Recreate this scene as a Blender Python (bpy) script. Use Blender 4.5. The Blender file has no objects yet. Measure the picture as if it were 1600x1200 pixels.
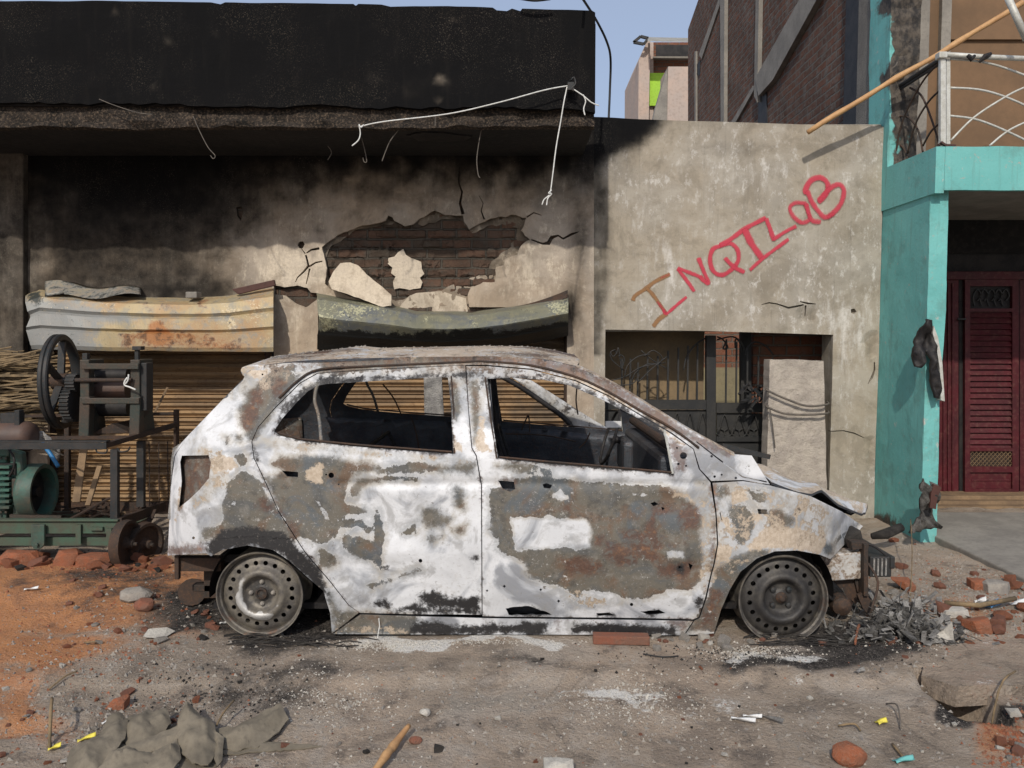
import bpy, math, random
import numpy as np
from mathutils import Vector, Matrix
from mathutils.geometry import delaunay_2d_cdt
R = math.radians
rnd = random.Random(7)
C = bpy.context.scene.collection
# ------------------------------------------------------------------ camera, sky, sun, exposure
H, F, PITCH = 1.42, 1244.0, R(3.4)
CT, ST = math.cos(PITCH), math.sin(PITCH)
cam_d = bpy.data.cameras.new('camera'); cam = bpy.data.objects.new('camera', cam_d); C.objects.link(cam)
cam.location = (0, 0, H); cam.rotation_euler = (R(90) - PITCH, 0, 0)
cam_d.sensor_width = 36; cam_d.lens = 36*F/1600; cam_d.clip_end = 2000; cam_d.clip_start = .05
bpy.context.scene.camera = cam
SUND = Vector((0.22, 1.0, -0.78)).normalized()          # direction the light travels
w = bpy.data.worlds.new('World'); bpy.context.scene.world = w; w.use_nodes = True
nt = w.node_tree; bg = nt.nodes['Background']; sky = nt.nodes.new('ShaderNodeTexSky')
sky.sky_type = 'NISHITA'; sky.sun_disc = False
sky.sun_elevation = math.asin(-SUND.z); sky.sun_rotation = math.atan2(-SUND.x, -SUND.y)
sky.air_density = 1.0; sky.dust_density = 3.0; sky.ozone_density = 2.5; sky.altitude = 100
mx = nt.nodes.new('ShaderNodeMix'); mx.data_type = 'RGBA'; mx.inputs[0].default_value = .5      # pale winter smog over the blue
nt.links.new(sky.outputs[0], mx.inputs[6]); mx.inputs[7].default_value = (3.7, 4.15, 5.2, 1)
nt.links.new(mx.outputs[2], bg.inputs[0]); bg.inputs[1].default_value = 0.13
sl = bpy.data.lights.new('sun', 'SUN'); so = bpy.data.objects.new('sun', sl); C.objects.link(so)
sl.energy = 2.7; sl.angle = R(1.0); sl.color = (1, .93, .82)
so.rotation_euler = SUND.to_track_quat('-Z', 'Y').to_euler()
vs = bpy.context.scene.view_settings
vs.view_transform = 'Standard'; vs.look = 'None'; vs.exposure = 0.12; vs.gamma = 1; vs.use_curve_mapping = False

# ------------------------------------------------------------------ picture <-> place helpers
def ray(px, py):
    u = (np.asarray(px, float)-800)/F; v = (600-np.asarray(py, float))/F
    return u, CT+v*ST, -ST+v*CT
def P(px, py, Y):
    x, y, z = ray(px, py); s = Y/y
    return (float(s*x), float(Y), float(H+s*z))
def G(px, py, z=0.0):
    x, y, zz = ray(px, py); s = (z-H)/zz
    return (float(s*x), float(s*y), float(z))
def PX(px, py, X):
    x, y, z = ray(px, py); s = X/x
    return (float(X), float(s*y), float(H+s*z))
def proj(V):
    V = np.asarray(V, float).reshape(-1, 3)
    x = V[:, 0]; y = V[:, 1]; z = V[:, 2]-H
    d = y*CT-z*ST; h = y*ST+z*CT
    d = np.maximum(d, .1)
    return np.stack([800+F*x/d, 600-F*h/d], 1)
def c(ox, oy, s, pts): return [(ox+x/s, oy+y/s) for x, y in pts]

# ------------------------------------------------------------------ numpy noise / polygons
def _h(ix, iy, seed):
    n = (ix.astype(np.int64)*374761393 + iy.astype(np.int64)*668265263 + seed*1442695041) & 0x7fffffff
    n = ((n ^ (n >> 13))*1274126177) & 0x7fffffff
    return ((n ^ (n >> 16)) & 0xffff)/65535.0
def vnoise(x, y, seed=0):
    x = np.asarray(x, float); y = np.asarray(y, float)
    ix = np.floor(x); iy = np.floor(y); fx = x-ix; fy = y-iy
    fx = fx*fx*(3-2*fx); fy = fy*fy*(3-2*fy)
    a = _h(ix, iy, seed); b = _h(ix+1, iy, seed); cc = _h(ix, iy+1, seed); d = _h(ix+1, iy+1, seed)
    return (a*(1-fx)+b*fx)*(1-fy)+(cc*(1-fx)+d*fx)*fy
def fbm(x, y, seed=0, o=4):
    s = 0; a = .5; x = np.asarray(x, float); y = np.asarray(y, float)
    for i in range(o):
        s = s+a*(vnoise(x, y, seed+i)*2-1); x = x*2.03+5.1; y = y*2.03+1.7; a *= .5
    return s
def inside(pts, poly):
    x = pts[:, 0]; y = pts[:, 1]; r = np.zeros(len(pts), bool); n = len(poly)
    for i in range(n):
        x1, y1 = poly[i]; x2, y2 = poly[(i+1) % n]
        if y1 == y2: continue
        k = (y1 > y) != (y2 > y)
        r ^= k & (x < (x2-x1)*(y-y1)/(y2-y1)+x1)
    return r
def pdist(pts, poly, closed=True):
    d = np.full(len(pts), 1e9); n = len(poly)
    for i in range(n if closed else n-1):
        a = np.array(poly[i], float); b = np.array(poly[(i+1) % n], float); ab = b-a
        t = np.clip(((pts-a)@ab)/max(ab@ab, 1e-9), 0, 1)
        d = np.minimum(d, np.hypot(*(pts-(a+t[:, None]*ab)).T))
    return d
def sdf(pts, poly):
    d = pdist(pts, poly); return np.where(inside(pts, poly), d, -d)
def polys(pts, L):
    r = np.full(len(pts), -60.)
    for p in L: r = np.maximum(r, sdf(pts, p))
    return r
def gauss(p, x, y, sx, sy): return np.exp(-((p[:, 0]-x)/sx)**2-((p[:, 1]-y)/sy)**2)
def sstep(x, a, b):
    t = np.clip((x-a)/(b-a), 0, 1); return t*t*(3-2*t)

# ------------------------------------------------------------------ materials
def rgb(c): return (c[0], c[1], c[2], 1)
class T:
    def __init__(s, name, rough=.8, metal=0, spec=.3):
        s.m = bpy.data.materials.new(name); s.m.use_nodes = True; s.t = s.m.node_tree
        s.b = s.t.nodes['Principled BSDF']; s.b.inputs['Roughness'].default_value = rough
        s.b.inputs['Metallic'].default_value = metal; s.b.inputs['Specular IOR Level'].default_value = spec
        s.co = s.t.nodes.new('ShaderNodeTexCoord').outputs['Object']
    def set(s, inp, v):
        if isinstance(v, bpy.types.NodeSocket): s.t.links.new(v, inp)
        elif isinstance(v, (tuple, list)): inp.default_value = rgb(v) if inp.type == 'RGBA' else v
        else: inp.default_value = v
    def noise(s, scale, detail=5, rough=.6, vec=None, dist=0):
        n = s.t.nodes.new('ShaderNodeTexNoise'); s.set(n.inputs['Vector'], vec or s.co)
        n.inputs['Scale'].default_value = scale; n.inputs['Detail'].default_value = detail
        n.inputs['Roughness'].default_value = rough; n.inputs['Distortion'].default_value = dist
        return n.outputs['Fac']
    def vor(s, scale, vec=None, feat='F1', out='Distance', rand=1):
        n = s.t.nodes.new('ShaderNodeTexVoronoi'); n.feature = feat; s.set(n.inputs['Vector'], vec or s.co)
        n.inputs['Scale'].default_value = scale; n.inputs['Randomness'].default_value = rand
        return n.outputs[out]
    def sc(s, v, vec=None, rot=(0, 0, 0)):
        n = s.t.nodes.new('ShaderNodeMapping'); s.set(n.inputs['Vector'], vec or s.co)
        n.inputs['Scale'].default_value = v; n.inputs['Rotation'].default_value = rot; return n.outputs[0]
    def m_(s, op, a, b=0., cl=False):
        n = s.t.nodes.new('ShaderNodeMath'); n.operation = op; n.use_clamp = cl
        s.set(n.inputs[0], a); s.set(n.inputs[1], b); return n.outputs[0]
    def ss(s, x, lo, hi, a=0., b=1.):
        n = s.t.nodes.new('ShaderNodeMapRange'); n.interpolation_type = 'SMOOTHSTEP'
        s.set(n.inputs[0], x); n.inputs[1].default_value = lo; n.inputs[2].default_value = hi
        n.inputs[3].default_value = a; n.inputs[4].default_value = b; return n.outputs[0]
    def mix(s, f, a, b, mode='MIX'):
        n = s.t.nodes.new('ShaderNodeMix'); n.data_type = 'RGBA'; n.blend_type = mode
        s.set(n.inputs[0], f); s.set(n.inputs[6], a); s.set(n.inputs[7], b); return n.outputs[2]
    def attr(s, name='mask'):
        n = s.t.nodes.new('ShaderNodeAttribute'); n.attribute_name = name
        q = s.t.nodes.new('ShaderNodeSeparateColor'); s.t.links.new(n.outputs['Color'], q.inputs[0])
        return q.outputs[0], q.outputs[1], q.outputs[2], n.outputs['Alpha']
    def bump(s, h, strength=.5, dist=.01):
        n = s.t.nodes.new('ShaderNodeBump'); n.inputs['Strength'].default_value = strength
        n.inputs['Distance'].default_value = dist; s.set(n.inputs['Height'], h)
        s.t.links.new(n.outputs[0], s.b.inputs['Normal'])
    def done(s, col, rough=None):
        s.set(s.b.inputs['Base Color'], col)
        if rough is not None: s.set(s.b.inputs['Roughness'], rough)
        return s.m

def simple(name, c1, c2, scale=6, rough=.8, metal=0, bump=.3, bd=.004, fine=None, spec=.3):
    t = T(name, rough, metal, spec); n = t.noise(scale, 8, .65)
    col = t.mix(t.ss(n, .35, .65), c1, c2)
    f = t.noise(scale*9, 5, .7)
    col = t.mix(t.ss(f, .45, .75, 0, .45), col, fine or tuple(x*.45 for x in c1))
    t.bump(t.m_('ADD', f, n), bump, bd); return t.done(col)

def plaster_mat(name, c1, c2, lime, sootc=(.0075, .0075, .008)):
    t = T(name, .95, 0, .06); R_, G_, B_, A_ = t.attr()
    big = t.noise(1.3, 6, .6); mid = t.noise(7, 8, .65); fine = t.noise(60, 6, .7)
    col = t.mix(t.ss(big, .35, .65), c1, c2)
    col = t.mix(t.ss(mid, .5, .75, 0, .6), col, tuple(x*.55 for x in c1))
    st = t.noise(5, 8, .7, t.sc((1.6, 1.6, .45)))
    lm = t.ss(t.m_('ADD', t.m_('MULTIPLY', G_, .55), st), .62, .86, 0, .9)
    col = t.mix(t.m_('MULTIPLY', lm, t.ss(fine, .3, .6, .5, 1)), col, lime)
    col = t.mix(B_, col, (.10, .075, .045))
    mot = t.noise(2.6, 9, .72, None, .4)
    col = t.mix(t.ss(mot, .50, .60, 0, .5), col, tuple(min(1, x*1.4) for x in c2))
    col = t.mix(t.ss(mot, .49, .40, 0, .5), col, tuple(x*.58 for x in c1))
    wisp = t.noise(13, 9, .8, t.sc((1, 1, .6)))
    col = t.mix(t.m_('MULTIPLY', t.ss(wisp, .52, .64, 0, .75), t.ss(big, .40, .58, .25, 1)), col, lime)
    dr = t.noise(9, 7, .75, t.sc((3.5, 3.5, .12)))
    col = t.mix(t.ss(dr, .52, .72, 0, .32), col, tuple(x*.45 for x in c2))
    col = t.mix(t.ss(t.vor(38), .10, .05, 0, .55), col, (.04, .035, .03))
    s = t.m_('ADD', R_, t.m_('MULTIPLY', t.m_('SUBTRACT', mid, .5), t.m_('MULTIPLY', t.m_('MULTIPLY', R_, 2.6), t.m_('SUBTRACT', 1.0, R_, True))))
    s = t.ss(s, 0., 1.0)
    s = t.m_('SUBTRACT', s, t.m_('MULTIPLY', t.ss(t.noise(6, 7, .7, t.sc((2.2, 2.2, .22))), .50, .72, 0, .07), t.m_('MULTIPLY', t.ss(s, .2, .6), t.ss(s, 1.0, .8, .12, 1))), True)
    sp = t.m_('MULTIPLY', t.ss(t.noise(150, 3, .6), .56, .72, 0, .16), t.ss(t.noise(2.4, 5, .6), .42, .6))
    strs = t.noise(6, 7, .7, t.sc((2.2, 2.2, .22)))
    s2 = t.m_('SUBTRACT', s, t.m_('MULTIPLY', sp, t.ss(s, .3, .9)), True)
    col = t.mix(s2, col, sootc)
    t.bump(t.m_('ADD', t.m_('MULTIPLY', mid, .8), t.m_('MULTIPLY', fine, .35)), .55, .012)
    return t.done(col)

def brick_mat(name, axes, c1, c2, mortar, soot=0., bw=.23, rh=.075, dark=None, weather=.35):
    t = T(name, .93, 0, .1)
    sp = t.t.nodes.new('ShaderNodeSeparateXYZ'); t.t.links.new(t.co, sp.inputs[0])
    cb = t.t.nodes.new('ShaderNodeCombineXYZ')
    wob = t.m_('MULTIPLY', t.m_('SUBTRACT', t.noise(7, 3), .5), .02)
    t.set(cb.inputs[0], t.m_('ADD', sp.outputs[axes[0]], wob)); t.set(cb.inputs[1], t.m_('ADD', sp.outputs[axes[1]], wob))
    b = t.t.nodes.new('ShaderNodeTexBrick'); t.t.links.new(cb.outputs[0], b.inputs['Vector'])
    b.inputs['Scale'].default_value = 1; b.inputs['Brick Width'].default_value = bw; b.inputs['Row Height'].default_value = rh
    b.inputs['Mortar Size'].default_value = .010; b.inputs['Mortar Smooth'].default_value = .4; b.inputs['Bias'].default_value = -.1
    b.inputs['Color1'].default_value = rgb(c1); b.inputs['Color2'].default_value = rgb(c2); b.inputs['Mortar'].default_value = rgb(mortar)
    n = t.noise(9, 7, .7); n2 = t.noise(45, 5, .7)
    col = t.mix(t.ss(n, .45, .7, 0, weather*1.6), b.outputs['Color'], mortar)
    col = t.mix(t.ss(n2, .5, .75, 0, .5), col, tuple(x*.5 for x in c2))
    if soot:
        col = t.mix(t.ss(t.noise(2.2, 6, .6), .2, .75, min(1, soot+.25), soot*.35), col, (.014, .012, .011))
    t.bump(t.m_('ADD', t.m_('MULTIPLY', b.outputs['Fac'], -1.2), t.m_('ADD', n, t.m_('MULTIPLY', n2, .5))), .9, .02)
    return t.done(col)

M = {}
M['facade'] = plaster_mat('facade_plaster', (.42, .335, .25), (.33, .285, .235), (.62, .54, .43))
M['compound'] = plaster_mat('compound_plaster', (.345, .30, .235), (.30, .275, .235), (.60, .575, .54))
M['brick_burnt'] = brick_mat('burnt_brick', (0, 2), (.17, .10, .07), (.10, .078, .06), (.13, .115, .095), .42, weather=.6)
M['brick_back'] = brick_mat('yard_brick', (0, 2), (.28, .12, .075), (.2, .09, .06), (.2, .17, .14), .12, rh=.085)
M['brick_side'] = brick_mat('side_brick', (1, 2), (.20, .095, .065), (.135, .08, .062), (.20, .185, .165), .25, weather=.66)
M['soot'] = simple('soot_concrete', (.012, .012, .013), (.022, .02, .02), 3, .9, fine=(.05, .045, .04), bump=.6, bd=.01)
M['slab'] = simple('burnt_slab_edge', (.045, .036, .03), (.016, .014, .012), 7, .95, fine=(.40, .29, .20), bump=1, bd=.03)
M['concrete'] = simple('grey_concrete', (.27, .25, .22), (.2, .185, .165), 4, .9, bump=.5, bd=.006)
M['rough_concrete'] = simple('rough_concrete', (.45, .40, .34), (.34, .30, .26), 9, .95, bump=.9, bd=.010, fine=(.27, .225, .19))
M['black'] = simple('charred_metal', (.012, .012, .014), (.03, .028, .028), 8, .6, .2, fine=(.06, .045, .035))
M['blacksheet'] = simple('charred_inner_sheet', (.035, .04, .05), (.07, .078, .09), 5, .45, .3, fine=(.10, .05, .03), bump=.5, bd=.01)
M['dark_iron'] = simple('dark_iron', (.025, .03, .033), (.045, .045, .045), 9, .6, .3, fine=(.09, .05, .03))
M['brown_iron'] = simple('rusted_iron', (.06, .038, .028), (.035, .03, .027), 9, .8, .1, fine=(.16, .08, .04))
M['machine'] = simple('machine_grey_green', (.04, .05, .044), (.065, .05, .04), 7, .6, .2, fine=(.13, .075, .045), bump=.6)
M['green'] = simple('machine_green_paint', (.045, .12, .095), (.05, .06, .05), 4, .5, 0, fine=(.12, .085, .055), bump=.7)
M['green2'] = simple('chassis_green_paint', (.055, .10, .07), (.07, .075, .055), 9, .7, 0, fine=(.06, .045, .03))
M['brown'] = simple('brown_tank_paint', (.10, .06, .045), (.075, .055, .05), 7, .55)
M['gate'] = simple('gate_black_paint', (.028, .029, .03), (.045, .043, .04), 7, .65, .2)
M['red'] = simple('dark_red_door_paint', (.078, .008, .013), (.048, .008, .011), 3, .55, 0, fine=(.15, .07, .055), bump=.25)
M['tan'] = simple('tan_render', (.23, .165, .095), (.17, .13, .085), 4, .9, fine=(.1, .08, .055))
M['yellow'] = simple('pale_yellow_render', (.29, .25, .15), (.23, .20, .13), 4, .9)
M['brownwall'] = simple('brown_render', (.19, .115, .065), (.14, .088, .052), 2.2, .85, fine=(.13, .085, .05), bump=.2)
M['bamboo'] = simple('bamboo', (.50, .30, .14), (.40, .22, .10), 12, .6, bump=.2)
M['whitepipe'] = simple('white_pipe_paint', (.55, .56, .53), (.42, .42, .38), 20, .5, .2, fine=(.25, .16, .1))
M['wire_w'] = simple('white_wire', (.7, .7, .68), (.55, .55, .52), 30, .6)
M['wire_b'] = simple('black_cable', (.015, .015, .017), (.03, .03, .03), 20, .6)
M['wire_g'] = simple('burnt_wire', (.14, .12, .10), (.09, .08, .07), 20, .8)
M['brickbit'] = simple('orange_brick', (.38, .125, .06), (.28, .12, .07), 14, .95, fine=(.36, .27, .2), bump=1, bd=.015)
M['brickdull'] = simple('dull_brick', (.24, .09, .055), (.19, .10, .07), 14, .95, fine=(.1, .08, .07), bump=.8, bd=.01)
M['stone'] = simple('grey_stone', (.33, .30, .26), (.24, .22, .2), 12, .95, fine=(.16, .14, .12), bump=.8, bd=.01)
M['palestone'] = simple('pale_stone', (.52, .49, .43), (.40, .37, .33), 14, .95, bump=.7, bd=.01)
M['char'] = simple('charred_lump', (.02, .018, .017), (.05, .045, .04), 14, .95, bump=.8, bd=.01)
M['ash'] = simple('pale_ash', (.48, .46, .43), (.26, .25, .24), 16, .95, fine=(.10, .095, .09), bump=1, bd=.02)
M['ashblack'] = simple('ash_and_char', (.22, .21, .195), (.05, .047, .045), 14, .95, fine=(.28, .27, .25), bump=1, bd=.03)
M['cloth'] = simple('grey_brown_cloth', (.21, .18, .135), (.14, .12, .09), 5, .95, fine=(.09, .075, .06), bump=.3)
M['wood'] = simple('weathered_wood', (.25, .17, .10), (.16, .11, .07), 8, .9)
M['cane'] = simple('dry_cane', (.24, .17, .095), (.12, .09, .055), 14, .85)
M['paper_w'] = simple('white_paper', (.7, .7, .68), (.6, .6, .6), 10, .8)
M['paper_b'] = simple('blue_plastic', (.05, .22, .5), (.1, .3, .55), 10, .5)
M['paper_y'] = simple('yellow_wrapper', (.7, .6, .08), (.6, .5, .1), 10, .5)
M['tin'] = simple('tin_roof', (.36, .35, .31), (.28, .27, .24), 5, .6, .3)
M['lime'] = simple('lime_green_paint', (.36, .62, .06), (.34, .58, .07), 3, .8, bump=.05)
M['pinkwall'] = simple('pale_pink_render', (.48, .37, .31), (.42, .35, .31), 2, .9)
M['door_brown'] = simple('brown_metal_door', (.08, .035, .028), (.06, .03, .025), 5, .6)
M['bluehose'] = simple('blue_hose', (.03, .16, .36), (.05, .2, .42), 9, .4)

# teal paint, burnt through where the mask says so
t = T('teal_paint', .75, 0, .3); R_, G_, B_, A_ = t.attr()
n = t.noise(2.5, 6, .6); n2 = t.noise(16, 8, .7, t.sc((1, 1, .7))); n3 = t.noise(6, 6, .7, t.sc((4, 4, .25)))
col = t.mix(t.ss(n, .3, .7), (.125, .38, .365), (.16, .44, .42))
col = t.mix(t.ss(n3, .52, .72, 0, .45), col, (.12, .22, .2))
col = t.mix(t.ss(t.m_('ADD', n2, t.m_('MULTIPLY', G_, .35)), .66, .76), col, (.42, .42, .38))
col = t.mix(t.ss(t.noise(4, 9, .72), .49, .62, 0, .38), col, (.10, .20, .18))
col = t.mix(t.ss(t.noise(30, 8, .75), .60, .66, 0, .8), col, (.33, .34, .30))
s = t.ss(t.m_('ADD', R_, t.m_('MULTIPLY', t.m_('SUBTRACT', n2, .5), .9)), .42, .62)
col = t.mix(s, col, t.mix(t.ss(n2, .4, .6), (.025, .023, .022), (.09, .075, .06)))
t.bump(t.m_('ADD', n2, t.noise(50, 4)), .35, .006); M['teal'] = t.done(col)

# burnt car sheet metal: white ash paint, bare steel, rust, cream primer, soot
t = T('burnt_car_paint', .55, 0, .4); B1, RU, CR, SO = t.attr()
mid = t.noise(16, 9, .68, None, .4); fin = t.noise(60, 9, .75, None, .2); big = t.noise(3.2, 6, .6, None, .6)
lowf = t.noise(5, 4, .6, None, .5)
nz_ = t.m_('ADD', t.m_('MULTIPLY', t.m_('SUBTRACT', lowf, .5), 1.3), t.m_('ADD', t.m_('MULTIPLY', t.m_('SUBTRACT', mid, .5), 2.2), t.m_('MULTIPLY', t.m_('SUBTRACT', fin, .5), 1.5)))
def msk(a, amp=1., lo=.45, hi=.55): return t.ss(t.m_('ADD', a, t.m_('MULTIPLY', nz_, amp)), lo, hi)
strk = t.noise(3.6, 6, .55, None, 1.1)
white = t.mix(t.ss(big, .36, .64), (.66, .67, .69), (.55, .56, .58))
white = t.mix(t.ss(strk, .48, .60, 0, .75), white, (.30, .315, .345))
white = t.mix(t.ss(strk, .57, .64, 0, .5), white, (.15, .155, .17))
white = t.mix(t.ss(t.noise(7, 7, .65, None, .7), .52, .64, 0, .55), white, (.24, .235, .23))
white = t.mix(t.ss(fin, .52, .72, 0, .4), white, (.30, .28, .25))
hue = t.noise(6, 6, .6, None, .6)
bare = t.mix(t.ss(hue, .36, .50), (.10, .10, .096), (.135, .122, .10))
bare = t.mix(t.ss(hue, .50, .62, 0, .9), bare, (.14, .092, .062))
bare = t.mix(t.ss(t.noise(19, 8, .72), .50, .64, 0, .6), bare, (.055, .052, .048))
bare = t.mix(t.ss(t.noise(4.4, 6, .6, None, .6), .54, .64, 0, .85), bare, (.09, .105, .118))
bare = t.mix(t.ss(t.noise(11, 8, .7), .54, .70, 0, .7), bare, (.22, .205, .18))
bare = t.mix(t.ss(t.noise(130, 3, .6), .60, .72, 0, .55), bare, (.36, .35, .34))
bare = t.mix(t.m_('MULTIPLY', t.ss(t.noise(46, 7, .8), .60, .63, 0, .8), t.ss(big, .44, .58)), bare, (.50, .49, .46))
rust = t.mix(t.ss(fin, .36, .62), (.075, .042, .033), (.125, .062, .042))
rust = t.mix(t.ss(t.noise(22, 6, .65), .53, .70, 0, .7), rust, (.26, .115, .045))
rust = t.mix(t.ss(t.noise(30, 6, .65), .52, .62, 0, .85), rust, (.12, .115, .105))
cream = t.mix(t.ss(fin, .36, .62), (.56, .47, .37), (.42, .335, .25))
tint = t.mix(t.ss(hue, .42, .58), (.30, .31, .32), (.36, .33, .28))
m0 = t.ss(t.m_('ADD', B1, t.m_('MULTIPLY', nz_, .30)), .16, .50, 0, .75); white = t.mix(m0, white, tint)
m1h = msk(B1, .26, .475, .52); m1s = msk(B1, .30, .38, .66); sel = t.ss(t.noise(2.6, 3, .5), .44, .56)
m1 = t.m_('ADD', t.m_('MULTIPLY', m1h, sel), t.m_('MULTIPLY', m1s, t.m_('SUBTRACT', 1.0, sel))); col = t.mix(m1, white, bare)
halo = t.ss(t.m_('ABSOLUTE', t.m_('SUBTRACT', t.m_('ADD', B1, t.m_('MULTIPLY', nz_, .26)), .455)), .0, .028, .85, 0)
col = t.mix(t.m_('MULTIPLY', t.m_('MULTIPLY', halo, sel), .55), col, (.66, .66, .66))
m3 = t.m_('MULTIPLY', msk(CR, .45, .44, .56), .9); col = t.mix(m3, col, cream)
m2 = t.m_('MULTIPLY', msk(RU, .45, .34, .72), .8); col = t.mix(m2, col, rust)
flk = t.ss(t.noise(34, 6, .72, None, .3), .62, .655)
flk = t.m_('MULTIPLY', flk, t.ss(t.noise(3.3, 4), .46, .60))
col = t.mix(flk, col, t.mix(m1, (.16, .15, .135), (.52, .51, .49)))
m4 = msk(SO, .5, .36, .66); col = t.mix(m4, col, t.mix(t.ss(fin, .56, .68), (.025, .024, .025), (.16, .145, .13)))
t.bump(t.m_('ADD', t.m_('MULTIPLY', m1, -.6), t.m_('ADD', t.m_('MULTIPLY', m2, fin), t.m_('ADD', t.m_('MULTIPLY', fin, .45), t.m_('MULTIPLY', strk, 2.2)))), .55, .006)
M['car'] = t.done(col, t.ss(m1, 0, 1, .5, .65))

# wheel steel
t = T('burnt_wheel_steel', .55, .35, .4); B1, RU, CR, SO = t.attr(); n = t.noise(14, 8, .7); f = t.noise(70, 6, .7)
col = t.mix(t.ss(n, .4, .6), (.19, .17, .14), (.10, .092, .085))
col = t.mix(t.ss(t.m_('ADD', CR, t.m_('MULTIPLY', t.m_('SUBTRACT', n, .5), .6)), .45, .6), col, (.50, .49, .47))
col = t.mix(t.ss(t.m_('ADD', RU, t.m_('MULTIPLY', t.m_('SUBTRACT', n, .5), .9)), .5, .7, 0, .8), col, (.22, .11, .055))
col = t.mix(t.ss(f, .55, .7, 0, .5), col, (.17, .15, .13))
col = t.mix(t.ss(t.m_('ADD', SO, t.m_('MULTIPLY', t.m_('SUBTRACT', n, .5), .9)), .2, .8, 0, .85), col, (.03, .029, .03))
t.bump(f, .4, .004); M['wheel'] = t.done(col)

# shutters: rusted corrugated slats / hood sheets
t = T('rusted_shutter', .7, .1, .3); n = t.noise(3, 6, .6, t.sc((.6, 1, 3))); f = t.noise(30, 7, .7)
col = t.mix(t.ss(n, .4, .6), (.34, .22, .115), (.22, .15, .09))
col = t.mix(t.ss(f, .5, .7, 0, .7), col, (.13, .07, .04))
col = t.mix(t.ss(t.noise(1.6, 4), .5, .68, 0, .75), col, (.10, .085, .07))
t.bump(f, .4, .004); M['shutter'] = t.done(col)
def hood_mat(name, a, b, cc, d, e, fl, sm, k=1.):
    """a, b, cc: sheet tones; d rust; e black; fl: pale flaking paint; sm: smoke-grey film (blue mask)"""
    t = T(name, .55, .15, .4); B1, RU, CR, SO = t.attr(); n = t.noise(4, 6, .6, None, .5); m = t.noise(13, 8, .7, None, .3); f = t.noise(60, 7, .75); g = t.noise(7, 8, .7)
    col = t.mix(t.ss(n, .40, .60), a, b); col = t.mix(t.ss(m, .45, .62, 0, .7), col, cc)
    col = t.mix(t.ss(t.m_('ADD', CR, t.m_('MULTIPLY', t.m_('SUBTRACT', m, .5), .9)), .25, .75, 0, .9), col, sm)
    col = t.mix(t.ss(t.m_('ADD', t.m_('MULTIPLY', t.m_('SUBTRACT', f, .5), 1.2), t.m_('ADD', g, t.m_('MULTIPLY', B1, .30))), .70, .74, 0, .9), col, fl)
    ra = t.m_('ADD', RU, t.m_('ADD', t.m_('MULTIPLY', t.m_('SUBTRACT', m, .5), 1.3), t.m_('MULTIPLY', t.m_('SUBTRACT', f, .5), .6)))
    col = t.mix(t.ss(ra, .30, .62, 0, .9), col, t.mix(t.ss(m, .5, .64), d, tuple(x*.3 for x in d)))
    col = t.mix(t.ss(t.m_('ADD', SO, t.m_('ADD', t.m_('MULTIPLY', t.m_('SUBTRACT', m, .5), 1.3), t.m_('MULTIPLY', t.m_('SUBTRACT', f, .5), .8))), .40, .62), col, e)
    col = t.mix(t.m_('MULTIPLY', t.ss(t.noise(42, 5, .75), .60, .64, 0, .85), t.ss(g, .45, .58)), col, e)
    t.bump(t.m_('ADD', m, f), .4, .005); return t.done(col)
M['hood1'] = hood_mat('tan_rusted_hood', (.40, .32, .19), (.38, .255, .14), (.25, .245, .215), (.33, .135, .045), (.05, .055, .05), (.52, .44, .30), (.24, .25, .25))
M['hood2'] = hood_mat('green_black_hood', (.17, .17, .125), (.12, .13, .135), (.22, .21, .14), (.22, .17, .09), (.012, .013, .013), (.42, .41, .27), (.09, .10, .11))

# ground
t = T('scorched_ground', .95, 0, .1); O_, S_, W_, K_ = t.attr(); pat = t.noise(2.3, 8, .7, None, .8)
big = t.noise(1.1, 6, .6); mid = t.noise(6, 9, .7); fin = t.noise(40, 8, .75); vf = t.noise(190, 4, .7)
col = t.mix(t.ss(big, .35, .62), (.43, .34, .262), (.33, .27, .212))
col = t.mix(t.ss(mid, .5, .68, 0, .85), col, (.43, .37, .31))
col = t.mix(t.ss(mid, .48, .32, 0, .8), col, (.13, .11, .095))
crk = t.vor(1.3, t.sc((1, 1.5, 1)), 'DISTANCE_TO_EDGE')
col = t.mix(t.m_('MULTIPLY', t.ss(t.m_('ADD', crk, t.m_('MULTIPLY', t.m_('SUBTRACT', fin, .5), .03)), .008, .001, 0, .3), t.ss(big, .42, .5)), col, (.06, .05, .045))
col = t.mix(t.ss(pat, .50, .60, 0, .55), col, (.44, .385, .33))
col = t.mix(t.ss(pat, .47, .38, 0, .5), col, (.17, .14, .115))
orange = t.mix(t.ss(mid, .35, .65), (.56, .26, .115), (.45, .215, .11))
def gm(a, amp=.8, lo=.4, hi=.62): return t.ss(t.m_('ADD', a, t.m_('ADD', t.m_('MULTIPLY', t.m_('SUBTRACT', mid, .5), amp), t.m_('MULTIPLY', t.m_('SUBTRACT', fin, .5), amp*.6))), lo, hi)
col = t.mix(gm(K_), col, t.mix(t.ss(fin, .35, .7), (.36, .32, .27), (.26, .23, .195)))
col = t.mix(gm(O_, .8, .3, .72), col, orange)
col = t.mix(gm(S_, .9, .32, .7), col, t.mix(t.ss(fin, .4, .68), (.025, .023, .022), (.12, .105, .095)))
col = t.mix(t.m_('MULTIPLY', gm(W_, 1.3, .45, .62), t.ss(vf, .3, .55, .5, 1)), col, (.74, .72, .68))
col = t.mix(t.ss(vf, .56, .68, 0, .6), col, (.46, .41, .35))
col = t.mix(t.ss(vf, .42, .32, 0, .3), col, (.13, .11, .095))
col = t.mix(t.ss(t.vor(55), .17, .12, 0, .7), col, t.mix(t.ss(t.noise(25, 2), .48, .52), (.04, .035, .03), (.45, .41, .36)))
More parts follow.
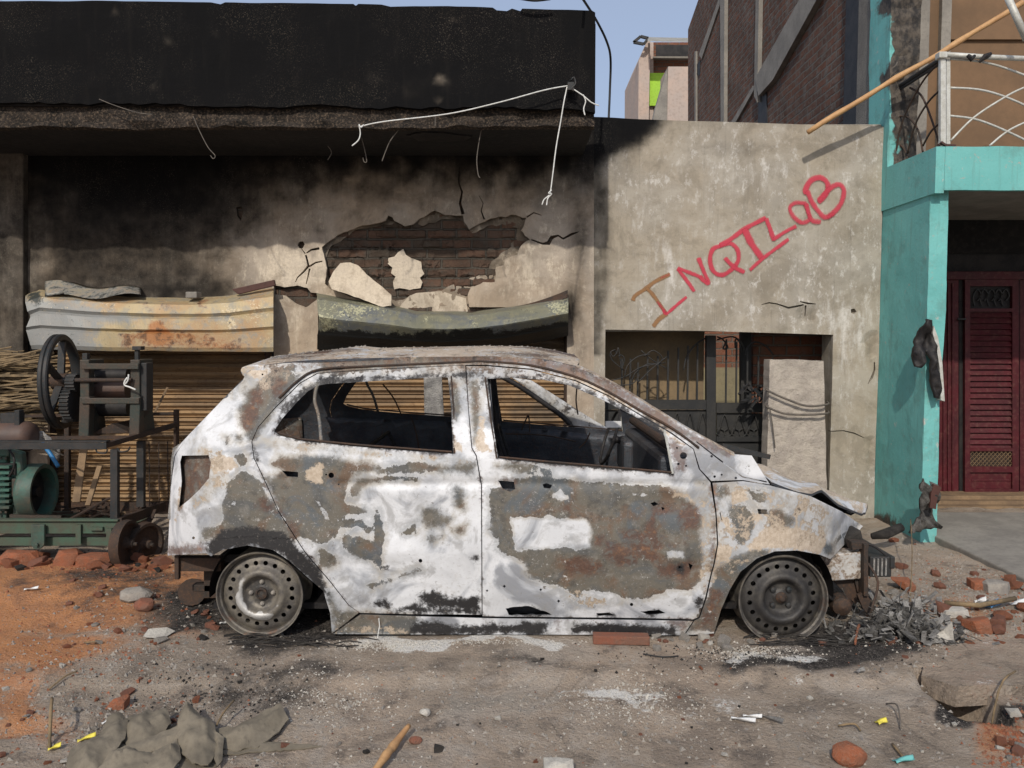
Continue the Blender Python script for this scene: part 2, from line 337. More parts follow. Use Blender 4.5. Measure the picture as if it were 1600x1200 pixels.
col = t.mix(t.ss(t.vor(16), .085, .06, 0, .7), col, (.40, .15, .07))
t.bump(t.m_('ADD', t.m_('MULTIPLY', mid, .9), t.m_('ADD', t.m_('MULTIPLY', fin, .9), t.m_('ADD', t.m_('MULTIPLY', vf, .35), t.m_('MULTIPLY', t.vor(70), .2)))), .85, .028)
M['ground'] = t.done(col)

# graffiti: spray paint with soft, misted edges (alpha of the paint film)
def spray(name, colr):
    t = T(name, .7); B1, RU, CR, SO = t.attr(); n = t.noise(120, 4, .7); m = t.noise(14, 5, .7)
    a = t.ss(t.m_('ADD', B1, t.m_('ADD', t.m_('MULTIPLY', t.m_('SUBTRACT', n, .5), .7), t.m_('MULTIPLY', t.m_('SUBTRACT', m, .5), .35))), .2, .9, 0, .85)
    t.set(t.b.inputs['Alpha'], a); return t.done(colr)
M['spray_red'] = spray('red_spray_paint', (.50, .045, .075))
M['spray_tan'] = spray('brown_spray_paint', (.27, .14, .06))

# ------------------------------------------------------------------ mesh helpers
ORG = {}
def tag(o, label=None, cat=None, group=None, kind=None):
    if label: o['label'] = label
    if cat: o['category'] = cat
    if group: o['group'] = group
    if kind: o['kind'] = kind
    return o
def thing(name, loc, label, cat, group=None):
    o = bpy.data.objects.new(name, None); C.objects.link(o); o.location = loc; o.empty_display_size = .1
    ORG[o.name] = Vector(loc); return tag(o, label, cat, group)
def mesh(name, vf, m, parent=None, smooth=False, mask=None, mi=None, bevel=0, label=None, origin=None, sharp=None):
    v = np.array(vf[0], float).reshape(-1, 3)
    if parent is not None: org = ORG[parent.name]
    elif origin is not None: org = Vector(origin)
    else: org = Vector((float((v[:, 0].min()+v[:, 0].max())/2), float((v[:, 1].min()+v[:, 1].max())/2), float(v[:, 2].min())))
    me = bpy.data.meshes.new(name); me.from_pydata((v-np.array(org)).tolist(), [], [list(f) for f in vf[1]]); me.update()
    for x in (m if isinstance(m, (list, tuple)) else [m]): me.materials.append(x if not isinstance(x, str) else M[x])
    if mi is not None: me.polygons.foreach_set('material_index', list(mi))
    if smooth:
        me.polygons.foreach_set('use_smooth', [True]*len(me.polygons))
        if sharp: me.set_sharp_from_angle(angle=R(sharp))
    if mask is not None:
        a = me.color_attributes.new('mask', 'FLOAT_COLOR', 'POINT'); a.data.foreach_set('color', np.asarray(mask, np.float32).ravel())
    o = bpy.data.objects.new(name, me); C.objects.link(o)
    if parent is not None: o.parent = parent
    else: o.location = org
    ORG[o.name] = org
    if bevel:
        b = o.modifiers.new('bevel', 'BEVEL'); b.width = bevel; b.segments = 2; b.limit_method = 'ANGLE'; b.angle_limit = R(40)
    if label: o['label'] = label
    return o
def join(L):
    V = []; Fc = []
    for v, f in L:
        k = len(V); V += [tuple(x) for x in v]; Fc += [tuple(i+k for i in q) for q in f]
    return V, Fc
def hexa(p8):
    return p8, [(0, 3, 2, 1), (4, 5, 6, 7), (0, 1, 5, 4), (1, 2, 6, 5), (2, 3, 7, 6), (3, 0, 4, 7)]
def box(x0, x1, y0, y1, z0, z1):
    return hexa([(x0, y0, z0), (x1, y0, z0), (x1, y1, z0), (x0, y1, z0), (x0, y0, z1), (x1, y0, z1), (x1, y1, z1), (x0, y1, z1)])
def pbox(x0, y0, x1, y1, Y, d):
    """a box whose front face covers a rectangle of the picture at depth Y"""
    a = P(x0, y1, Y); b = P(x1, y1, Y); e = P(x0, y0, Y); g = P(x1, y0, Y)
    q = lambda p: (p[0], p[1]+d, p[2])
    return hexa([a, b, q(b), q(a), e, g, q(g), q(e)])
def quadprism(pts, Y, d):
    f = [P(x, y, Y) if not isinstance(Y, (list, tuple)) else P(x, y, Y[i]) for i, (x, y) in enumerate(pts)]
    n = len(f); b = [(p[0], p[1]+d, p[2]) for p in f]
    return f+b, [tuple(range(n)), tuple(reversed(range(n, 2*n)))]+[(i, i+n, (i+1) % n+n, (i+1) % n) for i in range(n)]
def frame(d, up=(0, 0, 1)):
    d = Vector(d).normalized(); up = Vector(up)
    if abs(d.dot(up)) > .97: up = Vector((0, 1, 0))
    s = d.cross(up).normalized(); return s, s.cross(d).normalized()
def bar(a, b, w, h=None):
    h = h or w; a = Vector(a); b = Vector(b); s, u = frame(b-a)
    return hexa([tuple(p+s*i*w/2+u*j*h/2) for p in (a, b) for i, j in ((-1, -1), (1, -1), (1, 1), (-1, 1))])
def tube(pts, r, n=8, cap=True, smooth=0):
    pts = [Vector(p) for p in pts]
    if smooth: pts = catmull(pts, smooth)
    k = len(pts); rs = r if isinstance(r, (list, tuple)) else [r]*k
    if len(rs) != k: rs = list(np.interp(np.linspace(0, 1, k), np.linspace(0, 1, len(rs)), rs))
    V = []; Fc = []; s = None
    for i, p in enumerate(pts):
        d = (pts[min(i+1, k-1)]-pts[max(i-1, 0)])
        if d.length < 1e-7: d = Vector((0, 0, 1))
        d.normalize()
        if s is None: s, u = frame(d)
        else:
            s = (s-d*s.dot(d)); s = s.normalized() if s.length > 1e-6 else frame(d)[0]
            u = s.cross(d)
        for j in range(n):
            a = 2*math.pi*j/n; V.append(tuple(p+s*math.cos(a)*rs[i]+u*math.sin(a)*rs[i]))
    for i in range(k-1):
        for j in range(n):
            Fc.append((i*n+j, i*n+(j+1) % n, (i+1)*n+(j+1) % n, (i+1)*n+j))
    if cap: Fc += [tuple(reversed(range(n))), tuple(range((k-1)*n, k*n))]
    return V, Fc
def catmull(p, n=6):
    out = []; k = len(p)
    for i in range(k-1):
        a = p[max(i-1, 0)]; b = p[i]; cc = p[i+1]; d = p[min(i+2, k-1)]
        for j in range(n):
            t = j/n
            out.append(.5*((2*b)+(cc-a)*t+(2*a-5*b+4*cc-d)*t*t+(3*b-a-3*cc+d)*t**3))
    out.append(p[-1]); return out
def cyl(a, b, r, n=24, r2=None): return tube([a, b], [r, r if r2 is None else r2], n)
def lathe(center, axis, prof, n=48, close=False):
    """prof: list of (distance along axis, radius)"""
    c0 = Vector(center); ax = Vector(axis).normalized(); s, u = frame(ax); V = []; Fc = []; k = len(prof)
    for d, r in prof:
        for j in range(n):
            a = 2*math.pi*j/n; V.append(tuple(c0+ax*d+(s*math.cos(a)+u*math.sin(a))*r))
    for i in range(k-1 if not close else k):
        i2 = (i+1) % k
        for j in range(n): Fc.append((i*n+j, i*n+(j+1) % n, i2*n+(j+1) % n, i2*n+j))
    return V, Fc
def grid(nu, nv, fn):
    V = [fn(i/(nu-1), j/(nv-1)) for j in range(nv) for i in range(nu)]
    Fc = [(j*nu+i, j*nu+i+1, (j+1)*nu+i+1, (j+1)*nu+i) for j in range(nv-1) for i in range(nu-1)]
    return V, Fc
def slabgrid(nu, nv, fn, off):
    """grid with thickness: off is the vector to the back face"""
    V, Fc = grid(nu, nv, fn); n = len(V); o = np.array(off)
    V2 = [tuple(np.array(v)+o) for v in V]; F2 = [tuple(reversed([i+n for i in f])) for f in Fc]
    loop = [i for i in range(nu)]+[j*nu+nu-1 for j in range(1, nv)]+[(nv-1)*nu+i for i in range(nu-2, -1, -1)]+[j*nu for j in range(nv-2, 0, -1)]
    E = [(loop[(i+1) % len(loop)], loop[i], loop[i]+n, loop[(i+1) % len(loop)]+n) for i in range(len(loop))]
    return V+V2, Fc+F2+E, len(Fc)
def rough_poly(pts, step, amp, seed=0):
    out = []; n = len(pts)
    for i in range(n):
        a = np.array(pts[i], float); b = np.array(pts[(i+1) % n], float); L = np.hypot(*(b-a)); k = max(1, int(L/step))
        nn = np.array([-(b-a)[1], (b-a)[0]])/max(L, 1e-6)
        for j in range(k):
            q = a+(b-a)*j/k
            if j: q = q+nn*float(fbm(q[0]*.13+seed, q[1]*.13, seed, 3))*amp*2
            out.append(tuple(q))
    return out
def crackpoly(line, w):
    """thin closed outline round a polyline (a crack); w one width or a list"""
    n = len(line); ws = w if isinstance(w, (list, tuple)) else [w]*n; A = []; B = []
    for i in range(n):
        a = np.array(line[max(i-1, 0)], float); b = np.array(line[min(i+1, n-1)], float); d = (b-a)/max(np.hypot(*(b-a)), 1e-6)
        nn = np.array([-d[1], d[0]])*ws[i]/2; p = np.array(line[i], float)
        A.append(tuple(p+nn)); B.append(tuple(p-nn))
    return A+B[::-1]
def cdt(outline, holes, step, seed=1):
    rg = np.random.default_rng(seed)
    loops = []
    for lp in [outline]+list(holes):
        o = []; n = len(lp)
        for i in range(n):
            a = np.array(lp[i], float); b = np.array(lp[(i+1) % n], float); k = max(1, int(np.hypot(*(b-a))/step))
            for j in range(k): o.append(a+(b-a)*j/k)
        loops.append(o)
    pts = []; edges = []
    for o in loops:
        s0 = len(pts); pts += o; edges += [(s0+i, s0+(i+1) % len(o)) for i in range(len(o))]
    ol = np.array(loops[0]); x0, y0 = ol.min(0); x1, y1 = ol.max(0)
    gx, gy = np.meshgrid(np.arange(x0, x1, step), np.arange(y0, y1, step)); g = np.stack([gx.ravel(), gy.ravel()], 1)
    g = g+rg.uniform(-.25, .25, g.shape)*step
    k = inside(g, outline) & (pdist(g, outline) > step*.45)
    for h in holes: k &= ~inside(g, h) & (pdist(g, h) > step*.45)
    pts = pts+list(g[k])
    r = delaunay_2d_cdt([Vector(p) for p in pts], edges, [], 0, 1e-5)
    V = np.array([(p.x, p.y) for p in r[0]]); Tn = np.array([tuple(f) for f in r[2]])
    ce = V[Tn].mean(1); k = inside(ce, outline)
    for h in holes: k &= ~inside(ce, h)
    return V, Tn[k]
def thick(V2, Tn, mapf, off):
    """sheet with thickness; returns verts, faces, material indices (0 front, 1 back and rim)"""
    V3 = np.array(mapf(V2)); n = len(V3); back = V3+np.asarray(off)
    from collections import Counter
    e = Counter(); dirn = {}
    for a, b, cc in Tn:
        for p, q in ((a, b), (b, cc), (cc, a)):
            key = (min(p, q), max(p, q)); e[key] += 1; dirn[key] = (p, q)
    rim = [(q, p, p+n, q+n) for key, (p, q) in dirn.items() if e[key] == 1]
    Fc = [tuple(t) for t in Tn]+[(t[0]+n, t[2]+n, t[1]+n) for t in Tn]+[tuple(int(i) for i in r) for r in rim]
    return np.vstack([V3, back]), [tuple(int(i) for i in f) for f in Fc], [0]*len(Tn)+[1]*(len(Tn)+len(rim))
def plane_map(Y, bumpf=None):
    def f(V2):
        x, y, z = ray(V2[:, 0], V2[:, 1]); s = Y/y
        o = np.stack([s*x, np.full(len(V2), float(Y)), H+s*z], 1)
        if bumpf is not None: o[:, 1] += bumpf(V2)
        return o
    return f
# ================================================================== GROUND
def ground_h(x, y):
    x = np.asarray(x, float); y = np.asarray(y, float)
    z = fbm(x*1.3, y*1.3, 3, 4)*.035+fbm(x*7, y*7, 9, 4)*.014
    near = np.exp(-((y-3.75)/.35)**2)*((x > -1.9) & (x < 2))
    z = z*(1-.7*near)
    z = z-.006
    # road slab edge: the foreground sits a little lower than the strip the car stands on
    e = 3.28+fbm(x*1.1, x*0+2, 21, 4)*.22
    z = z-.035*sstep(e-y, -.03, .05)
    z = z-.03*np.exp(-((y-(2.95+.25*(x+1.6)))/.05)**2)*sstep(-x, 1.1, 1.5)
    # brick dust heap at the left
    z = z+.05*np.exp(-((x+3.2)/1.0)**2-((y-4.4)/.5)**2)
    # drain pit beside the concrete cover
    pit = sstep(x, 1.70, 1.74)*sstep(1.93-x, 0, .03)*sstep(y, 2.93, 2.97)*sstep(3.34-y, 0, .05)
    z = z-.30*pit
    z = z-.03*sstep(x, 1.75, 1.95)*sstep(y, 2.2, 2.5)*sstep(3.0-y, 0, .1)
    far = sstep(np.hypot(x, y-4), 9, 14)
    return z*(1-far)
xs = np.concatenate([-np.geomspace(400, 5.2, 26), np.arange(-5, 5, .03), np.geomspace(5.2, 400, 26)])
ys = np.concatenate([-np.geomspace(300, 1.2, 18), np.arange(-.9, 1.8, .15), np.arange(1.85, 7.4, .03), np.geomspace(7.6, 900, 30)])
gx, gy = np.meshgrid(xs, ys); gv = np.stack([gx.ravel(), gy.ravel(), ground_h(gx, gy).ravel()], 1)
nx, ny = len(xs), len(ys)
gf = [(j*nx+i, j*nx+i+1, (j+1)*nx+i+1, (j+1)*nx+i) for j in range(ny-1) for i in range(nx-1)]
pp = proj(np.stack([gv[:, 0], np.maximum(gv[:, 1], 1.6), gv[:, 2]*0], 1))
pp = pp+np.stack([fbm(gv[:, 0]*2.2, gv[:, 1]*2.2, 91, 5)*150, fbm(gv[:, 0]*2.6, gv[:, 1]*2.6, 97, 5)*34], 1)
def blob(L):
    r = 0
    for x, y, sx, sy, a in L: r = np.maximum(r, a*gauss(pp, x, y, sx, sy))
    return r
org = blob([(60, 930, 230, 55, 1.1), (120, 900, 170, 30, 1.1), (-150, 980, 220, 130, 1.1), (40, 1010, 120, 45, .95), (10, 1090, 90, 70, .75), (150, 1150, 140, 40, .4), (215, 990, 90, 40, .55),
            (1470, 960, 90, 25, .55), (1540, 1010, 90, 30, .5), (1420, 905, 70, 16, .4), (1380, 1175, 200, 30, .28), (1590, 1130, 60, 40, .6), (330, 1170, 100, 30, .35)])
sot_shade = blob([(380, 965, 200, 48, 1.15), (270, 950, 80, 45, .8), (250, 985, 120, 24, .7), (700, 930, 700, 60, 1.), (1330, 1000, 150, 32, 1.15), (1240, 1025, 170, 18, .85), (390, 1070, 60, 45, .6), (860, 1032, 160, 12, .6), (700, 1110, 190, 26, .5), (950, 1130, 160, 22, .42), (430, 1040, 220, 22, .6),
            (250, 1085, 120, 18, .55), (1290, 1080, 60, 25, .5), (560, 1160, 220, 30, .42), (1150, 1120, 90, 14, .4), (600, 1060, 300, 14, .35), (1528, 1096, 50, 16, 1.5), (-100, 870, 500, 18, .6), (1450, 830, 120, 14, .4), (1010, 1180, 260, 30, .3)])  # soot, plus painted shade that blackens the drain pit
ash = blob([(600, 1004, 75, 13, 1.2), (760, 1003, 160, 8, .85), (1000, 1078, 100, 26, .78), (1180, 1018, 90, 12, .7), (1120, 1080, 90, 40, .5), (1430, 990, 80, 26, .7), (1240, 1060, 120, 26, .42), (640, 1075, 100, 22, .38), (520, 1080, 80, 16, .4), (1150, 1110, 60, 18, .5), (250, 1010, 60, 20, .2)])
con = blob([(820, 1080, 450, 50, .5), (1300, 1130, 250, 60, .45), (40, 1060, 80, 50, .5), (1560, 1040, 120, 30, .7), (1560, 850, 150, 40, .6)])
o = mesh('ground', (gv, gf), 'ground', smooth=True, mask=np.stack([org, sot_shade, ash, con], 1), origin=(0, 0, 0)); tag(o, kind='structure')
def gz(x, y): return float(ground_h(np.array([x]), np.array([y]))[0])

# concrete cover over the drain, apron in front of the teal house
dtop = [G(1440, 1052, .004), G(1494, 1074, .006), G(1592, 1070, .008), G(1720, 1060, .008), G(1640, 985, .008), G(1450, 1008, .004)]
v2, tn = cdt([(p[0], p[1]) for p in dtop], [], .03)
V, Fc, mi = thick(v2, tn, lambda q: np.stack([q[:, 0], q[:, 1], -.028+.034*sstep(q[:, 0], 1.62, 1.80)-.012*sstep(q[:, 1], 3.3, 3.6)+fbm(q[:, 0]*5, q[:, 1]*5, 4, 4)*.022], 1), (0, 0, -.085))
o = mesh('drain_cover_slab', (V, Fc), 'ground', mask=np.tile([.34, .22, .3, .45], (len(V), 1)), smooth=True, sharp=50)
tag(o, 'thick dusty concrete slab bridging the open drain at lower right', 'drain cover')
o = mesh('apron', (lambda top: (top+[(x, y, z-.12) for x, y, z in top], [(0, 1, 2, 3, 4), (9, 8, 7, 6, 5)]+[(i, i+5, (i+1) % 5+5, (i+1) % 5) for i in range(5)]))(
    [G(1452, 833, .03), G(1610, 908, .03), G(2100, 960, .03), G(2000, 800, .05), G(1440, 800, .05)]), 'concrete', bevel=.01); tag(o, kind='structure')

# ================================================================== BURNT SHOP
YW = 6.2
shop = thing('burnt_shop', (-2.5, YW, 0), 'fire-blackened shop with sooty parapet, peeled plaster and two metal shutters', 'building')
hole = [(505, 387), (515, 378), (533, 366), (548, 360), (567, 353), (590, 350), (604, 346), (608, 338), (615, 341), (617, 346), (633, 354), (646, 351), (656, 342), (667, 337), (674, 332), (680, 330), (688, 333), (696, 337), (719, 338), (724, 338), (726, 348), (733, 359), (745, 352), (758, 347), (768, 342), (780, 339), (790, 340), (799, 336), (812, 339), (822, 341), (819, 352), (814, 361), (820, 369), (828, 375), (818, 381), (811, 390), (808, 399), (797, 402), (789, 406), (788, 415), (775, 418), (775, 430), (773, 441), (755, 441), (746, 446), (736, 450), (731, 462), (733, 474), (735, 492), (700, 496), (667, 494), (636, 492), (613, 482), (590, 478), (555, 466), (517, 452), (509, 444), (513, 420), (509, 403)]
hole = rough_poly(hole, 5, .9, 5)
cracks = [crackpoly([(724, 336), (719, 318), (722, 300), (717, 286), (718, 262)], [5, 4, 3, 2, .8]),
          crackpoly([(501, 389), (488, 391), (480, 396)], [4, 3, 2]), crackpoly([(478, 397), (471, 388)], [2, 1]),
          crackpoly([(479, 399), (482, 410), (483, 416), (476, 424), (465, 434), (462, 441)], [3, 3, 4, 3, 2, 1]),
          crackpoly([(484, 417), (495, 411), (506, 409)], [3, 2.5, 2]),
          crackpoly([(485, 420), (482, 432), (479, 444)], [3, 2, 1.5]),
          crackpoly([(757, 344), (752, 330), (755, 318), (748, 305)], [2.5, 1.8, 1.2, .8]),
          crackpoly([(830, 375), (848, 381), (857, 380), (862, 371), (872, 368), (880, 373), (893, 366), (905, 362)], [2, 3, 7, 6, 3, 3, 4, 1]),
          crackpoly([(823, 340), (834, 333), (846, 337)], [2.5, 2, 1]),
          rough_poly([(428, 446), (445, 449), (465, 446), (481, 450), (486, 457), (497, 458), (496, 468), (478, 480), (462, 474), (447, 462), (429, 460)], 5, .7, 8),
          [(468, 378), (474, 377), (477, 382), (474, 388), (468, 388), (465, 383)], [(369, 324), (377, 323), (380, 330), (376, 345), (371, 338)]]
out = [(-330, 200), (928, 200), (928, 835), (886, 835), (886, 480), (497, 480), (497, 835), (428, 835), (428, 490), (74, 490), (74, 835), (-330, 835)]
V2, Tn = cdt(out, [hole]+cracks, 9)
def facade_bump(p):
    b = fbm(p[:, 0]*.02, p[:, 1]*.02, 4, 3)*.012
    d = pdist(p, hole); lift = np.exp(-(d/26)**2)*.035*(.4+vnoise(p[:, 0]*.05, p[:, 1]*.05, 3))
    d2 = np.exp(-((p[:, 0]-460)/50)**2-((p[:, 1]-415)/40)**2)*.02*vnoise(p[:, 0]*.06, p[:, 1]*.06, 13)
    return b-lift-d2
V, Fc, mi = thick(V2, Tn, plane_map(YW, facade_bump), (0, .03, 0))
p = np.vstack([V2, V2]); X = p[:, 0]; Y = p[:, 1]
nz = fbm(X*.012, Y*.012, 31, 4); nz2 = fbm(X*.05, Y*.05, 37, 3)
def comb(L):
    k = 1.0
    for g_ in L: k = k*(1-np.clip(g_, 0, 1))
    return 1-k
wx = X+nz*70; wy = Y+nz2*40; w2 = np.stack([wx, wy], 1)
s = comb([.92*(1-sstep(wy, 232, 345)), .93*gauss(w2, 200, 290, 175, 100), .62*gauss(w2, 235, 400, 150, 70), .80*gauss(w2, 270, 452, 130, 26), .55*gauss(w2, 95, 420, 75, 90), .5*gauss(w2, 345, 320, 70, 90), .42*(1-sstep(wx, 60, 420))*(Y < 520), .22*(1-sstep(wy, 330, 400))])
s = np.where(X < 44, .50+nz*.7+.25*(1-sstep(Y, 240, 420)), s)
s = np.maximum(s, .95*gauss(p, 50, 545, 50, 70)); s = np.maximum(s, .75*gauss(p, 60, 455, 40, 40))
s = np.maximum(s, .8*gauss(p, 905, 250, 55, 85)); s = np.maximum(s, .62*gauss(p, 905, 370, 24, 110)); s = np.maximum(s, .95*gauss(p, 893, 480, 15, 50)); s = np.maximum(s, .35*gauss(p, 910, 520, 30, 90))
s = np.maximum(s, .75*gauss(p, 500, 360, 12, 12)); s = np.maximum(s, .9*gauss(p, 471, 383, 9, 9)); s = np.maximum(s, .85*gauss(p, 374, 335, 7, 26))
s = np.maximum(s, .45*np.exp(-(np.maximum(pdist(p, hole), 0)/14)**2)*(Y < 400)*(.5+nz2))
s = np.maximum(s, .45*gauss(p, 640, 225, 300, 45))
s = s*(1-.85*gauss(p, 455, 412, 80, 45)); s = s*(1-.5*gauss(p, 850, 430, 50, 40))  # soot thinned; first patch keeps the painted-in sunlit plaster light
pale_mask = .25*gauss(p, 60, 400, 60, 90)+.85*gauss(p, 465, 420, 75, 38)+.4*gauss(p, 830, 430, 60, 40)+.3*gauss(p, 460, 510, 30, 50)  # lime patches; the strongest paints in the sunlit plaster below the overhang shadow
zz = np.zeros(len(p))
mesh('plaster_front', (V, Fc), ['facade', 'facade'], shop, mask=np.stack([np.clip(s, 0, 1), pale_mask, zz, zz], 1), mi=mi)
# brick body behind the plaster, with the two shutter openings
def wallbox(n, x0, y0, x1, y1, m, Y=YW+.032, d=.2): return mesh(n, pbox(x0, y0, x1, y1, Y, d), m, shop)
bv = [pbox(-330, 195, 926, 484, YW+.032, .22), pbox(-330, 484.2, 70, 840, YW+.032, .22), pbox(432, 484.2, 493, 840, YW+.032, .22), pbox(890, 484.2, 926, 840, YW+.032, .22)]
V2b, Tb = cdt([(495, 325), (840, 325), (840, 500), (495, 500)], [], 4)
def brickmap(q):
    o = plane_map(YW+.028)(q); row = np.floor(o[:, 2]/.075); cx = np.floor((o[:, 0]+(row % 2)*.115)/.23)
    o[:, 1] += _h(row, cx, 5)*.028-.012-.012*((fbm(q[:, 0]*.03, q[:, 1]*.03, 6, 3)) > .1)+fbm(q[:, 0]*.2, q[:, 1]*.2, 5, 2)*.006
    fr = (o[:, 2]/.075) % 1; o[:, 1] += .018*((fr < .14))
    return o
Vb, Fb, mib = thick(V2b, Tb, brickmap, (0, .03, 0))
mesh('wall', join(bv), 'brick_burnt', shop)
mesh('exposed_brickwork', (Vb, Fb), 'brick_burnt', shop)
inner = rough_poly([(510, 402), (518, 384), (560, 358), (604, 351), (650, 353), (700, 342), (724, 346), (738, 364), (760, 354), (790, 352), (808, 356), (806, 372), (798, 386), (782, 396), (768, 408), (762, 426), (735, 434), (712, 444), (690, 454), (665, 457), (640, 462), (618, 470), (560, 460), (514, 444)], 5, 2.2, 17)
oh = [(x_+(x_-660)*.02, y_+(y_-410)*.03) for x_, y_ in hole]
V2c, Tc = cdt(oh, [inner], 5)
Vc, Fc_, mic = thick(V2c, Tc, plane_map(YW+.016, lambda q: fbm(q[:, 0]*.12, q[:, 1]*.12, 6, 4)*.012), (0, .02, 0)); qq = np.vstack([V2c, V2c])
mesh('base_coat', (Vc, Fc_), 'facade', shop, smooth=False, mask=np.stack([.50-.25*sstep(qq[:, 1], 380, 450)+.3*fbm(qq[:, 0]*.05, qq[:, 1]*.05, 3), 0*qq[:, 0], .35+0*qq[:, 0], 0*qq[:, 0]], 1))
isl = [(630, 389), (634, 398), (642, 403), (650, 406), (658, 409), (659, 420), (663, 428), (656, 434), (660, 441), (657, 450), (640, 453), (624, 450), (616, 452), (614, 440), (618, 432), (611, 427), (613, 418), (606, 412), (607, 403), (616, 401), (622, 394)]
def chunk(name, poly, Y, m, off=.025, tilt=0, sootv=.05, parent=None, step=6, **k):
    v2, tn = cdt(rough_poly(poly, 5, .6, 3), [], step); cy = np.mean([q[1] for q in poly])
    f = lambda q: plane_map(Y, lambda r: (r[:, 1]-cy)*tilt+fbm(r[:, 0]*.04, r[:, 1]*.04, 2, 3)*.008)(q)
    v, fc, mi_ = thick(v2, tn, f, (0, off, 0)); nn = len(v)
    return mesh(name, (v, fc), m, parent, mask=np.stack([np.full(nn, sootv)+.2*fbm(v[:, 0]*6, v[:, 2]*6, 3), np.full(nn, .8), np.zeros(nn), np.zeros(nn)], 1), **k)
chunk('plaster_remnant', isl, YW+.005, 'facade', parent=shop)
chunk('plaster_remnant', [(618, 485), (640, 462), (650, 458), (690, 455), (728, 466), (732, 492), (700, 494), (660, 493)], YW+.012, 'facade', parent=shop, sootv=.2)
chunk('plaster_remnant', [(505, 390), (497, 391), (500, 400), (508, 402)], YW-.004, 'facade', parent=shop)
o = chunk('plaster_slab', [(519, 452), (513, 440), (519, 424), (529, 410), (545, 409), (556, 413), (575, 431), (597, 448), (612, 461), (613, 478), (600, 480), (572, 470), (545, 460)], YW-.11, 'facade', off=.03, tilt=-.0018)
tag(o, 'broken pale plaster slab tipped down onto the green-black awning', 'plaster slab')
# pilaster at the far left of the front, threshold, side and roof
mesh('pilaster', (lambda a: a)(pbox(-330, 205, 36, 838, YW-.07, .07)), 'facade', shop, mask=np.tile([.74, .2, 0, 0], (8, 1)), bevel=.01)
mesh('side_wall', box(.42, .62, YW+.26, 10.5, -.05, 3.3), 'soot', shop)
mesh('roof', box(-6.3, .62, YW+.26, 10.5, 3.0, 3.12), 'soot', shop)
# parapet and overhang
YP = 5.28
top = [(-420, -8), (0, 2), (180, 1), (330, 4), (345, 7), (352, 4), (480, 5), (552, 6), (556, 9), (560, 6), (596, 7), (610, 10), (700, 9), (770, 12), (776, 16), (792, 17), (800, 13), (813, 17), (816, 13), (925, 17), (930, 20)]
r2 = [(930, 176)]+[(x, 160+11*(x/930)+6*float(fbm(x*.05, 0, 44, 4))) for x in range(905, -420, -13)]+[(-420, 158)]
V2, Tn = cdt(top+r2, [], 12)
V, Fc, mi = thick(V2, Tn, plane_map(YP, lambda q: fbm(q[:, 0]*.02, q[:, 1]*.02, 7, 3)*.01), (0, .035, 0))
p = np.vstack([V2, V2]); s = 1.08-.10*gauss(p, 20, 30, 60, 90)-.17*gauss(p, 600, 135, 150, 32)*(.6+fbm(p[:, 0]*.05, p[:, 1]*.05, 12, 3))-.1*gauss(p, 330, 150, 60, 20)+.2*fbm(p[:, 0]*.02, p[:, 1]*.02, 2)*.3
s = s-.24*np.exp(-((p[:, 0]-264)/12)**2-((p[:, 1]-62)/9)**2)-.12*np.exp(-((p[:, 0]-272)/16)**2-((p[:, 1]-85)/20)**2)-.3*gauss(p, 686, 120, 7, 7)-.14*gauss(p, 692, 128, 12, 10)
for (a, b) in [(178, 15), (340, 52), (593, 45), (592, 38), (708, 27), (809, 33), (234, 108), (242, 136), (684, 157)]: s = s-.28*gauss(p, a, b, 6, 6)
mesh('parapet_render', (V, Fc), ['facade', 'facade'], shop, mask=np.stack([np.clip(s, 0, 1), 0*s+.3, 0*s, 0*s], 1), mi=mi)
zt = P(0, 4, YP)[2]; zb = P(900, 192, YP)[2]
mesh('parapet', box(-6.3, .545, YP+.037, YP+.2, zb+.12, zt-.12), 'soot', shop)
def slabfn(u, v):
    x = -6.3+u*6.84; pxx = 800+F*x/5.3; a = v*4
    n1 = float(fbm(x*3, 1, 61, 4)); n2 = float(fbm(x*9, a, 62, 3))
    ring = [(.05, .19), (.03+.03*n1, .10), (.02+.04*n2, .04), (.015+.05*n2, .0+.02*n1), (.07, -.005+.01*n1)]
    q = ring[int(round(a))]; return (x, YP+.02+q[0], zb+q[1]-.02)
mesh('slab_edge', grid(420, 5, slabfn), 'slab', shop)
mesh('soffit', box(-6.3, .54, YP+.09, YW+.25, zb-.005, zb+.12), 'soot', shop)
v2, tn = cdt(rough_poly([(630, 0), (660, -14), (700, -8), (735, 6), (720, 24), (680, 30), (645, 22)], 6, 2, 3), [], 9)
v, fc, _ = thick(v2, tn, lambda q: np.stack([(q[:, 0]-800)/235, 5.55+q[:, 1]*.006, np.full(len(q), zb-.016)], 1), (0, 0, .01))
mesh('soffit_patch', (v, fc), 'black', shop)
# shutters: corrugated slats in a frame
def shutter(x0, x1, y0, lbl):
    a = P(x0, y0, YW+.16); b = P(x1, 835, YW+.16)
    z0, z1 = -.03, a[2]; n = int((z1-z0)/.062); pr = []
    for i in range(n):
        for k, dy in ((0, .0), (.12, .022), (.5, -.004), (.88, .018)): pr.append((z0+(i+k)*.062, dy))
    nu = 26
    def fn(u, v):
        i = int(round(v*(len(pr)-1))); z, dy = pr[i]; x = a[0]+(b[0]-a[0])*u
        return (x, YW+.16+dy+.03*float(fbm(x*1.4, z*1.2, 8, 2)), z)
    sh = mesh('shutter', grid(nu, len(pr), fn), 'shutter', shop, label=lbl)
    mesh('bottom_bar', box(a[0], b[0], YW+.13, YW+.155, 0, .09), 'brown_iron', sh)
    for xx in (a[0], b[0]): mesh('guide_rail', box(xx-.03, xx+.03, YW+.10, YW+.21, -.03, z1), 'brown_iron', sh)
shutter(74, 428, 500, 'grey-brown rolling shutter behind the cane crusher')
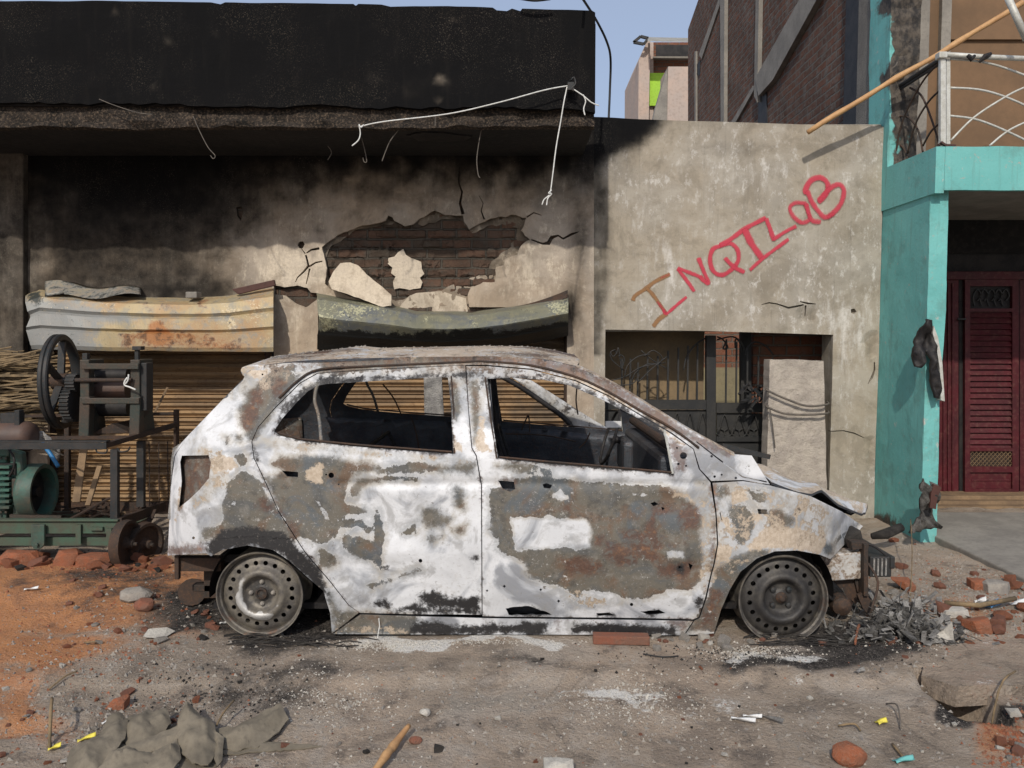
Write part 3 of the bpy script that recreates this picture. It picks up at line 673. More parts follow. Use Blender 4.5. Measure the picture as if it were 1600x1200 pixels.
shutter(497, 886, 500, 'orange rusted rolling shutter behind the burnt car')

# sheet-metal hoods over the shutters (hang from the wall as things of their own)
def hood(name, L, R_, topc, botc, prof, m, seed, label, masks):
    nu, nv = 90, len(prof)
    def fn(u, v):
        k = int(round(v*(nv-1))); t, dy = prof[k]
        x = L+(R_-L)*u
        yt = np.interp(x, *zip(*topc)); yb = np.interp(x, *zip(*botc)); py = yt+(yb-yt)*t
        n = float(fbm(x*.02, py*.03, seed, 3)); px = x+(n*14*(1 if u < .03 else .0))
        return P(px, py+n*1.5, YW-dy+n*.02)
    V, Fc, nf = slabgrid(nu, nv, fn, (0, .012, 0))
    V = np.array(V); q = proj(V); q[:, 0] = q[:, 0]
    o = mesh(name, (V, Fc), m, mask=masks(q)); return tag(o, label, 'awning')
hood('shutter_awning', 44, 427, [(44, 462), (62, 452), (120, 458), (200, 464), (300, 466), (360, 462), (400, 454), (427, 450)], [(44, 545), (150, 548), (300, 549), (415, 550), (427, 550)],
     [(0, .02), (.06, .12), (.13, .20), (.3, .235), (.36, .215), (.4, .24), (.6, .25), (.65, .225), (.69, .25), (.93, .25), (1, .235)], 'hood1', 5,
     'bent tan and grey shutter awning with orange rust above the cane crusher',
     lambda q: np.stack([.6*gauss(q, 380, 500, 60, 30), .85*gauss(q, 250, 530, 75, 12)+.8*gauss(q, 350, 535, 60, 11)+.95*gauss(q, 245, 515, 14, 16)+.8*gauss(q, 200, 534, 20, 8)+.40*gauss(q, 230, 478, 90, 12)+.35*gauss(q, 320, 470, 20, 14), .95*(1-sstep(q[:, 0], 90, 210))*sstep(q[:, 1], 455, 480)+.8*gauss(q, 190, 498, 40, 9)+.6*gauss(q, 350, 500, 30, 16), .25*gauss(q, 400, 480, 40, 20)+.9*gauss(q, 55, 465, 14, 14)], 1))
hood('shutter_awning', 496, 888, [(496, 458), (530, 464), (600, 474), (650, 486), (740, 487), (800, 479), (850, 470), (888, 463)], [(496, 546), (560, 549), (700, 552), (790, 545), (850, 533), (888, 524)],
     [(0, .02), (.05, .13), (.1, .22), (.3, .28), (.42, .31), (.46, .30), (.7, .22), (.74, .21), (.9, .13), (1, .09)], 'hood2', 15,
     'sagging green and black burnt shutter awning above the car roof',
     lambda q: np.stack([.9*gauss(q, 512, 515, 22, 30)+.7*gauss(q, 560, 480, 40, 14)+1.0*gauss(q, 870, 478, 22, 12)+.4*gauss(q, 700, 500, 100, 8), .45*gauss(q, 870, 495, 22, 14)+.3*gauss(q, 560, 480, 60, 12)+.25*gauss(q, 730, 500, 60, 10)+.5*gauss(q, 510, 520, 20, 20), q[:, 0]*0, .85*sstep(q[:, 1]-np.interp(q[:, 0], [496, 600, 700, 790, 888], [515, 512, 512, 508, 500]), -4, 10)+.3*gauss(q, 620, 490, 80, 10)], 1))  # black mask below the fold paints in shade on the downward face
o = mesh('curled_sheet', slabgrid(30, 6, lambda u, v: P(70+u*150, 440+12*u-4*math.sin(u*9)+v*(24-14*u), YW-.03-.16*v+.03*math.sin(u*7)), (0, .006, .004))[:2], 'hood1', smooth=True,
         mask=np.tile([0, .25, .6, .42], (360, 1))); tag(o, 'torn sheet metal flap curling up over the left awning', 'metal sheet')
o = mesh('rusty_plate', quadprism([(362, 452), (428, 437), (430, 446), (372, 460)], YW-.13, .03), 'door_brown', bevel=.004); tag(o, 'reddish-brown rusty strip lying on the left awning', 'metal strip')
o = mesh('brick', hexa([(a, b-.02, cc) for a, b, cc in pbox(291, 456, 309, 466, YW-.16, .1)[0]]), 'concrete', bevel=.008); tag(o, 'small grey block resting on top of the left awning', 'block')
o = mesh('bent_trim', slabgrid(30, 4, lambda u, v: P(730+u*157, 487-u*u*34+v*(3+9*u), YW-.05-.08*v), (0, .006, 0))[:2], 'brown_iron', smooth=True); tag(o, 'thin rusty strip lifting off the right awning top', 'metal strip')

# ================================================================== COMPOUND WALL with the gate opening and graffiti
cw = thing('compound_wall', (1.75, YW, 0), 'weathered grey-brown plaster wall with red graffiti and a low gate opening', 'wall')
out = [(928, 183), (960, 184), (1000, 186), (1060, 188), (1180, 192), (1290, 196), (1380, 198), (1379, 300), (1374, 520), (1368, 700), (1365, 840), (1295, 840), (1296, 750), (1299, 640), (1302, 523), (1200, 520), (1100, 517), (946, 515), (945, 620), (944, 840), (928, 840)]
sc_ = [crackpoly([(1190, 476), (1202, 473), (1215, 475), (1232, 481), (1248, 478), (1256, 476)], [1, 2, 2, 3, 3, 2]), crackpoly([(1259, 477), (1259, 494)], [3, 1.5]), crackpoly([(1250, 471), (1262, 474), (1275, 475)], [1.5, 3, 1]),
       crackpoly([(1298, 674), (1318, 673), (1335, 677), (1350, 684)], [1.5, 1.6, 1.8, 1]), crackpoly([(1356, 600), (1362, 590), (1366, 578), (1366, 566)], [1, 4, 3, 2]), [(1330, 483), (1336, 482), (1339, 487), (1335, 491), (1330, 489)]]
V2, Tn = cdt(out, sc_, 9)
spall = [(1343, 526), (1358, 521), (1372, 524), (1370, 560), (1366, 566), (1356, 545), (1348, 532)]; spall2 = [(1356, 690), (1366, 678), (1365, 710), (1362, 730), (1357, 715), (1359, 700)]; spall3 = [(1250, 480), (1268, 478), (1275, 490), (1272, 502), (1260, 507), (1252, 498)]
def cwb(q):
    b = fbm(q[:, 0]*.015, q[:, 1]*.015, 14, 3)*.012
    for s_ in (spall, spall2, spall3): b = b+.014*sstep(sdf(q, s_), -1.5, 1.5)
    return b
V, Fc, mi = thick(V2, Tn, plane_map(YW+.002, cwb), (0, .04, 0))
p = np.vstack([V2, V2]); X = p[:, 0]; Y = p[:, 1]; nz = fbm(X*.02, Y*.02, 5, 4)
s = 1.0*(1-sstep(X-928+(Y-185)*1.55+nz*40, 95, 165))*(Y < 300)
s = np.maximum(s, (.6+nz*.3)*(1-sstep(X+nz*16, 938, 958))*(Y < 560)); s = np.maximum(s, .35*gauss(p, 965, 255, 40, 50)); s = np.maximum(s, .28*gauss(p, 1150, 232, 110, 14)); s = np.maximum(s, .18*gauss(p, 1000, 210, 300, 18))
s = np.maximum(s, .3*gauss(p, 1330, 820, 60, 20)); s = np.maximum(s, .22*sstep(-Y, -205, -192))
pale_mask = .35*gauss(p, 1060, 430, 60, 60)+.3*gauss(p, 1180, 270, 130, 35)+.35*gauss(p, 1330, 560, 40, 70)+.25*gauss(p, 1330, 480, 60, 60)+.2*gauss(p, 1000, 330, 40, 80)
spm = np.maximum.reduce([sstep(sdf(p, a_), -1, 1) for a_ in (spall, spall2, spall3)])*.35
mesh('plaster_front', (V, Fc), ['compound', 'compound'], cw, mask=np.stack([np.clip(s, 0, 1), pale_mask, spm, 0*s], 1), mi=mi)
mk = np.tile([.25, .2, 0, 0], (32, 1))
xl = P(946, 515, YW)[0]; xr = P(1300, 600, YW)[0]; zl = P(1120, 519, YW)[2]; ztw = P(1150, 192, YW)[2]; x1 = 2.84
mesh('wall', join([box(.62, xl-.004, YW+.045, YW+.23, -.1, ztw-.03), box(xr+.004, x1, YW+.045, YW+.23, -.1, ztw-.03), box(xl-.004, xr+.004, YW+.045, YW+.23, zl+.006, ztw-.03)]), 'compound', cw, mask=mk[:24])
mesh('coping', box(.63, x1, YW+.02, YW+.26, ztw-.028, ztw-.004), 'compound', cw, mask=np.tile([.35, .1, 0, 0], (8, 1)), bevel=.008)
# graffiti strokes
gc = lambda L: c(970, 260, 4.21, L)
def stroke(L, w, m, name='graffiti_stroke', amp=1):
    pts = catmull([Vector(P(x, y, YW)) for x, y in gc(L)], 8)
    a = (pts[0]-pts[1]).normalized()*w*.6; b = (pts[-1]-pts[-2]).normalized()*w*.6
    pts = [pts[0]+a]+pts+[pts[-1]+b]
    V = []; Mk = []; prof = [(-1, 0), (-.5, .75), (0, 1), (.5, .75), (1, 0)]
    for i, q in enumerate(pts):
        d = pts[min(i+1, len(pts)-1)]-pts[max(i-1, 0)]; nn = Vector((-d.z, 0, d.x)).normalized()
        for k, vv in prof:
            V.append(tuple(q+nn*k*w*(1.28+.35*float(fbm(i*.35+stroke.k*3.1, 1, 7, 2))))); Mk.append([vv*(0 if i in (0, len(pts)-1) else 1)*amp, 0, 0, 1])
    Fc = [(i*5+j, i*5+j+1, (i+1)*5+j+1, (i+1)*5+j) for i in range(len(pts)-1) for j in range(4)]
    stroke.k += 1; V = np.array(V); V[:, 1] = YW+.002+cwb(proj(V))-.0035-.00035*stroke.k
    return mesh(name, (V, Fc), m, GR, mask=np.array(Mk))
stroke.k = 0
GR = thing('graffiti', P(1150, 400, YW), 'red and brown spray-painted INQILaB slanting up across the grey plaster wall', 'graffiti')
stroke([(80, 880), (95, 850), (170, 800), (230, 755), (320, 710)], .020, 'spray_tan'); stroke([(170, 800), (215, 850), (300, 970)], .018, 'spray_tan'); stroke([(215, 1050), (250, 1005), (300, 970)], .022, 'spray_tan')
stroke([(280, 945), (300, 968), (370, 910), (430, 860)], .014, 'spray_red'); stroke([(240, 890), (300, 970)], .014, 'spray_red', amp=.6); stroke([(260, 735), (320, 710)], .010, 'spray_red', amp=.55)
stroke([(480, 820), (440, 760), (375, 675)], .017, 'spray_red'); stroke([(375, 670), (430, 690), (530, 730)], .016, 'spray_red'); stroke([(510, 605), (540, 680), (575, 765), (545, 750), (520, 725)], .019, 'spray_red')
stroke([(650, 525), (605, 545), (585, 610), (605, 685), (660, 715), (725, 680), (770, 620), (765, 550), (720, 508), (650, 520)], .020, 'spray_red'); stroke([(685, 605), (740, 660), (810, 695)], .019, 'spray_red')
stroke([(655, 518), (720, 480), (820, 408), (950, 340)], .021, 'spray_red'); stroke([(815, 415), (855, 500), (925, 600)], .030, 'spray_red'); stroke([(850, 680), (940, 600), (1020, 540), (1100, 480)], .017, 'spray_red')
stroke([(955, 345), (980, 410), (1005, 485)], .020, 'spray_red'); stroke([(1005, 480), (1080, 430), (1150, 395)], .017, 'spray_red')
stroke([(1215, 245), (1150, 240), (1112, 270), (1130, 325), (1190, 370), (1240, 345), (1225, 285), (1215, 245)], .020, 'spray_red', amp=.85); stroke([(1220, 255), (1240, 330), (1265, 360), (1310, 365)], .022, 'spray_red', amp=.85)
stroke([(1215, 180), (1215, 148), (1250, 92), (1310, 75), (1355, 108), (1355, 165), (1300, 235)], .024, 'spray_red'); stroke([(1300, 225), (1375, 145), (1435, 120), (1465, 165), (1435, 260), (1350, 335), (1300, 300), (1255, 235), (1225, 165)], .023, 'spray_red', amp=.9)
stroke([(1355, 335), (1400, 310)], .02, 'spray_red', amp=.8)

# ================================================================== BEHIND THE GATE
o = mesh('yard_wall', box(.62, 1.625, 6.74, 6.86, -.1, 2.4), 'tan'); tag(o, 'tan rendered yard wall behind the left half of the gate', 'wall')
bw = thing('brick_yard_wall', (3, 9.6, 0), 'rough brick yard wall with pale yellow render low down, seen through gate', 'wall')
mesh('brickwork', box(1.2, 2.9, 9.6, 9.8, -.1, 3.0), 'brick_back', bw); mesh('render', box(1.3, 2.75, 9.56, 9.597, -.1, 1.05), 'yellow', bw)
o = mesh('brick_pier', box(2.06, 2.856, 6.8, 7.0, -.1, 2.6), 'brick_back'); tag(o, 'dark brick pier inside yard behind the concrete slab', 'pier')
o = mesh('steel_post', pbox(1158, 470, 1174, 800, 6.72, .06), 'gate'); tag(o, 'dark steel post standing in the yard behind the gate', 'post')

gate = thing('iron_gate', P(1070, 815, 6.5), 'black wrought-iron gate with vertical bars, scrolls and riveted lower panels', 'gate')
YG = 6.5
def gbar(x0, y0, x1, y1, w=.022, d=.02, Y=YG): return bar(P(x0, y0, Y), P(x1, y1, Y), w, d)
mesh('gate_post', pbox(1104, 524, 1119, 835, YG-.03, .06), 'gate', gate, bevel=.004)
mesh('mid_rail', pbox(940, 625, 1103.5, 640, YG-.02, .04), 'gate', gate); mesh('mid_rail', pbox(1119.5, 630, 1215, 645, YG-.02, .04), 'gate', gate)
mesh('lower_rail', pbox(1119.5, 682, 1215, 690, YG-.02, .03), 'gate', gate); mesh('lower_rail', pbox(940, 682, 1103.5, 690, YG-.02, .03), 'gate', gate)
mesh('sheet_panel', pbox(938, 640.5, 1103, 840, YG+.005, .006), 'gate', gate); mesh('sheet_panel', pbox(1120, 645.5, 1215, 840, YG+.005, .006), 'gate', gate)
for x, y0 in [(972, 560), (985, 560), (997, 566), (1012, 558), (1028, 556), (1044, 548), (1060, 543), (1075, 540), (1090, 538)]: mesh('gate_bar', gbar(x, y0, x-1, 626, .014, .012), 'gate', gate)
for x, y0 in [(1135, 530), (1151, 534), (1168, 545), (1185, 556), (1199, 566)]: mesh('gate_bar', gbar(x, y0, x-1, 632, .013, .012), 'gate', gate)
def curl(pts, r=.007, Y=YG-.01, m='gate', nm='scroll', par=gate): return mesh(nm, tube([P(x, y, Y) for x, y in pts], r, 6, smooth=4), m, par, smooth=True)
g5 = lambda L: c(940, 500, 4.21, L)
curl(g5([(760, 110), (800, 130), (830, 180), (800, 190), (815, 150)])); curl(g5([(880, 185), (880, 130), (905, 140), (920, 210)])); curl(g5([(760, 130), (860, 110), (920, 150), (945, 220)])); curl(g5([(700, 110), (620, 160), (560, 240), (540, 330)])); curl(g5([(1130, 230), (1080, 170), (1010, 145), (960, 180), (940, 240)]))
for k in range(4):
    x = 1123+k*23; curl([(x, 676), (x+9, 648), (x+18, 676)], .006); curl([(x+1, 668), (x-2, 678), (x+6, 683), (x+9, 674), (x+3, 670)], .006); curl([(x+17, 668), (x+20, 678), (x+12, 683), (x+9, 674), (x+14, 670)], .006)
for k in range(4):
    x = 1030+k*20; curl([(x, 676), (x+8, 645), (x+16, 676)], .006)
wr = thing('scrap_grille', P(1000, 600, 6.35), 'tangled grey scrolls of a burnt window grille leaning inside the gate opening', 'scrap iron')
for L in ([(130, 330), (120, 250), (110, 180), (100, 215), (75, 240), (60, 210), (90, 195)], [(130, 330), (150, 260), (130, 230), (110, 240)], [(150, 330), (75, 270), (55, 225), (80, 200), (105, 225)], [(150, 380), (170, 300), (240, 240), (320, 225)], [(190, 430), (220, 350), (300, 290), (370, 290)], [(60, 400), (160, 370), (260, 310), (420, 280)], [(240, 410), (330, 320), (430, 240)], [(90, 430), (200, 420), (250, 360)], [(280, 240), (340, 200), (400, 250), (360, 300)], [(260, 200), (330, 260), (430, 320)]):
    curl(g5(L), .0045, 6.33+.05*rnd.random(), 'dark_iron', 'scroll', wr)
# leaning rough concrete slab roped into the opening
slab = thing('concrete_slab', P(1245, 815, 6.0), 'tall rough pinkish concrete slab standing on end, tied across the gate opening', 'concrete slab')
V2, Tn = cdt(rough_poly([(1203, 562), (1240, 562), (1287, 564), (1289, 640), (1292, 760), (1292, 835), (1197, 835), (1199, 700), (1201, 640)], 8, .8, 3), [], 5)
V, Fc, mi = thick(V2, Tn, plane_map(6.02, lambda q: fbm(q[:, 0]*.12, q[:, 1]*.12, 3, 4)*.008), (0, .14, 0)); mesh('slab', (V, Fc), 'rough_concrete', slab)
for y0, y1, sg in ((608, 636, 14), (634, 650, 12)):
    L = [P(1199, y0, 6.12), P(1199, y0+2, 5.98), P(1225, y0+sg, 5.97), P(1260, y1-2, 5.97), P(1292, y1-4, 5.98), P(1293, y1-8, 6.14)]
    o = mesh('rope', tube(L, .0085, 6, smooth=5), 'wire_g', smooth=True); tag(o, {608: 'upper dark rope sagging across the standing concrete slab', 634: 'lower dark rope round the standing concrete slab'}[y0], 'rope', 'ropes round the concrete slab')
o = mesh('rope_end', tube([P(1203, 640, 5.97), P(1207, 665, 5.97), P(1211, 700, 5.975)], .005, 5, smooth=4), 'wire_g'); tag(o, 'loose rope end hanging down left side of the concrete slab', 'rope')
rr = []
for i in range(26):
    a = P(1166+rnd.random()*40, 598+rnd.random()*34, 6.3); b = tuple(a[k]+rnd.uniform(-.07, .07) for k in range(3)); rr.append(bar(a, b, rnd.uniform(.01, .05), .012))
o = mesh('scrap_heap', join(rr), 'dark_iron'); tag(o, 'crumpled dark scrap caught on gate beside the concrete slab', 'scrap')

# ================================================================== BRICK BUILDING (right, behind)
bb = thing('brick_building', (2.9, 9, 0), 'tall unplastered brick building with cement columns and slanting stair beam', 'building')
def xmap(pts, X): return [PX(x, y, X) for x, y in pts]
f = xmap([(1075, 230), (1075, 46), (1091, 0), (1118, -90), (1346, -520), (1346, 230)], 2.9); n = len(f); b = [(x+4, y, z) for x, y, z in f]
b = [(x+.28, y, z) for x, y, z in f]
mesh('brick_wall', (f+b, [tuple(range(n)), tuple(reversed(range(n, 2*n)))]+[(i, i+n, (i+1) % n+n, (i+1) % n) for i in range(n)]), 'brick_side', bb)
def xprism(pts, X, t, name, m):
    f = xmap(pts, X-t); n = len(f); b = [(X-.002, y, z) for x, y, z in f]
    return mesh(name, (f+b, [tuple(range(n)), tuple(reversed(range(n, 2*n)))]+[(i, i+n, (i+1) % n+n, (i+1) % n) for i in range(n)]), m, bb)
mesh('corner_column', box(2.86, 3.3, YW+.24, 6.75, 0, 9), 'concrete', bb, bevel=.01)
xprism([(1180, 122), (1265, -30), (1292, -30), (1207, 125), (1185, 150)], 2.9, .06, 'stair_beam', 'concrete')
xprism([(1185, 152), (1197, 140), (1199, 200), (1184, 200)], 2.9, .012, 'opening', 'black')
xprism([(1125, -20), (1132, -20), (1131, 200), (1126, 200)], 2.9, .05, 'cement_column', 'concrete')
xprism([(1181, -20), (1186, -20), (1183, 160), (1178, 150)], 2.9, .05, 'cement_column', 'concrete')
xprism([(1137, 200), (1176, 134), (1179, 138), (1144, 200)], 2.9, .03, 'cement_strip', 'concrete')
xprism([(1092, 85), (1124, -5), (1127, 0), (1096, 92)], 2.9, .02, 'cement_strip', 'concrete')
xprism([(1085, 80), (1087, 80), (1087, 200), (1085, 200)], 2.9, .03, 'cement_strip', 'concrete')
xprism([(1086, 104), (1094, 94), (1093, 118), (1088, 116)], 2.9, .01, 'opening', 'black')

# far house between
fh = thing('far_house', (3.6, 17, 0), 'distant narrow house with tin roof, lime green wall panel and brick top', 'building')
YH = 17
mesh('side_wall', quadprism([(997, 230), (998, 95), (1011, 64), (1016, 64), (1013, 230)], YH-.4, 2), 'pinkwall', fh)
mesh('brick_wall', pbox(1013, 66, 1110, 240, YH, 3), 'brick_back', fh)
mesh('pillar', pbox(1014, 66, 1021, 230, YH-.12, .1), 'pinkwall', fh)
mesh('window_opening', pbox(1025, 70, 1090, 88, YH-.02, .05), 'black', fh)
mesh('lintel', pbox(1020, 88, 1090, 91, YH-.14, .13), 'concrete', fh)
mesh('green_panel', quadprism([(1013, 114), (1041, 114), (1026, 165), (1013, 165)], YH-.2, .05), 'lime', fh)
mesh('front_wall', quadprism([(1044, 104), (1110, 104), (1110, 240), (1042, 240)], YH-1.4, .8), 'pinkwall', fh)
mesh('stair_wall', quadprism([(1043, 106), (1044, 240), (1010, 240), (1024, 170)], YH-1.38, .2), 'concrete', fh)
mesh('tin_roof', grid(25, 3, lambda u, v: P(1012+u*110, 58+2*u+(6+.8*abs(math.sin(u*40)))*v, YH-.5-v*.4)), 'tin', fh)
mesh('eave_frame', join([bar(P(990, 66, YH-.6), P(1001, 57, YH-.6), .05), bar(P(1001, 57, YH-.6), P(1013, 60, YH-.6), .05), bar(P(990, 66, YH-.6), P(1006, 69, YH-.6), .05), bar(P(1006, 69, YH-.6), P(1013, 60, YH-.6), .05)]), 'dark_iron', fh)

# ================================================================== TEAL HOUSE
XT = 2.855
th = thing('teal_house', (4.5, 6.5, 0), 'turquoise painted house with projecting balcony and dark red double door', 'building')
def teal(name, V2, Tn, f, off, msk, **k):
    V, Fc, mi = thick(V2, Tn, f, off); q = proj(V); r, g = msk(q); return mesh(name, (V, Fc), 'teal', th, mask=np.stack([np.clip(r, 0, 1), g, r*0, r*0], 1), **k)
# pillar side (receding) as a solid wing wall
zt2 = P(1460, 297, 5.5)[2]
def wing(q): return np.stack([np.full(len(q), XT)+fbm(q[:, 0]*6, q[:, 1]*6, 4, 3)*.006, q[:, 0], q[:, 1]], 1)
V2, Tn = cdt([(5.5, -.05), (6.44, -.05), (6.44, 2.5), (5.5, 2.5)], [], .04)
teal('wing_wall', V2, Tn, wing, (.05, 0, 0), lambda q: (.5*gauss(q, 1385, 810, 40, 24)+.4*gauss(q, 1455, 790, 20, 40)+.25*gauss(q, 1370, 820, 60, 14), -.35+0*q[:, 0]))
V2, Tn = cdt([(XT, -.05), (XT+.115, -.05), (XT+.105, 1), (XT+.13, 1.6), (XT+.12, 2.46), (XT, 2.46)], [], .035)
teal('pillar_front', V2, Tn, lambda q: np.stack([q[:, 0], 5.495+fbm(q[:, 0]*9, q[:, 1]*9, 4, 3)*.01, q[:, 1]], 1), (0, .5, 0), lambda q: (.5*gauss(q, 1455, 810, 20, 30), .12+.3*fbm(q[:, 0]*.1, q[:, 1]*.1, 3)))
# balcony slab
YB = 5.42; zf0 = P(1500, 297, YB)[2]; zf1 = P(1500, 229, YB)[2]
def tb(name, x0, x1, y0, y1, z0, z1, r=0., g=.2, st=.06, ax=1):
    vf = box(x0, x1, y0, y1, z0, z1); return mesh(name, vf, 'teal', th, mask=np.tile([r, g, 0, 0], (8, 1)), bevel=.008)
V2, Tn = cdt([(XT+.05, zf0), (8, zf0), (8, zf1), (XT+.05, zf1)], [], .07)
teal('balcony_fascia', V2, Tn, lambda q: np.stack([q[:, 0], np.full(len(q), YB), q[:, 1]+.006*fbm(q[:, 0]*8, q[:, 1]*8, 3)], 1), (0, .04, 0), lambda q: (.1*gauss(q, 1500, 260, 400, 30), .05+0*q[:, 0]))
z6 = P(1383, 268, YW)[2]
vf = ([(XT-.012, YB, zf0-.02), (XT-.012, YW+.2, zf0-.02), (XT-.012, YW+.2, z6+.02), (XT-.012, YB, zf1), (XT+.048, YB, zf0-.02), (XT+.048, YW+.2, zf0-.02), (XT+.048, YW+.2, z6+.02), (XT+.048, YB, zf1)],
      [(0, 1, 2, 3), (7, 6, 5, 4), (0, 4, 5, 1), (1, 5, 6, 2), (2, 6, 7, 3), (3, 7, 4, 0)])
mesh('balcony_side', vf, 'teal', th, mask=np.tile([.05, .1, 0, 0], (8, 1)))
mesh('balcony_slab', box(XT+.05, 8, YB+.042, 7.0, zf0+.03, zf1-.02), 'concrete', th)
mesh('ground_floor_wall', join([box(XT+.05, P(1470, 500, 7)[0]-.05, 7, 7.2, -.05, zf0+.03), box(P(1470, 500, 7)[0]-.05, 8, 7, 7.2, P(1500, 436, 7)[2]+.22, zf0+.03)]), 'soot', th)
mesh('side_panel_wall', box(P(1684, 500, 7)[0], 7.6, 6.99, 7.19, -.05, zf0+.03), 'soot', th)
mesh('transom', pbox(1462, 366, 1800, 434, 7.03, .1), 'black', th)
mesh('party_wall', box(7.6, 7.8, 5.5, 7, 0, zf0), 'teal', th, mask=np.tile([0, .1, 0, 0], (8, 1)))
# upper storey: burnt corner column, dark gap, brown wall
V2, Tn = cdt([(2.845, z6-.1), (3.06, z6-.1), (3.08, 6), (2.83, 6)], [], .035)
def um(q):
    r = .15+.9*sstep(q[:, 0]+14*fbm(q[:, 1]*.03, q[:, 0]*.03, 3), 1388, 1400); r = r+.3*gauss(q, 1400, 40, 40, 50)-.75*gauss(q, 1390, 78, 14, 16)-.5*gauss(q, 1386, 180, 8, 70)-.55*gauss(q, 1400, 225, 18, 30)-.4*gauss(q, 1422, 215, 5, 30)
    return r, .2+0*r
teal('corner_column', V2, Tn, lambda q: np.stack([q[:, 0], 6.12+fbm(q[:, 0]*7, q[:, 1]*7, 4, 4)*.035, q[:, 1]], 1), (0, .35, 0), um)
mesh('upper_wall', box(3.05, 8, 6.85, 7.0, zf1-.02, 6.5), 'brownwall', th)
mesh('side_return', box(2.86, 3.1, 6.48, 7.0, z6-.2, 6), 'black', th)
mesh('door_jamb', box(3.58, 3.66, 6.8, 6.848, zf1-.02, 6.5), 'concrete', th)
mesh('wall_strip', box(3.67, 8, 6.82, 6.848, P(1500, 60, 6.8)[2], P(1500, 28, 6.8)[2]), 'brownwall', th)
# dark red folding door
rd = thing('red_door', P(1530, 776, 6.98), 'dark red metal door with louvred leaf and small lattice panel', 'door')
YD = 6.95
def leafbox(n, x0, y0, x1, y1, Y=YD, d=.03, m='red', par=rd, bv=.004): return mesh(n, pbox(x0, y0, x1, y1, Y, d), m, par, bevel=bv)
leafbox('narrow_leaf', 1466, 436, 1498, 772, YD+.012, .03)
for x in (1474, 1481, 1488): leafbox('rib', x, 442, x+3, 768, YD-.004, .012)
fr = [(1508, 437, 1516, 774), (1582, 437, 1592, 774), (1516, 437, 1582, 447), (1516, 482, 1582, 487), (1516, 700, 1582, 705), (1516, 729, 1582, 738), (1516, 764, 1582, 774)]
mesh('leaf_frame', join([pbox(a, b, cc, d, YD-.02, .035) for a, b, cc, d in fr]), 'red', rd)
mesh('louvres', join([hexa([P(1516, y+7, YD-.012), P(1582, y+7, YD-.012), P(1582, y+8, YD+.01), P(1516, y+8, YD+.01), P(1516, y, YD+.008), P(1582, y, YD+.008), P(1582, y+1, YD+.014), P(1516, y+1, YD+.014)]) for y in range(489, 700, 9)]+[pbox(1516, 487, 1582, 700, YD+.016, .005)]), 'red', rd)
mesh('ornate_panel', join([tube([P(1523+k*11, 478, YD), P(1520+k*11, 465, YD), P(1527+k*11, 452, YD), P(1533+k*11, 462, YD), P(1527+k*11, 470, YD)], .007, 5, smooth=3) for k in range(5)]), 'dark_iron', rd)
mesh('panel_backing', pbox(1516, 447, 1582, 482, YD+.02, .005), 'black', rd)
lt = []
for k in range(-3, 11):
    x = 1518+k*6.5
    for s_ in (0, 1):
        x0, x1_ = (x, x+22) if s_ else (x+22, x)
        a = max(min(x0, 1582), 1516); b2 = max(min(x1_, 1582), 1516)
        if abs(x1_-x0) and a != b2:
            ya = 705+(a-x0)/(x1_-x0)*24; yb = 705+(b2-x0)/(x1_-x0)*24; lt.append(bar(P(a, ya, YD-.003-.004*s_), P(b2, yb, YD-.003-.004*s_), .008, .003))
mesh('lattice', join(lt), 'wood', rd); mesh('lattice_backing', pbox(1516, 705, 1582, 729, YD+.02, .005), 'brown_iron', rd)
mesh('bottom_panel', pbox(1516, 738, 1582, 764, YD+.003, .01), 'red', rd); leafbox('rib', 1518, 749, 1580, 752, YD-.002, .006)
leafbox('second_leaf', 1594, 437, 1680, 774, YD-.006, .03); leafbox('door_header', 1462, 424, 1700, 436.5, YD-.03, .06)
leafbox('gap_post', 1499, 437, 1507, 774, YD+.02, .02, 'black'); leafbox('latch', 1497, 497, 1510, 500, YD-.03, .015, 'dark_iron')
o = mesh('threshold', join([pbox(1462, 775, 1760, 783, 6.75, .3), pbox(1462, 783.5, 1760, 791, 6.66, .35), pbox(1464, 791.5, 1760, 806, 6.57, .4)]), 'wood', bevel=.004); tag(o, 'worn brown timber step running below the dark red door', 'door step')
# railing
rl = thing('balcony_railing', P(1475, 228, 5.5), 'white painted balcony railing with interlaced curved rods', 'railing')
mesh('corner_post', pbox(1470, 84, 1478, 229, 5.46, .03), 'whitepipe', rl); mesh('corner_post', pbox(1479, 92, 1485, 229, 5.5, .03), 'whitepipe', rl)
mesh('top_rail', tube([P(1472, 85, 5.48), P(1540, 89, 5.48), P(1800, 100, 5.48)], .017, 10), 'whitepipe', rl, smooth=True)
mesh('post_cap', pbox(1468, 80, 1481, 90, 5.44, .06), 'whitepipe', rl, bevel=.006)
mesh('side_rail', join([tube([P(1476, 88, 5.5), P(1402, 137, 6.16)], .016, 8), tube([P(1478, 94, 5.5), P(1404, 141, 6.14)], .010, 8)]), 'dark_iron', rl)
for L in ([(1485, 92), (1530, 96), (1575, 108), (1640, 135), (1700, 175)], [(1485, 137), (1540, 142), (1600, 164), (1660, 200)], [(1485, 181), (1530, 188), (1590, 213), (1620, 230)], [(1485, 220), (1520, 185), (1560, 158), (1600, 137), (1680, 110)], [(1546, 228), (1570, 208), (1600, 192), (1680, 160)], [(1610, 229), (1660, 190), (1740, 150)]):
    mesh('curved_rod', tube([P(x, y, 5.5) for x, y in L], .0075, 6, smooth=5), 'whitepipe', rl, smooth=True)
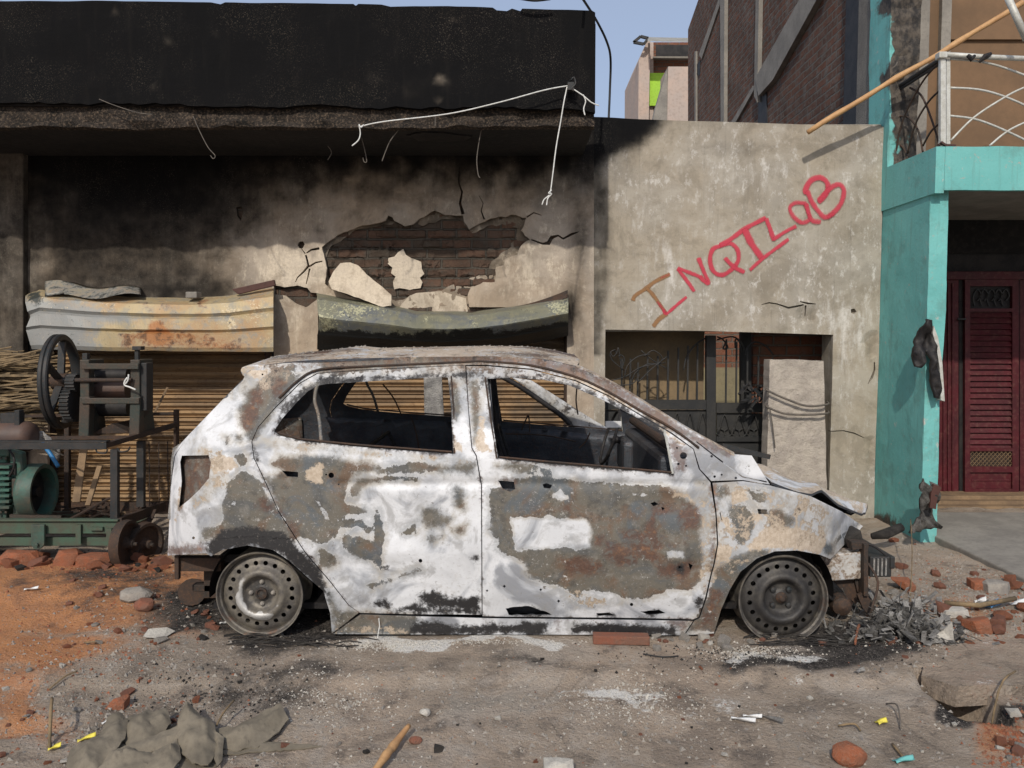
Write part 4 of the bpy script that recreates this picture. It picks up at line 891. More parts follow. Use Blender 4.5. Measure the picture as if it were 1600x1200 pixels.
for L in ([(1422, 137, 6), (1440, 150, 5.85), (1455, 185, 5.7), (1467, 222, 5.6)], [(1402, 182, 6.15), (1420, 184, 6.0), (1435, 205, 5.88), (1442, 238, 5.8)], [(1470, 95, 5.55), (1440, 130, 5.8), (1410, 190, 6.05), (1399, 245, 6.15)], [(1470, 140, 5.55), (1450, 160, 5.7), (1430, 195, 5.85), (1418, 240, 6.0)], [(1472, 190, 5.55), (1455, 205, 5.65), (1442, 228, 5.75)], [(1404, 225, 6.15), (1412, 232, 6.1), (1418, 248, 6)]):
    mesh('curved_rod', tube([P(*q) for q in L], .0075, 6, smooth=5), 'brown_iron', rl, smooth=True)
mesh('post_foot', join([bar(P(1466, 226, 5.47), P(1492, 228, 5.47), .03, .012), bar(P(1470, 222, 5.45), P(1484, 232, 5.45), .02, .012)]), 'door_brown', rl)
mesh('tie_cloth', join([tube([P(1512, 86, 5.46), P(1518, 92, 5.45), P(1523, 87, 5.46)], [.012, .02, .01], 7), tube([P(1530, 97, 5.46), P(1540, 88, 5.45), P(1548, 84, 5.46)], [.008, .02, .012], 7)]), 'black', rl)
o = mesh('steel_pole', tube([P(1572, -10, 5.3), P(1604, 62, 5.3)], .022, 12), 'whitepipe', smooth=True); tag(o, 'white steel pole leaning across the top right corner of balcony', 'pole')
bpts = []; a0 = Vector(P(1262, 207, 5.99)); b0 = Vector(P(1475, 78, 5.84)); d0 = (b0-a0)
for i in range(17):
    q = a0+d0*(i/16*1.75); q += Vector((0, 0, .004*math.sin(i*1.3)+.006*math.sin(i*.45))); bpts.append(tuple(q))
rs = [(.0185+.004*(i % 4 == 2)+.0015*math.sin(i*2.1)) for i in range(17)]
o = mesh('bamboo_pole', tube(bpts, rs, 12), 'bamboo', smooth=True); tag(o, 'long bamboo pole tied to the balcony railing, slanting down over the wall', 'bamboo pole')
tie = []
for k in range(7):
    th0 = k*.5; q = P(1400+k*1.2, 122, 6.03+.0); tie.append(tube([tuple(np.array(P(1395+k*2.5, 124-k, 5.92))+np.array([0, .03*math.cos(a), .035*math.sin(a)])) for a in np.linspace(0, 6.3, 12)], .003, 5))
tie.append(tube([P(1393, 108, 5.86), P(1400, 102, 5.85), P(1402, 97, 5.86)], .005, 5)); tie.append(tube([P(1400, 128, 5.88), P(1404, 137, 5.9), P(1399, 144, 5.92)], .003, 5))
o = mesh('tie_wire', join(tie), 'wire_g'); tag(o, 'twisted grey wire binding the bamboo pole to railing corner', 'wire')
# burnt rag hooked on the pillar, charred heap at its foot
def rag(name, poly, Y, m, seed, amp, label, cat, step=5, off=.02):
    v2, tn = cdt(rough_poly(poly, 6, 1.0, seed), [], step)
    v, fc, _ = thick(v2, tn, plane_map(Y, lambda q: fbm(q[:, 0]*.09, q[:, 1]*.025, seed, 4)*amp), (0, off, 0)); return tag(mesh(name, (v, fc), m, smooth=True), label, cat)
g6 = lambda L: c(1350, 400, 2.4, L)
cl_ = thing('burnt_bumper_piece', P(1458, 625, 5.42), 'charred plastic strip hooked on the turquoise pillar with white edge', 'car part')
v2, tn = cdt(rough_poly(g6([(232, 236), (258, 240), (262, 300), (275, 350), (285, 420), (282, 535), (262, 532), (250, 480), (243, 430), (250, 390), (240, 350), (225, 380), (212, 420), (196, 415), (193, 360), (208, 310), (218, 270)]), 5, .8, 3), [], 4)
v, fc, _ = thick(v2, tn, plane_map(5.42, lambda q: fbm(q[:, 0]*.12, q[:, 1]*.03, 3, 4)*.09), (0, .03, 0)); mesh('charred_strip', (v, fc), 'black', cl_, smooth=True)
mesh('white_edge', quadprism(g6([(262, 262), (278, 305), (294, 400), (303, 545), (288, 540), (284, 420), (272, 340), (258, 290)]), 5.43, .05), 'whitepipe', cl_)
g6b = thing('charred_sheet', P(1448, 825, 5.3), 'folded charred sheet propped against the foot of turquoise pillar', 'sheet')
v2, tn = cdt(rough_poly(g6([(225, 835), (240, 860), (262, 850), (296, 866), (280, 900), (272, 960), (280, 1020), (240, 1020), (160, 1035), (185, 990), (210, 960), (214, 900)]), 5, 1, 3), [], 4)
v, fc, _ = thick(v2, tn, plane_map(5.3, lambda q: fbm(q[:, 0]*.1, q[:, 1]*.05, 8, 4)*.14), (0, .02, 0)); mesh('sheet', (v, fc), 'ashblack', g6b, smooth=True)
mesh('brown_face', quadprism(g6([(262, 856), (292, 868), (276, 905), (270, 950), (248, 945), (252, 890)]), 5.24, .02), 'door_brown', g6b)
o = mesh('charred_tube', tube([P(1362, 838, 5.2), P(1385, 834, 5.2), P(1408, 824, 5.25)], [.02, .035, .03], 9), 'char', smooth=True); tag(o, 'short charred tube with green fringe lying at base of turquoise wall', 'debris')

# ================================================================== WIRES
def wire(pts, r, m, label, name='wire', cat='wire', sm=6, n=6):
    o = mesh(name, tube([P(*q) for q in pts], r, n, smooth=sm), m, smooth=True); return tag(o, label, cat)
wire([(562, 198, 5.25), (600, 190, 5.22), (700, 178, 5.2), (780, 160, 5.2), (850, 141, 5.2), (888, 134, 5.22)], .0042, 'wire_w', 'long white wire strung below the black parapet')
wire([(568, 195, 5.24), (564, 199, 5.23), (561, 195, 5.23), (563, 208, 5.24), (560, 219, 5.24), (550, 228, 5.24)], .0042, 'wire_w', 'short white wire tail curling from left end of the strung wire')
wire([(886, 136, 5.22), (881, 160, 5.2), (876, 190, 5.2), (869, 230, 5.2), (864, 270, 5.2), (860, 300, 5.2), (857, 306, 5.2), (850, 312, 5.2), (847, 320, 5.2)], .0042, 'wire_w', 'white wire hanging straight down below parapet corner')
wire([(862, 297, 5.2), (857, 302, 5.19), (862, 303, 5.2), (856, 310, 5.2), (854, 321, 5.2)], .004, 'wire_w', 'frayed white wire tip at the end of hanging wire')
wire([(888, 134, 5.22), (900, 142, 5.2), (912, 150, 5.18), (924, 160, 5.18), (936, 165, 5.18)], .0042, 'wire_w', 'thin white wire reaching right past the parapet corner')
wire([(911, 148, 5.18), (915, 158, 5.18), (912, 170, 5.18), (914, 180, 5.18)], .0042, 'wire_w', 'short hooked wire dropping from the right-hand white wire')
o = mesh('wall_hook', join([tube([P(889, 128, 5.24), P(893, 124, 5.2), P(897, 121, 5.2), P(899, 131, 5.2), P(893, 138, 5.2), P(897, 142, 5.2)], .006, 6, smooth=3), pbox(887, 128, 897, 140, 5.2, .06)]), 'dark_iron'); tag(o, 'dark iron hook fixed to black parapet corner holding the white wires', 'hook')
wire([(905, -10, 5.1), (915, 5, 5.3), (932, 32, 5.7), (948, 65, 6), (954, 92, 6.4), (953, 140, 6.5), (951, 187, 6.45)], .009, 'wire_b', 'black cable looping down against the sky beside the parapet', sm=8)
wire([(810, -3, 5.2), (835, 0.5, 5.2), (860, -2, 5.2)], .009, 'wire_b', 'dark sagging cable at the top edge of the photo')
wire([(302, 182, 5.3), (312, 205, 5.3), (325, 230, 5.3), (336, 243, 5.3), (333, 248, 5.3), (329, 243, 5.3)], .003, 'wire_g', 'thin hooked wire under the left part of the overhang')
wire([(155, 155, 5.24), (180, 165, 5.22), (215, 176, 5.22), (238, 179, 5.24)], .003, 'wire_g', 'thin dark wire lying along black slab edge at left')
wire([(512, 228, 5.6), (518, 238, 5.6), (512, 250, 5.6)], .003, 'wire_g', 'tiny curved wire hanging from the soffit left of centre')
wire([(565, 215, 5.5), (570, 235, 5.5), (573, 252, 5.5), (569, 253, 5.5), (567, 246, 5.5)], .0035, 'wire_g', 'looped burnt wire below the white wire knot')
wire([(625, 200, 5.35), (610, 220, 5.35), (602, 238, 5.35), (597, 252, 5.35)], .0035, 'wire_g', 'slanting burnt wire under the overhang near its middle')
wire([(680, 180, 5.28), (680, 198, 5.28)], .003, 'wire_g', 'short vertical wire stub on black slab edge')
wire([(752, 203, 5.4), (748, 225, 5.4), (745, 250, 5.4), (747, 272, 5.4), (750, 278, 5.4)], .0035, 'wire_g', 'long thin burnt wire hanging above the peeled plaster')
# ================================================================== CANE CRUSHER ON ITS CART
def sharp_box(*a): return box(*a)
YA, YC2 = 4.85, 5.62
cart = thing('crusher_cart', (-3.2, 5.2, 0), 'low iron cart with green chassis and angle-iron frame carrying the crusher', 'cart')
mesh('chassis_beam', join([pbox(-260, 812, 186, 834, YA, .03), pbox(-260, 812, 184, 815, YA-.02, .05), pbox(-260, 840, 172, 853, YA+.03, .03)]), 'green2', cart, bevel=.003)
mesh('chassis_beam', join([pbox(-260, 800, 230, 818, YC2, .03)]), 'green2', cart)
mesh('hinge_plate', quadprism([(48, 820), (69, 820), (69, 852), (62, 858), (52, 858), (48, 850)], YA-.035, .02), 'green', cart, bevel=.003)
mesh('bolt', lathe(P(58, 851, YA-.04), (0, -1, 0), [(0, .012), (.012, .012), (.014, 0)], 6), 'green', cart)
mesh('chassis_bracket', join([pbox(118, 820, 126, 850, YA-.02, .02), pbox(166, 826, 174, 845, YA-.02, .02), pbox(140, 824, 160, 829, YA-.02, .02)]), 'green2', cart)
mesh('top_rail', join([pbox(-260, 689, 166, 691, YA-.01, .05), pbox(-260, 691.5, 166, 702, YA-.01, .006)]), 'dark_iron', cart)
mesh('side_rail', join([bar(P(163, 696, YA), P(277, 663, YC2+.1), .035, .03)]), 'brown_iron', cart)
mesh('side_rail', bar(P(186, 817, YA), P(256, 790, YC2+.1), .03, .06), 'brown_iron', cart)
mesh('back_rail', bar(P(-260, 655, YC2+.1), P(277, 646, YC2+.1), .02, .02), 'brown_iron', cart)
mesh('mid_rail', bar(P(80, 684, 5.2), P(214, 683, 5.2), .03, .02), 'brown_iron', cart)
for x0, x1, y0, y1, Y in ((172, 183, 702.5, 813, YA), (213, 224, 690, 792, 5.28), (271, 277, 640, 712, YC2+.1), (100, 107, 650, 800, YC2+.1)):
    mesh('frame_post', pbox(x0, y0, x1, y1, Y, .035), 'dark_iron' if Y < 5.4 else 'brown_iron', cart)
for x in (233, 248, 262): mesh('thin_rod', tube([P(x, 690, 5.55), P(x+1, 795, 5.55)], .004, 5), 'brown_iron', cart)
mesh('hook', join([tube([P(150, 702, YA), P(153, 707, YA), P(165, 708, YA), P(168, 702, YA)], .005, 5, smooth=3), tube([P(183, 700, YA), P(188, 706, YA), P(200, 704, YA), P(203, 698, YA)], .005, 5, smooth=3)]), 'dark_iron', cart)
def cartwheel(cx, cy, Y, r, ang):
    ax = Vector((math.cos(ang), math.sin(ang), 0)); ce = P(cx, cy, Y)
    wv = mesh('wheel', lathe(ce, ax, [(-.03, r), (-.03, r-.018), (-.008, r-.03), (-.004, .045), (-.02, .03), (-.02, 0), (.02, 0), (.02, .03), (.004, .045), (.008, r-.03), (.03, r-.018), (.03, r), (0, r+.006)], 36, True), 'brown_iron', cart, smooth=True, sharp=35)
    mesh('hub', lathe(ce, ax, [(.02, .03), (.05, .026), (.055, .012), (.075, .012), (.076, 0)], 12), 'brown_iron', wv); return wv
cartwheel(226, 850, 5.02, .135, R(-20)); cartwheel(196, 850, 4.86, .145, R(-2)); cartwheel(-120, 850, 4.95, .145, R(-3)); cartwheel(-90, 835, 5.6, .145, R(3))
mesh('axle', cyl(P(196, 850, 4.86), P(250, 828, 5.6), .015, 10), 'brown_iron', cart)

cr = thing('cane_crusher', P(170, 684, 5.25), 'dark sugarcane crusher with rollers, gears and tall spoked flywheel', 'cane crusher')
YM = 5.22
for xa, xb in ((124, 143), (203, 222)):
    mesh('side_frame', join([quadprism([(xa, 562), (xb-4, 562), (xb-4, 636), (xa+1, 636)], YM, .07), quadprism([(xa, 562), (xb-4, 562), (xb-4, 636), (xa+1, 636)], YM+.28, .07),
        quadprism([(xa, 620), (xb-3, 620), (xb-5, 683), (xa-2, 683)], YM-.015, .07), quadprism([(xb-6, 636), (xb-3, 636), (xb+3, 683), (xb-6, 683)], YM+.06, .18), pbox(xa, 562, xb-4, 572, YM+.071, .2)]), 'machine', cr, bevel=.006)
for y0, y1, x0, x1 in ((568, 577, 127, 216), (622, 631, 127, 217)): mesh('tie_bar', join([pbox(x0, y0, x1, y1, YM-.03, .03), pbox(x0, y0, x1, y1, YM+.36, .03)]), 'machine', cr, bevel=.004)
def xroll(x0, x1, cy, Y, r, m, name, n=28, taper=None):
    a = P(x0, cy, Y); b = P(x1, cy, Y); prof = taper or [(0, 0), (0, r), (b[0]-a[0], r), (b[0]-a[0], 0)]
    return mesh(name, lathe(a, (1, 0, 0), prof, n), m, cr, smooth=True, sharp=40)
xroll(147, 201, 608, YM+.18, .062, 'brown', 'roller'); xroll(143, 203, 637, YM+.20, .06, 'black', 'roller'); xroll(147, 201, 586, YM+.2, .045, 'black', 'roller')
xroll(118, 206, 594, YM-.01, .014, 'brown_iron', 'shaft'); xroll(100, 150, 594, YM+.12, .02, 'dark_iron', 'shaft')
def gear(cx, cy, Y, r, w, nt, m='dark_iron'):
    a = P(cx, cy, Y); V = []; n = nt*4
    for d in (0, w):
        for j in range(n):
            rr_ = r*(1.0 if j % 4 in (0, 1) else .91); t_ = 2*math.pi*j/n; V.append((a[0]+d, a[1]+rr_*math.cos(t_), a[2]+rr_*math.sin(t_)))
    return mesh('gear', (V, [tuple(range(n)), tuple(reversed(range(n, 2*n)))]+[(j, j+n, (j+1) % n+n, (j+1) % n) for j in range(n)]), m, cr)
gear(107, 630, YM+.10, .125, .06, 30); gear(108, 598, YM+.06, .06, .06, 16); gear(218, 610, YM+.1, .07, .045, 16); gear(217, 637, YM+.1, .06, .045, 14); gear(219, 586, YM+.15, .05, .04, 12)
mesh('gear_guard', pbox(219, 567, 229, 642, YM+.02, .10), 'dark_iron', cr, bevel=.005)
mesh('adjusting_screw', join([pbox(210, 546, 216, 568, YM+.05, .03), pbox(206, 541, 220, 547, YM+.035, .06), pbox(128, 552, 136, 562, YM+.05, .04)]), 'dark_iron', cr, bevel=.003)
mesh('tray', quadprism([(142, 678), (175, 662), (202, 676)], YM+.1, .3), 'brown_iron', cr)
fc0 = P(95, 596, 5.42); axf = Vector((.985, .17, 0)).normalized()
fwp = mesh('flywheel', lathe(fc0, axf, [(-.03, .315), (-.03, .285), (-.02, .278), (.02, .278), (.03, .285), (.03, .315), (.022, .322), (.006, .322), (0, .314), (-.006, .322), (-.022, .322)], 64, True), 'dark_iron', cr, smooth=True, sharp=35)
s_, u_ = frame(axf)
for k in range(5):
    a = k*2*math.pi/5+.5; d = s_*math.cos(a)+u_*math.sin(a); mesh('spoke', bar(Vector(fc0)+d*.04, Vector(fc0)+d*.272, .045, .02), 'dark_iron', fwp)
mesh('hub', lathe(fc0, axf, [(-.06, 0), (-.06, .03), (-.05, .055), (.05, .055), (.06, .03), (.06, 0)], 20), 'brown_iron', fwp, smooth=True, sharp=40)
mesh('flywheel_axle', cyl(tuple(Vector(fc0)-axf*.1), P(150, 594, YM+.12), .02, 12), 'brown_iron', cr)
o = mesh('rag_tie', join([tube([P(x, y, YM-.05) for x, y in [(199, 590), (195, 596), (195, 602), (203, 605), (212, 609)]], .006, 6, smooth=4), tube([P(x, y, YM-.05) for x, y in [(196, 600), (200, 594), (201, 585)]], .005, 6, smooth=4)]), 'wire_w', smooth=True); tag(o, 'short white string tied round the crusher shaft', 'string')

eng = thing('diesel_engine', P(20, 812, 5.05), 'green cast diesel engine with drum pulley, bottom left of the cart', 'engine')
YE = 4.97
mesh('engine_block', join([pbox(-150, 712, 10, 812, YE+.02, .14), pbox(-150, 700, 14, 714, YE, .16), pbox(-10, 735, 8, 800, YE-.02, .04), quadprism([(14, 703), (34, 707), (40, 812), (20, 812)], YE+.0, .05)]), 'green', eng, bevel=.01)
mesh('cooling_fins', join([pbox(-60, 728+k*9, 14, 732+k*9, YE-.05, .05) for k in range(8)]), 'green', eng)
mesh('cover_plate', pbox(18, 748, 38, 776, YE-.035, .03), 'machine', eng, bevel=.004)
mesh('dark_vent', pbox(-20, 724, 24, 742, YE-.012, .03), 'black', eng)
pl = mesh('pulley', lathe(P(44, 768, YE+.10), (1, .05, 0), [(0, .17), (.0, .15), (.085, .148), (.1, .15), (.105, .175), (.09, .18), (.015, .18)], 40, True), 'green', eng, smooth=True, sharp=30)
mesh('pulley_disc', lathe(P(49, 768, YE+.10), (1, .05, 0), [(0, .15), (0, .04), (.05, .035), (.05, 0)], 30), 'black', pl)
mesh('fuel_tank', lathe(P(-90, 682, YE+.16), (1, 0, 0), [(0, 0), (0, .085), (.02, .1), (.55, .1), (.585, .085), (.60, .04), (.60, 0)], 28), 'brown', eng, smooth=True, sharp=50)
mesh('filler_cap', join([pbox(0, 646, 24, 664, YE+.12, .1), pbox(22, 641, 30, 668, YE+.1, .05)]), 'dark_iron', eng, bevel=.004)
mesh('bolt', lathe(P(30, 752, YE-.035), (0, -1, 0), [(0, .01), (.01, .01), (.011, 0)], 6), 'machine', eng); mesh('bolt', lathe(P(32, 771, YE-.035), (0, -1, 0), [(0, .01), (.01, .01), (.011, 0)], 6), 'machine', eng)
mesh('fuel_hose', tube([P(12, 700, YE-.02), P(22, 716, YE-.05), (P(20, 735, YE-.05)), P(8, 752, YE-.03)], .007, 6, smooth=4), 'black', eng, smooth=True)
mesh('flywheel_guard', join([bar(P(60, 690, YE+.1), P(100, 712, YE+.12), .02, .004), bar(P(16, 806, YE-.04), P(96, 808, YE), .02, .02)]), 'machine', eng)
for k in range(6): mesh('bolt', lathe(P(-6+(k % 3)*8, 716+(k//3)*84, YE-.02), (0, -1, 0), [(0, .008), (.008, .008), (.009, 0)], 6), 'machine', eng)
o = mesh('blue_pipe', tube([P(66, 692, 5.1), P(78, 708, 5.08), P(91, 729, 5.05)], .013, 10), 'bluehose', smooth=True); tag(o, 'short bright blue plastic pipe poking out above the green pulley', 'pipe')
o = rag('plastic_sheet', [(56, 672), (72, 676), (84, 686), (88, 705), (86, 722), (78, 716), (68, 698), (58, 686)], 5.2, 'ash', 5, .1, 'torn whitish plastic sheet behind blue pipe on the cart', 'plastic sheet')
def plank(a, b, w, m, label, cat='plank', name='plank', h=.015): return tag(mesh(name, bar(a, b, w, h), m, bevel=.003), label, cat)
plank(P(131, 700, 5.35), P(119, 785, 5.2), .05, 'wood', 'worn wooden plank leaning inside the cart frame, left of the two')
plank(P(156, 728, 5.35), P(137, 790, 5.2), .035, 'wood', 'shorter wooden slat leaning inside the cart, right of the two')
plank(P(108, 812, 5.1), P(172, 778, 5.3), .02, 'brown_iron', 'thin curved iron bar lying across the cart bed', 'iron bar', 'iron_bar')
plank(P(120, 806, 5.4), P(215, 800, 5.5), .02, 'wood', 'long thin stick lying flat on the cart bed', 'stick', 'stick')
plank(P(240, 648, 5.9), P(262, 605, 5.95), .015, 'wood', 'thin bent stick standing up before the left shutter', 'stick', 'stick')
sc = []
for i in range(60):
    x = rnd.uniform(95, 240); y = rnd.uniform(792, 812); a = P(x, y, 5.3+rnd.random()*.2); sc.append(bar(a, tuple(a[k]+rnd.uniform(-.12, .12)*(1, 1, .4)[k] for k in range(3)), rnd.uniform(.008, .03), .01))
o = mesh('bed_scrap', join(sc), 'brown_iron'); tag(o, 'tangle of small scrap iron and sticks heaped on cart bed', 'scrap')
# heap of dry cane behind
st = []
for i in range(330):
    y = 548+rnd.random()*135; x = rnd.uniform(-260, 100)-max(0, (y-640))*.2; Y = 5.75+rnd.random()*.35; L = rnd.uniform(.3, .8); a = Vector(P(x, y, Y)); dz = rnd.uniform(-.12, .22)*L
    d = Vector((L*rnd.choice((1, 1, -1)), rnd.uniform(-.2, .2)*L, dz)); m0 = a+d*.5+Vector((0, 0, rnd.uniform(-.02, .02)))
    b = a+d
    if 800+F*b.x/b.y > 118: b = a-d; m0 = a-d*.5
    st.append(tube([a, m0, b], rnd.uniform(.004, .011), 5))
o = mesh('dry_cane_heap', join(st), 'cane'); tag(o, 'heap of dry crushed cane stalks stacked left of the flywheel', 'cane heap', kind='stuff')

# ================================================================== BURNT CAR
YC = 4.47
car = thing('burnt_car', (0, YC, 0), 'burnt-out white hatchback without glass or tyres, standing on bare rims', 'car')
_z = [-.1, .06, .2, .42, .68, .85, .93, 1.0, 1.1, 1.2, 1.30]; _y = [3.73, 3.70, 3.668, 3.64, 3.642, 3.655, 3.675, 3.71, 3.765, 3.825, 3.885]
def yprof(x, z):
    y = np.interp(z, _z, _y); k = 1-.6*sstep(z, .9, 1.2)
    y = y+k*(.30*np.clip((x-1.16)/.48, 0, 1.5)**2+.16*np.clip((-1.30-x)/.35, 0, 1.6)**2)
    return y
def dent(x, z):
    d = fbm(x*2.2, z*2.6, 71, 3)*.016
    d = d+(1-np.abs(fbm(x*3.2+z, z*3.6, 75, 2))*2.5)*.011*np.exp(-((x+.60)/.42)**2-((z-.50)/.26)**2)
    d = d+.012*np.exp(-((x+.55)/.4)**2-((z-.45)/.25)**2)*fbm(x*9, z*9, 5, 3)
    d = d+.018*np.exp(-((x-.75)/.12)**2-((z-.66)/.05)**2)+.014*np.exp(-((x-.85)/.12)**2-((z-.33)/.07)**2)
    d = d+.012*np.exp(-((z-.74)/.018)**2)*sstep(x, -.85, -.8)*(1-sstep(x, .85, .95))      # waist crease
    return d
def cmap(V2, dn=1., dy=0.):
    u, yd, zd = ray(V2[:, 0], V2[:, 1]); Y = np.full(len(V2), 3.66)
    for _ in range(8):
        s = Y/yd; X = s*u; Z = H+s*zd; Y = yprof(X, Z)+dy
    Yd = Y+dent(X, Z)*dn
    return np.stack([X, Yd, Z], 1)
A1 = lambda L: c(250, 540, 4, L); A2 = lambda L: c(650, 540, 3.556, L); A3 = lambda L: c(1000, 600, 2.857, L); B3 = lambda L: c(500, 720, 4, L); B4 = lambda L: c(820, 720, 4.286, L); A4 = lambda L: c(230, 800, 3.81, L)
BARE = [A1([(700, 740), (740, 690), (900, 690), (1100, 700), (1300, 730), (1390, 770), (1200, 800), (1150, 860), (1100, 950), (1090, 1050), (1110, 1200), (1000, 1230), (830, 1180), (700, 950), (640, 820), (700, 830), (760, 780)]),
  B3([(0, 400), (20, 180), (100, 60), (180, 0), (330, 20), (350, 60), (200, 90), (170, 180), (150, 260), (330, 320), (100, 350), (110, 470), (0, 480)]),
  B3([(130, 480), (240, 470), (340, 520), (350, 300), (370, 320), (410, 470), (380, 600), (390, 690), (330, 620), (180, 600)]),
  B3([(840, 170), (895, 170), (890, 240), (900, 300), (860, 290)]), B3([(640, 300), (740, 300), (770, 350), (830, 350), (800, 400), (680, 410), (640, 370)]), B3([(520, 460), (590, 400), (600, 440)]), B3([(670, 470), (760, 475), (700, 508), (665, 500)]), B3([(830, 430), (920, 400), (900, 450), (860, 450)]), B3([(0, 560), (80, 590), (120, 650), (0, 670)]),
  B3([(170, 200), (230, 120), (400, 95), (600, 110), (600, 125), (420, 118), (300, 140), (230, 220), (190, 240)]), B3([(120, 370), (200, 360), (260, 370), (330, 440), (300, 450), (260, 410), (170, 410), (110, 410)]), B3([(300, 780), (400, 740), (620, 670), (640, 690), (440, 750), (310, 790)]),
  A1([(390, 1010), (430, 850), (520, 800), (620, 830), (700, 960), (830, 1180), (850, 1200), (270, 1200), (270, 1140), (400, 1120)]),
  A1([(500, 400), (560, 270), (640, 200), (720, 150), (850, 120), (850, 230), (700, 450), (660, 510), (590, 600), (540, 560), (500, 480)]), A1([(460, 690), (520, 680), (540, 720), (510, 750)]), A1([(400, 570), (430, 570), (420, 610)]), A1([(470, 560), (510, 560), (510, 600), (480, 590)]),
  B4([(-20, 380), (-140, 350), (-200, 250), (-60, 130), (0, 110), (100, 100), (200, 110), (450, 150), (700, 160), (950, 180), (1040, 210), (1130, 290), (1190, 400), (1180, 520), (1200, 640), (1170, 800), (1100, 870), (1000, 860), (800, 920), (700, 920), (560, 870), (380, 870), (360, 920), (240, 840), (50, 790), (0, 740), (10, 620), (-160, 560), (-230, 480), (-220, 330)]),
  B4([(100, 100), (100, 40), (180, 60), (190, 110)]), B3([(1070, 180), (1110, 170), (1230, 230), (1600, 200), (1600, 370), (1200, 370), (1160, 360), (1200, 500), (1230, 560), (1500, 540), (1600, 560), (1600, 840), (1440, 750), (1320, 740), (1300, 650), (1200, 590), (1100, 550), (1110, 460), (1070, 400)]),
  A3([(390, 540), (480, 545), (520, 600), (490, 690), (450, 720), (420, 700), (430, 640), (380, 570)]), A3([(570, 560), (620, 550), (700, 600), (680, 640), (580, 640)]), A3([(800, 690), (860, 720), (870, 750), (820, 770), (810, 720)]), A3([(860, 720), (990, 620), (900, 670)]),
  A3([(330, 830), (430, 760), (520, 720), (600, 745), (480, 820), (420, 930), (370, 1050), (340, 1110), (200, 1110), (280, 1000), (330, 880)]), A3([(480, 470), (560, 490), (560, 540), (500, 520)]), A3([(330, 450), (400, 450), (410, 500), (340, 520)]),
  A4([(1180, 590), (1600, 610), (1600, 730), (1110, 720), (1130, 600)]), A4([(1050, 400), (1100, 500), (1160, 600), (1100, 640), (1080, 540)]), [(590, 738), (640, 722), (700, 728), (745, 722), (740, 738), (680, 736)], [(775, 728), (800, 722), (850, 728), (830, 742)],
  [(640, 620), (650, 600), (660, 610)], [(706, 590), (716, 600), (722, 640), (712, 660), (706, 640)], [(735, 600), (745, 590), (750, 640), (742, 690)], [(500, 560), (560, 555), (640, 553), (740, 551), (740, 570), (640, 576), (560, 580), (500, 583)]]
WHITE = [B4([(-100, 370), (150, 375), (400, 390), (440, 450), (440, 590), (340, 590), (250, 580), (100, 600), (-50, 600), (-90, 500)]), B4([(940, 600), (1060, 610), (1060, 640), (960, 650)]), B4([(720, 215), (830, 225), (820, 232), (720, 225)]), A1([(425, 970), (470, 960), (500, 990), (440, 1005)]), A1([(960, 960), (1000, 980), (1070, 1110), (1050, 1110)]), B3([(1380, 200), (1410, 205), (1405, 240), (1385, 240)]), B3([(1450, 220), (1500, 185), (1540, 230), (1500, 245)]), A1([(800, 150), (880, 160), (900, 210), (830, 200)])]
RUST = [A1([(600, 260), (640, 270), (650, 330), (620, 420), (580, 520), (530, 540), (505, 460), (520, 400)]), A1([(700, 200), (760, 190), (800, 240), (720, 340), (690, 300)]), A1([(640, 1050), (590, 1000), (660, 900), (700, 950), (720, 1040)]), A1([(590, 730), (640, 800), (680, 880), (780, 1040), (860, 1200), (835, 1200), (740, 1040), (660, 900)]),
  B4([(1040, 260), (1130, 290), (1190, 360), (1150, 480), (1040, 460), (1020, 380)]), B4([(840, 280), (960, 290), (1030, 340), (900, 370), (820, 330)]), B4([(460, 500), (530, 500), (520, 590), (460, 560)]), B4([(540, 540), (780, 560), (760, 700), (620, 720), (520, 640)]), B4([(640, 450), (860, 480), (860, 540), (660, 520)]), B4([(940, 560), (1080, 560), (1000, 610)]), B4([(250, 660), (420, 640), (540, 700), (540, 760), (300, 760)]), B4([(860, 690), (1140, 660), (1130, 740), (1060, 800), (880, 780)]), B4([(240, 290), (310, 300), (290, 340), (230, 330)]),
  B4([(1240, 130), (1270, 200), (1290, 450), (1280, 650), (1250, 740), (1235, 600), (1260, 400)]), B4([(1210, 840), (1330, 880), (1260, 1100), (1130, 1130), (1180, 1050), (1230, 900)]), B4([(195, 1060), (225, 1060), (225, 1150), (205, 1150)]), B4([(970, 1070), (1070, 1075), (1070, 1130), (980, 1110)]), B4([(860, 320), (920, 560), (880, 700), (760, 640), (740, 520)]),
  [(660, 556), (760, 553), (850, 556), (900, 568), (960, 600), (1030, 640), (1090, 677), (1150, 708), (1140, 716), (1060, 684), (990, 640), (930, 604), (850, 580), (760, 567), (680, 566)], [(430, 566), (500, 557), (640, 553), (640, 566), (500, 570)],
  [(768, 583), (840, 586), (900, 600), (930, 613), (900, 606), (840, 594)], A1([(180, 700), (300, 700), (300, 830), (190, 940), (130, 900)]), A1([(100, 1000), (150, 980), (140, 1040), (100, 1060)]), [(262, 855), (322, 850), (322, 866), (262, 870)], [(1105, 755), (1120, 755), (1122, 800), (1115, 800)], A3([(120, 240), (150, 230), (210, 300), (220, 380), (160, 390)]), [(782, 748), (806, 752), (806, 766), (786, 764)]]
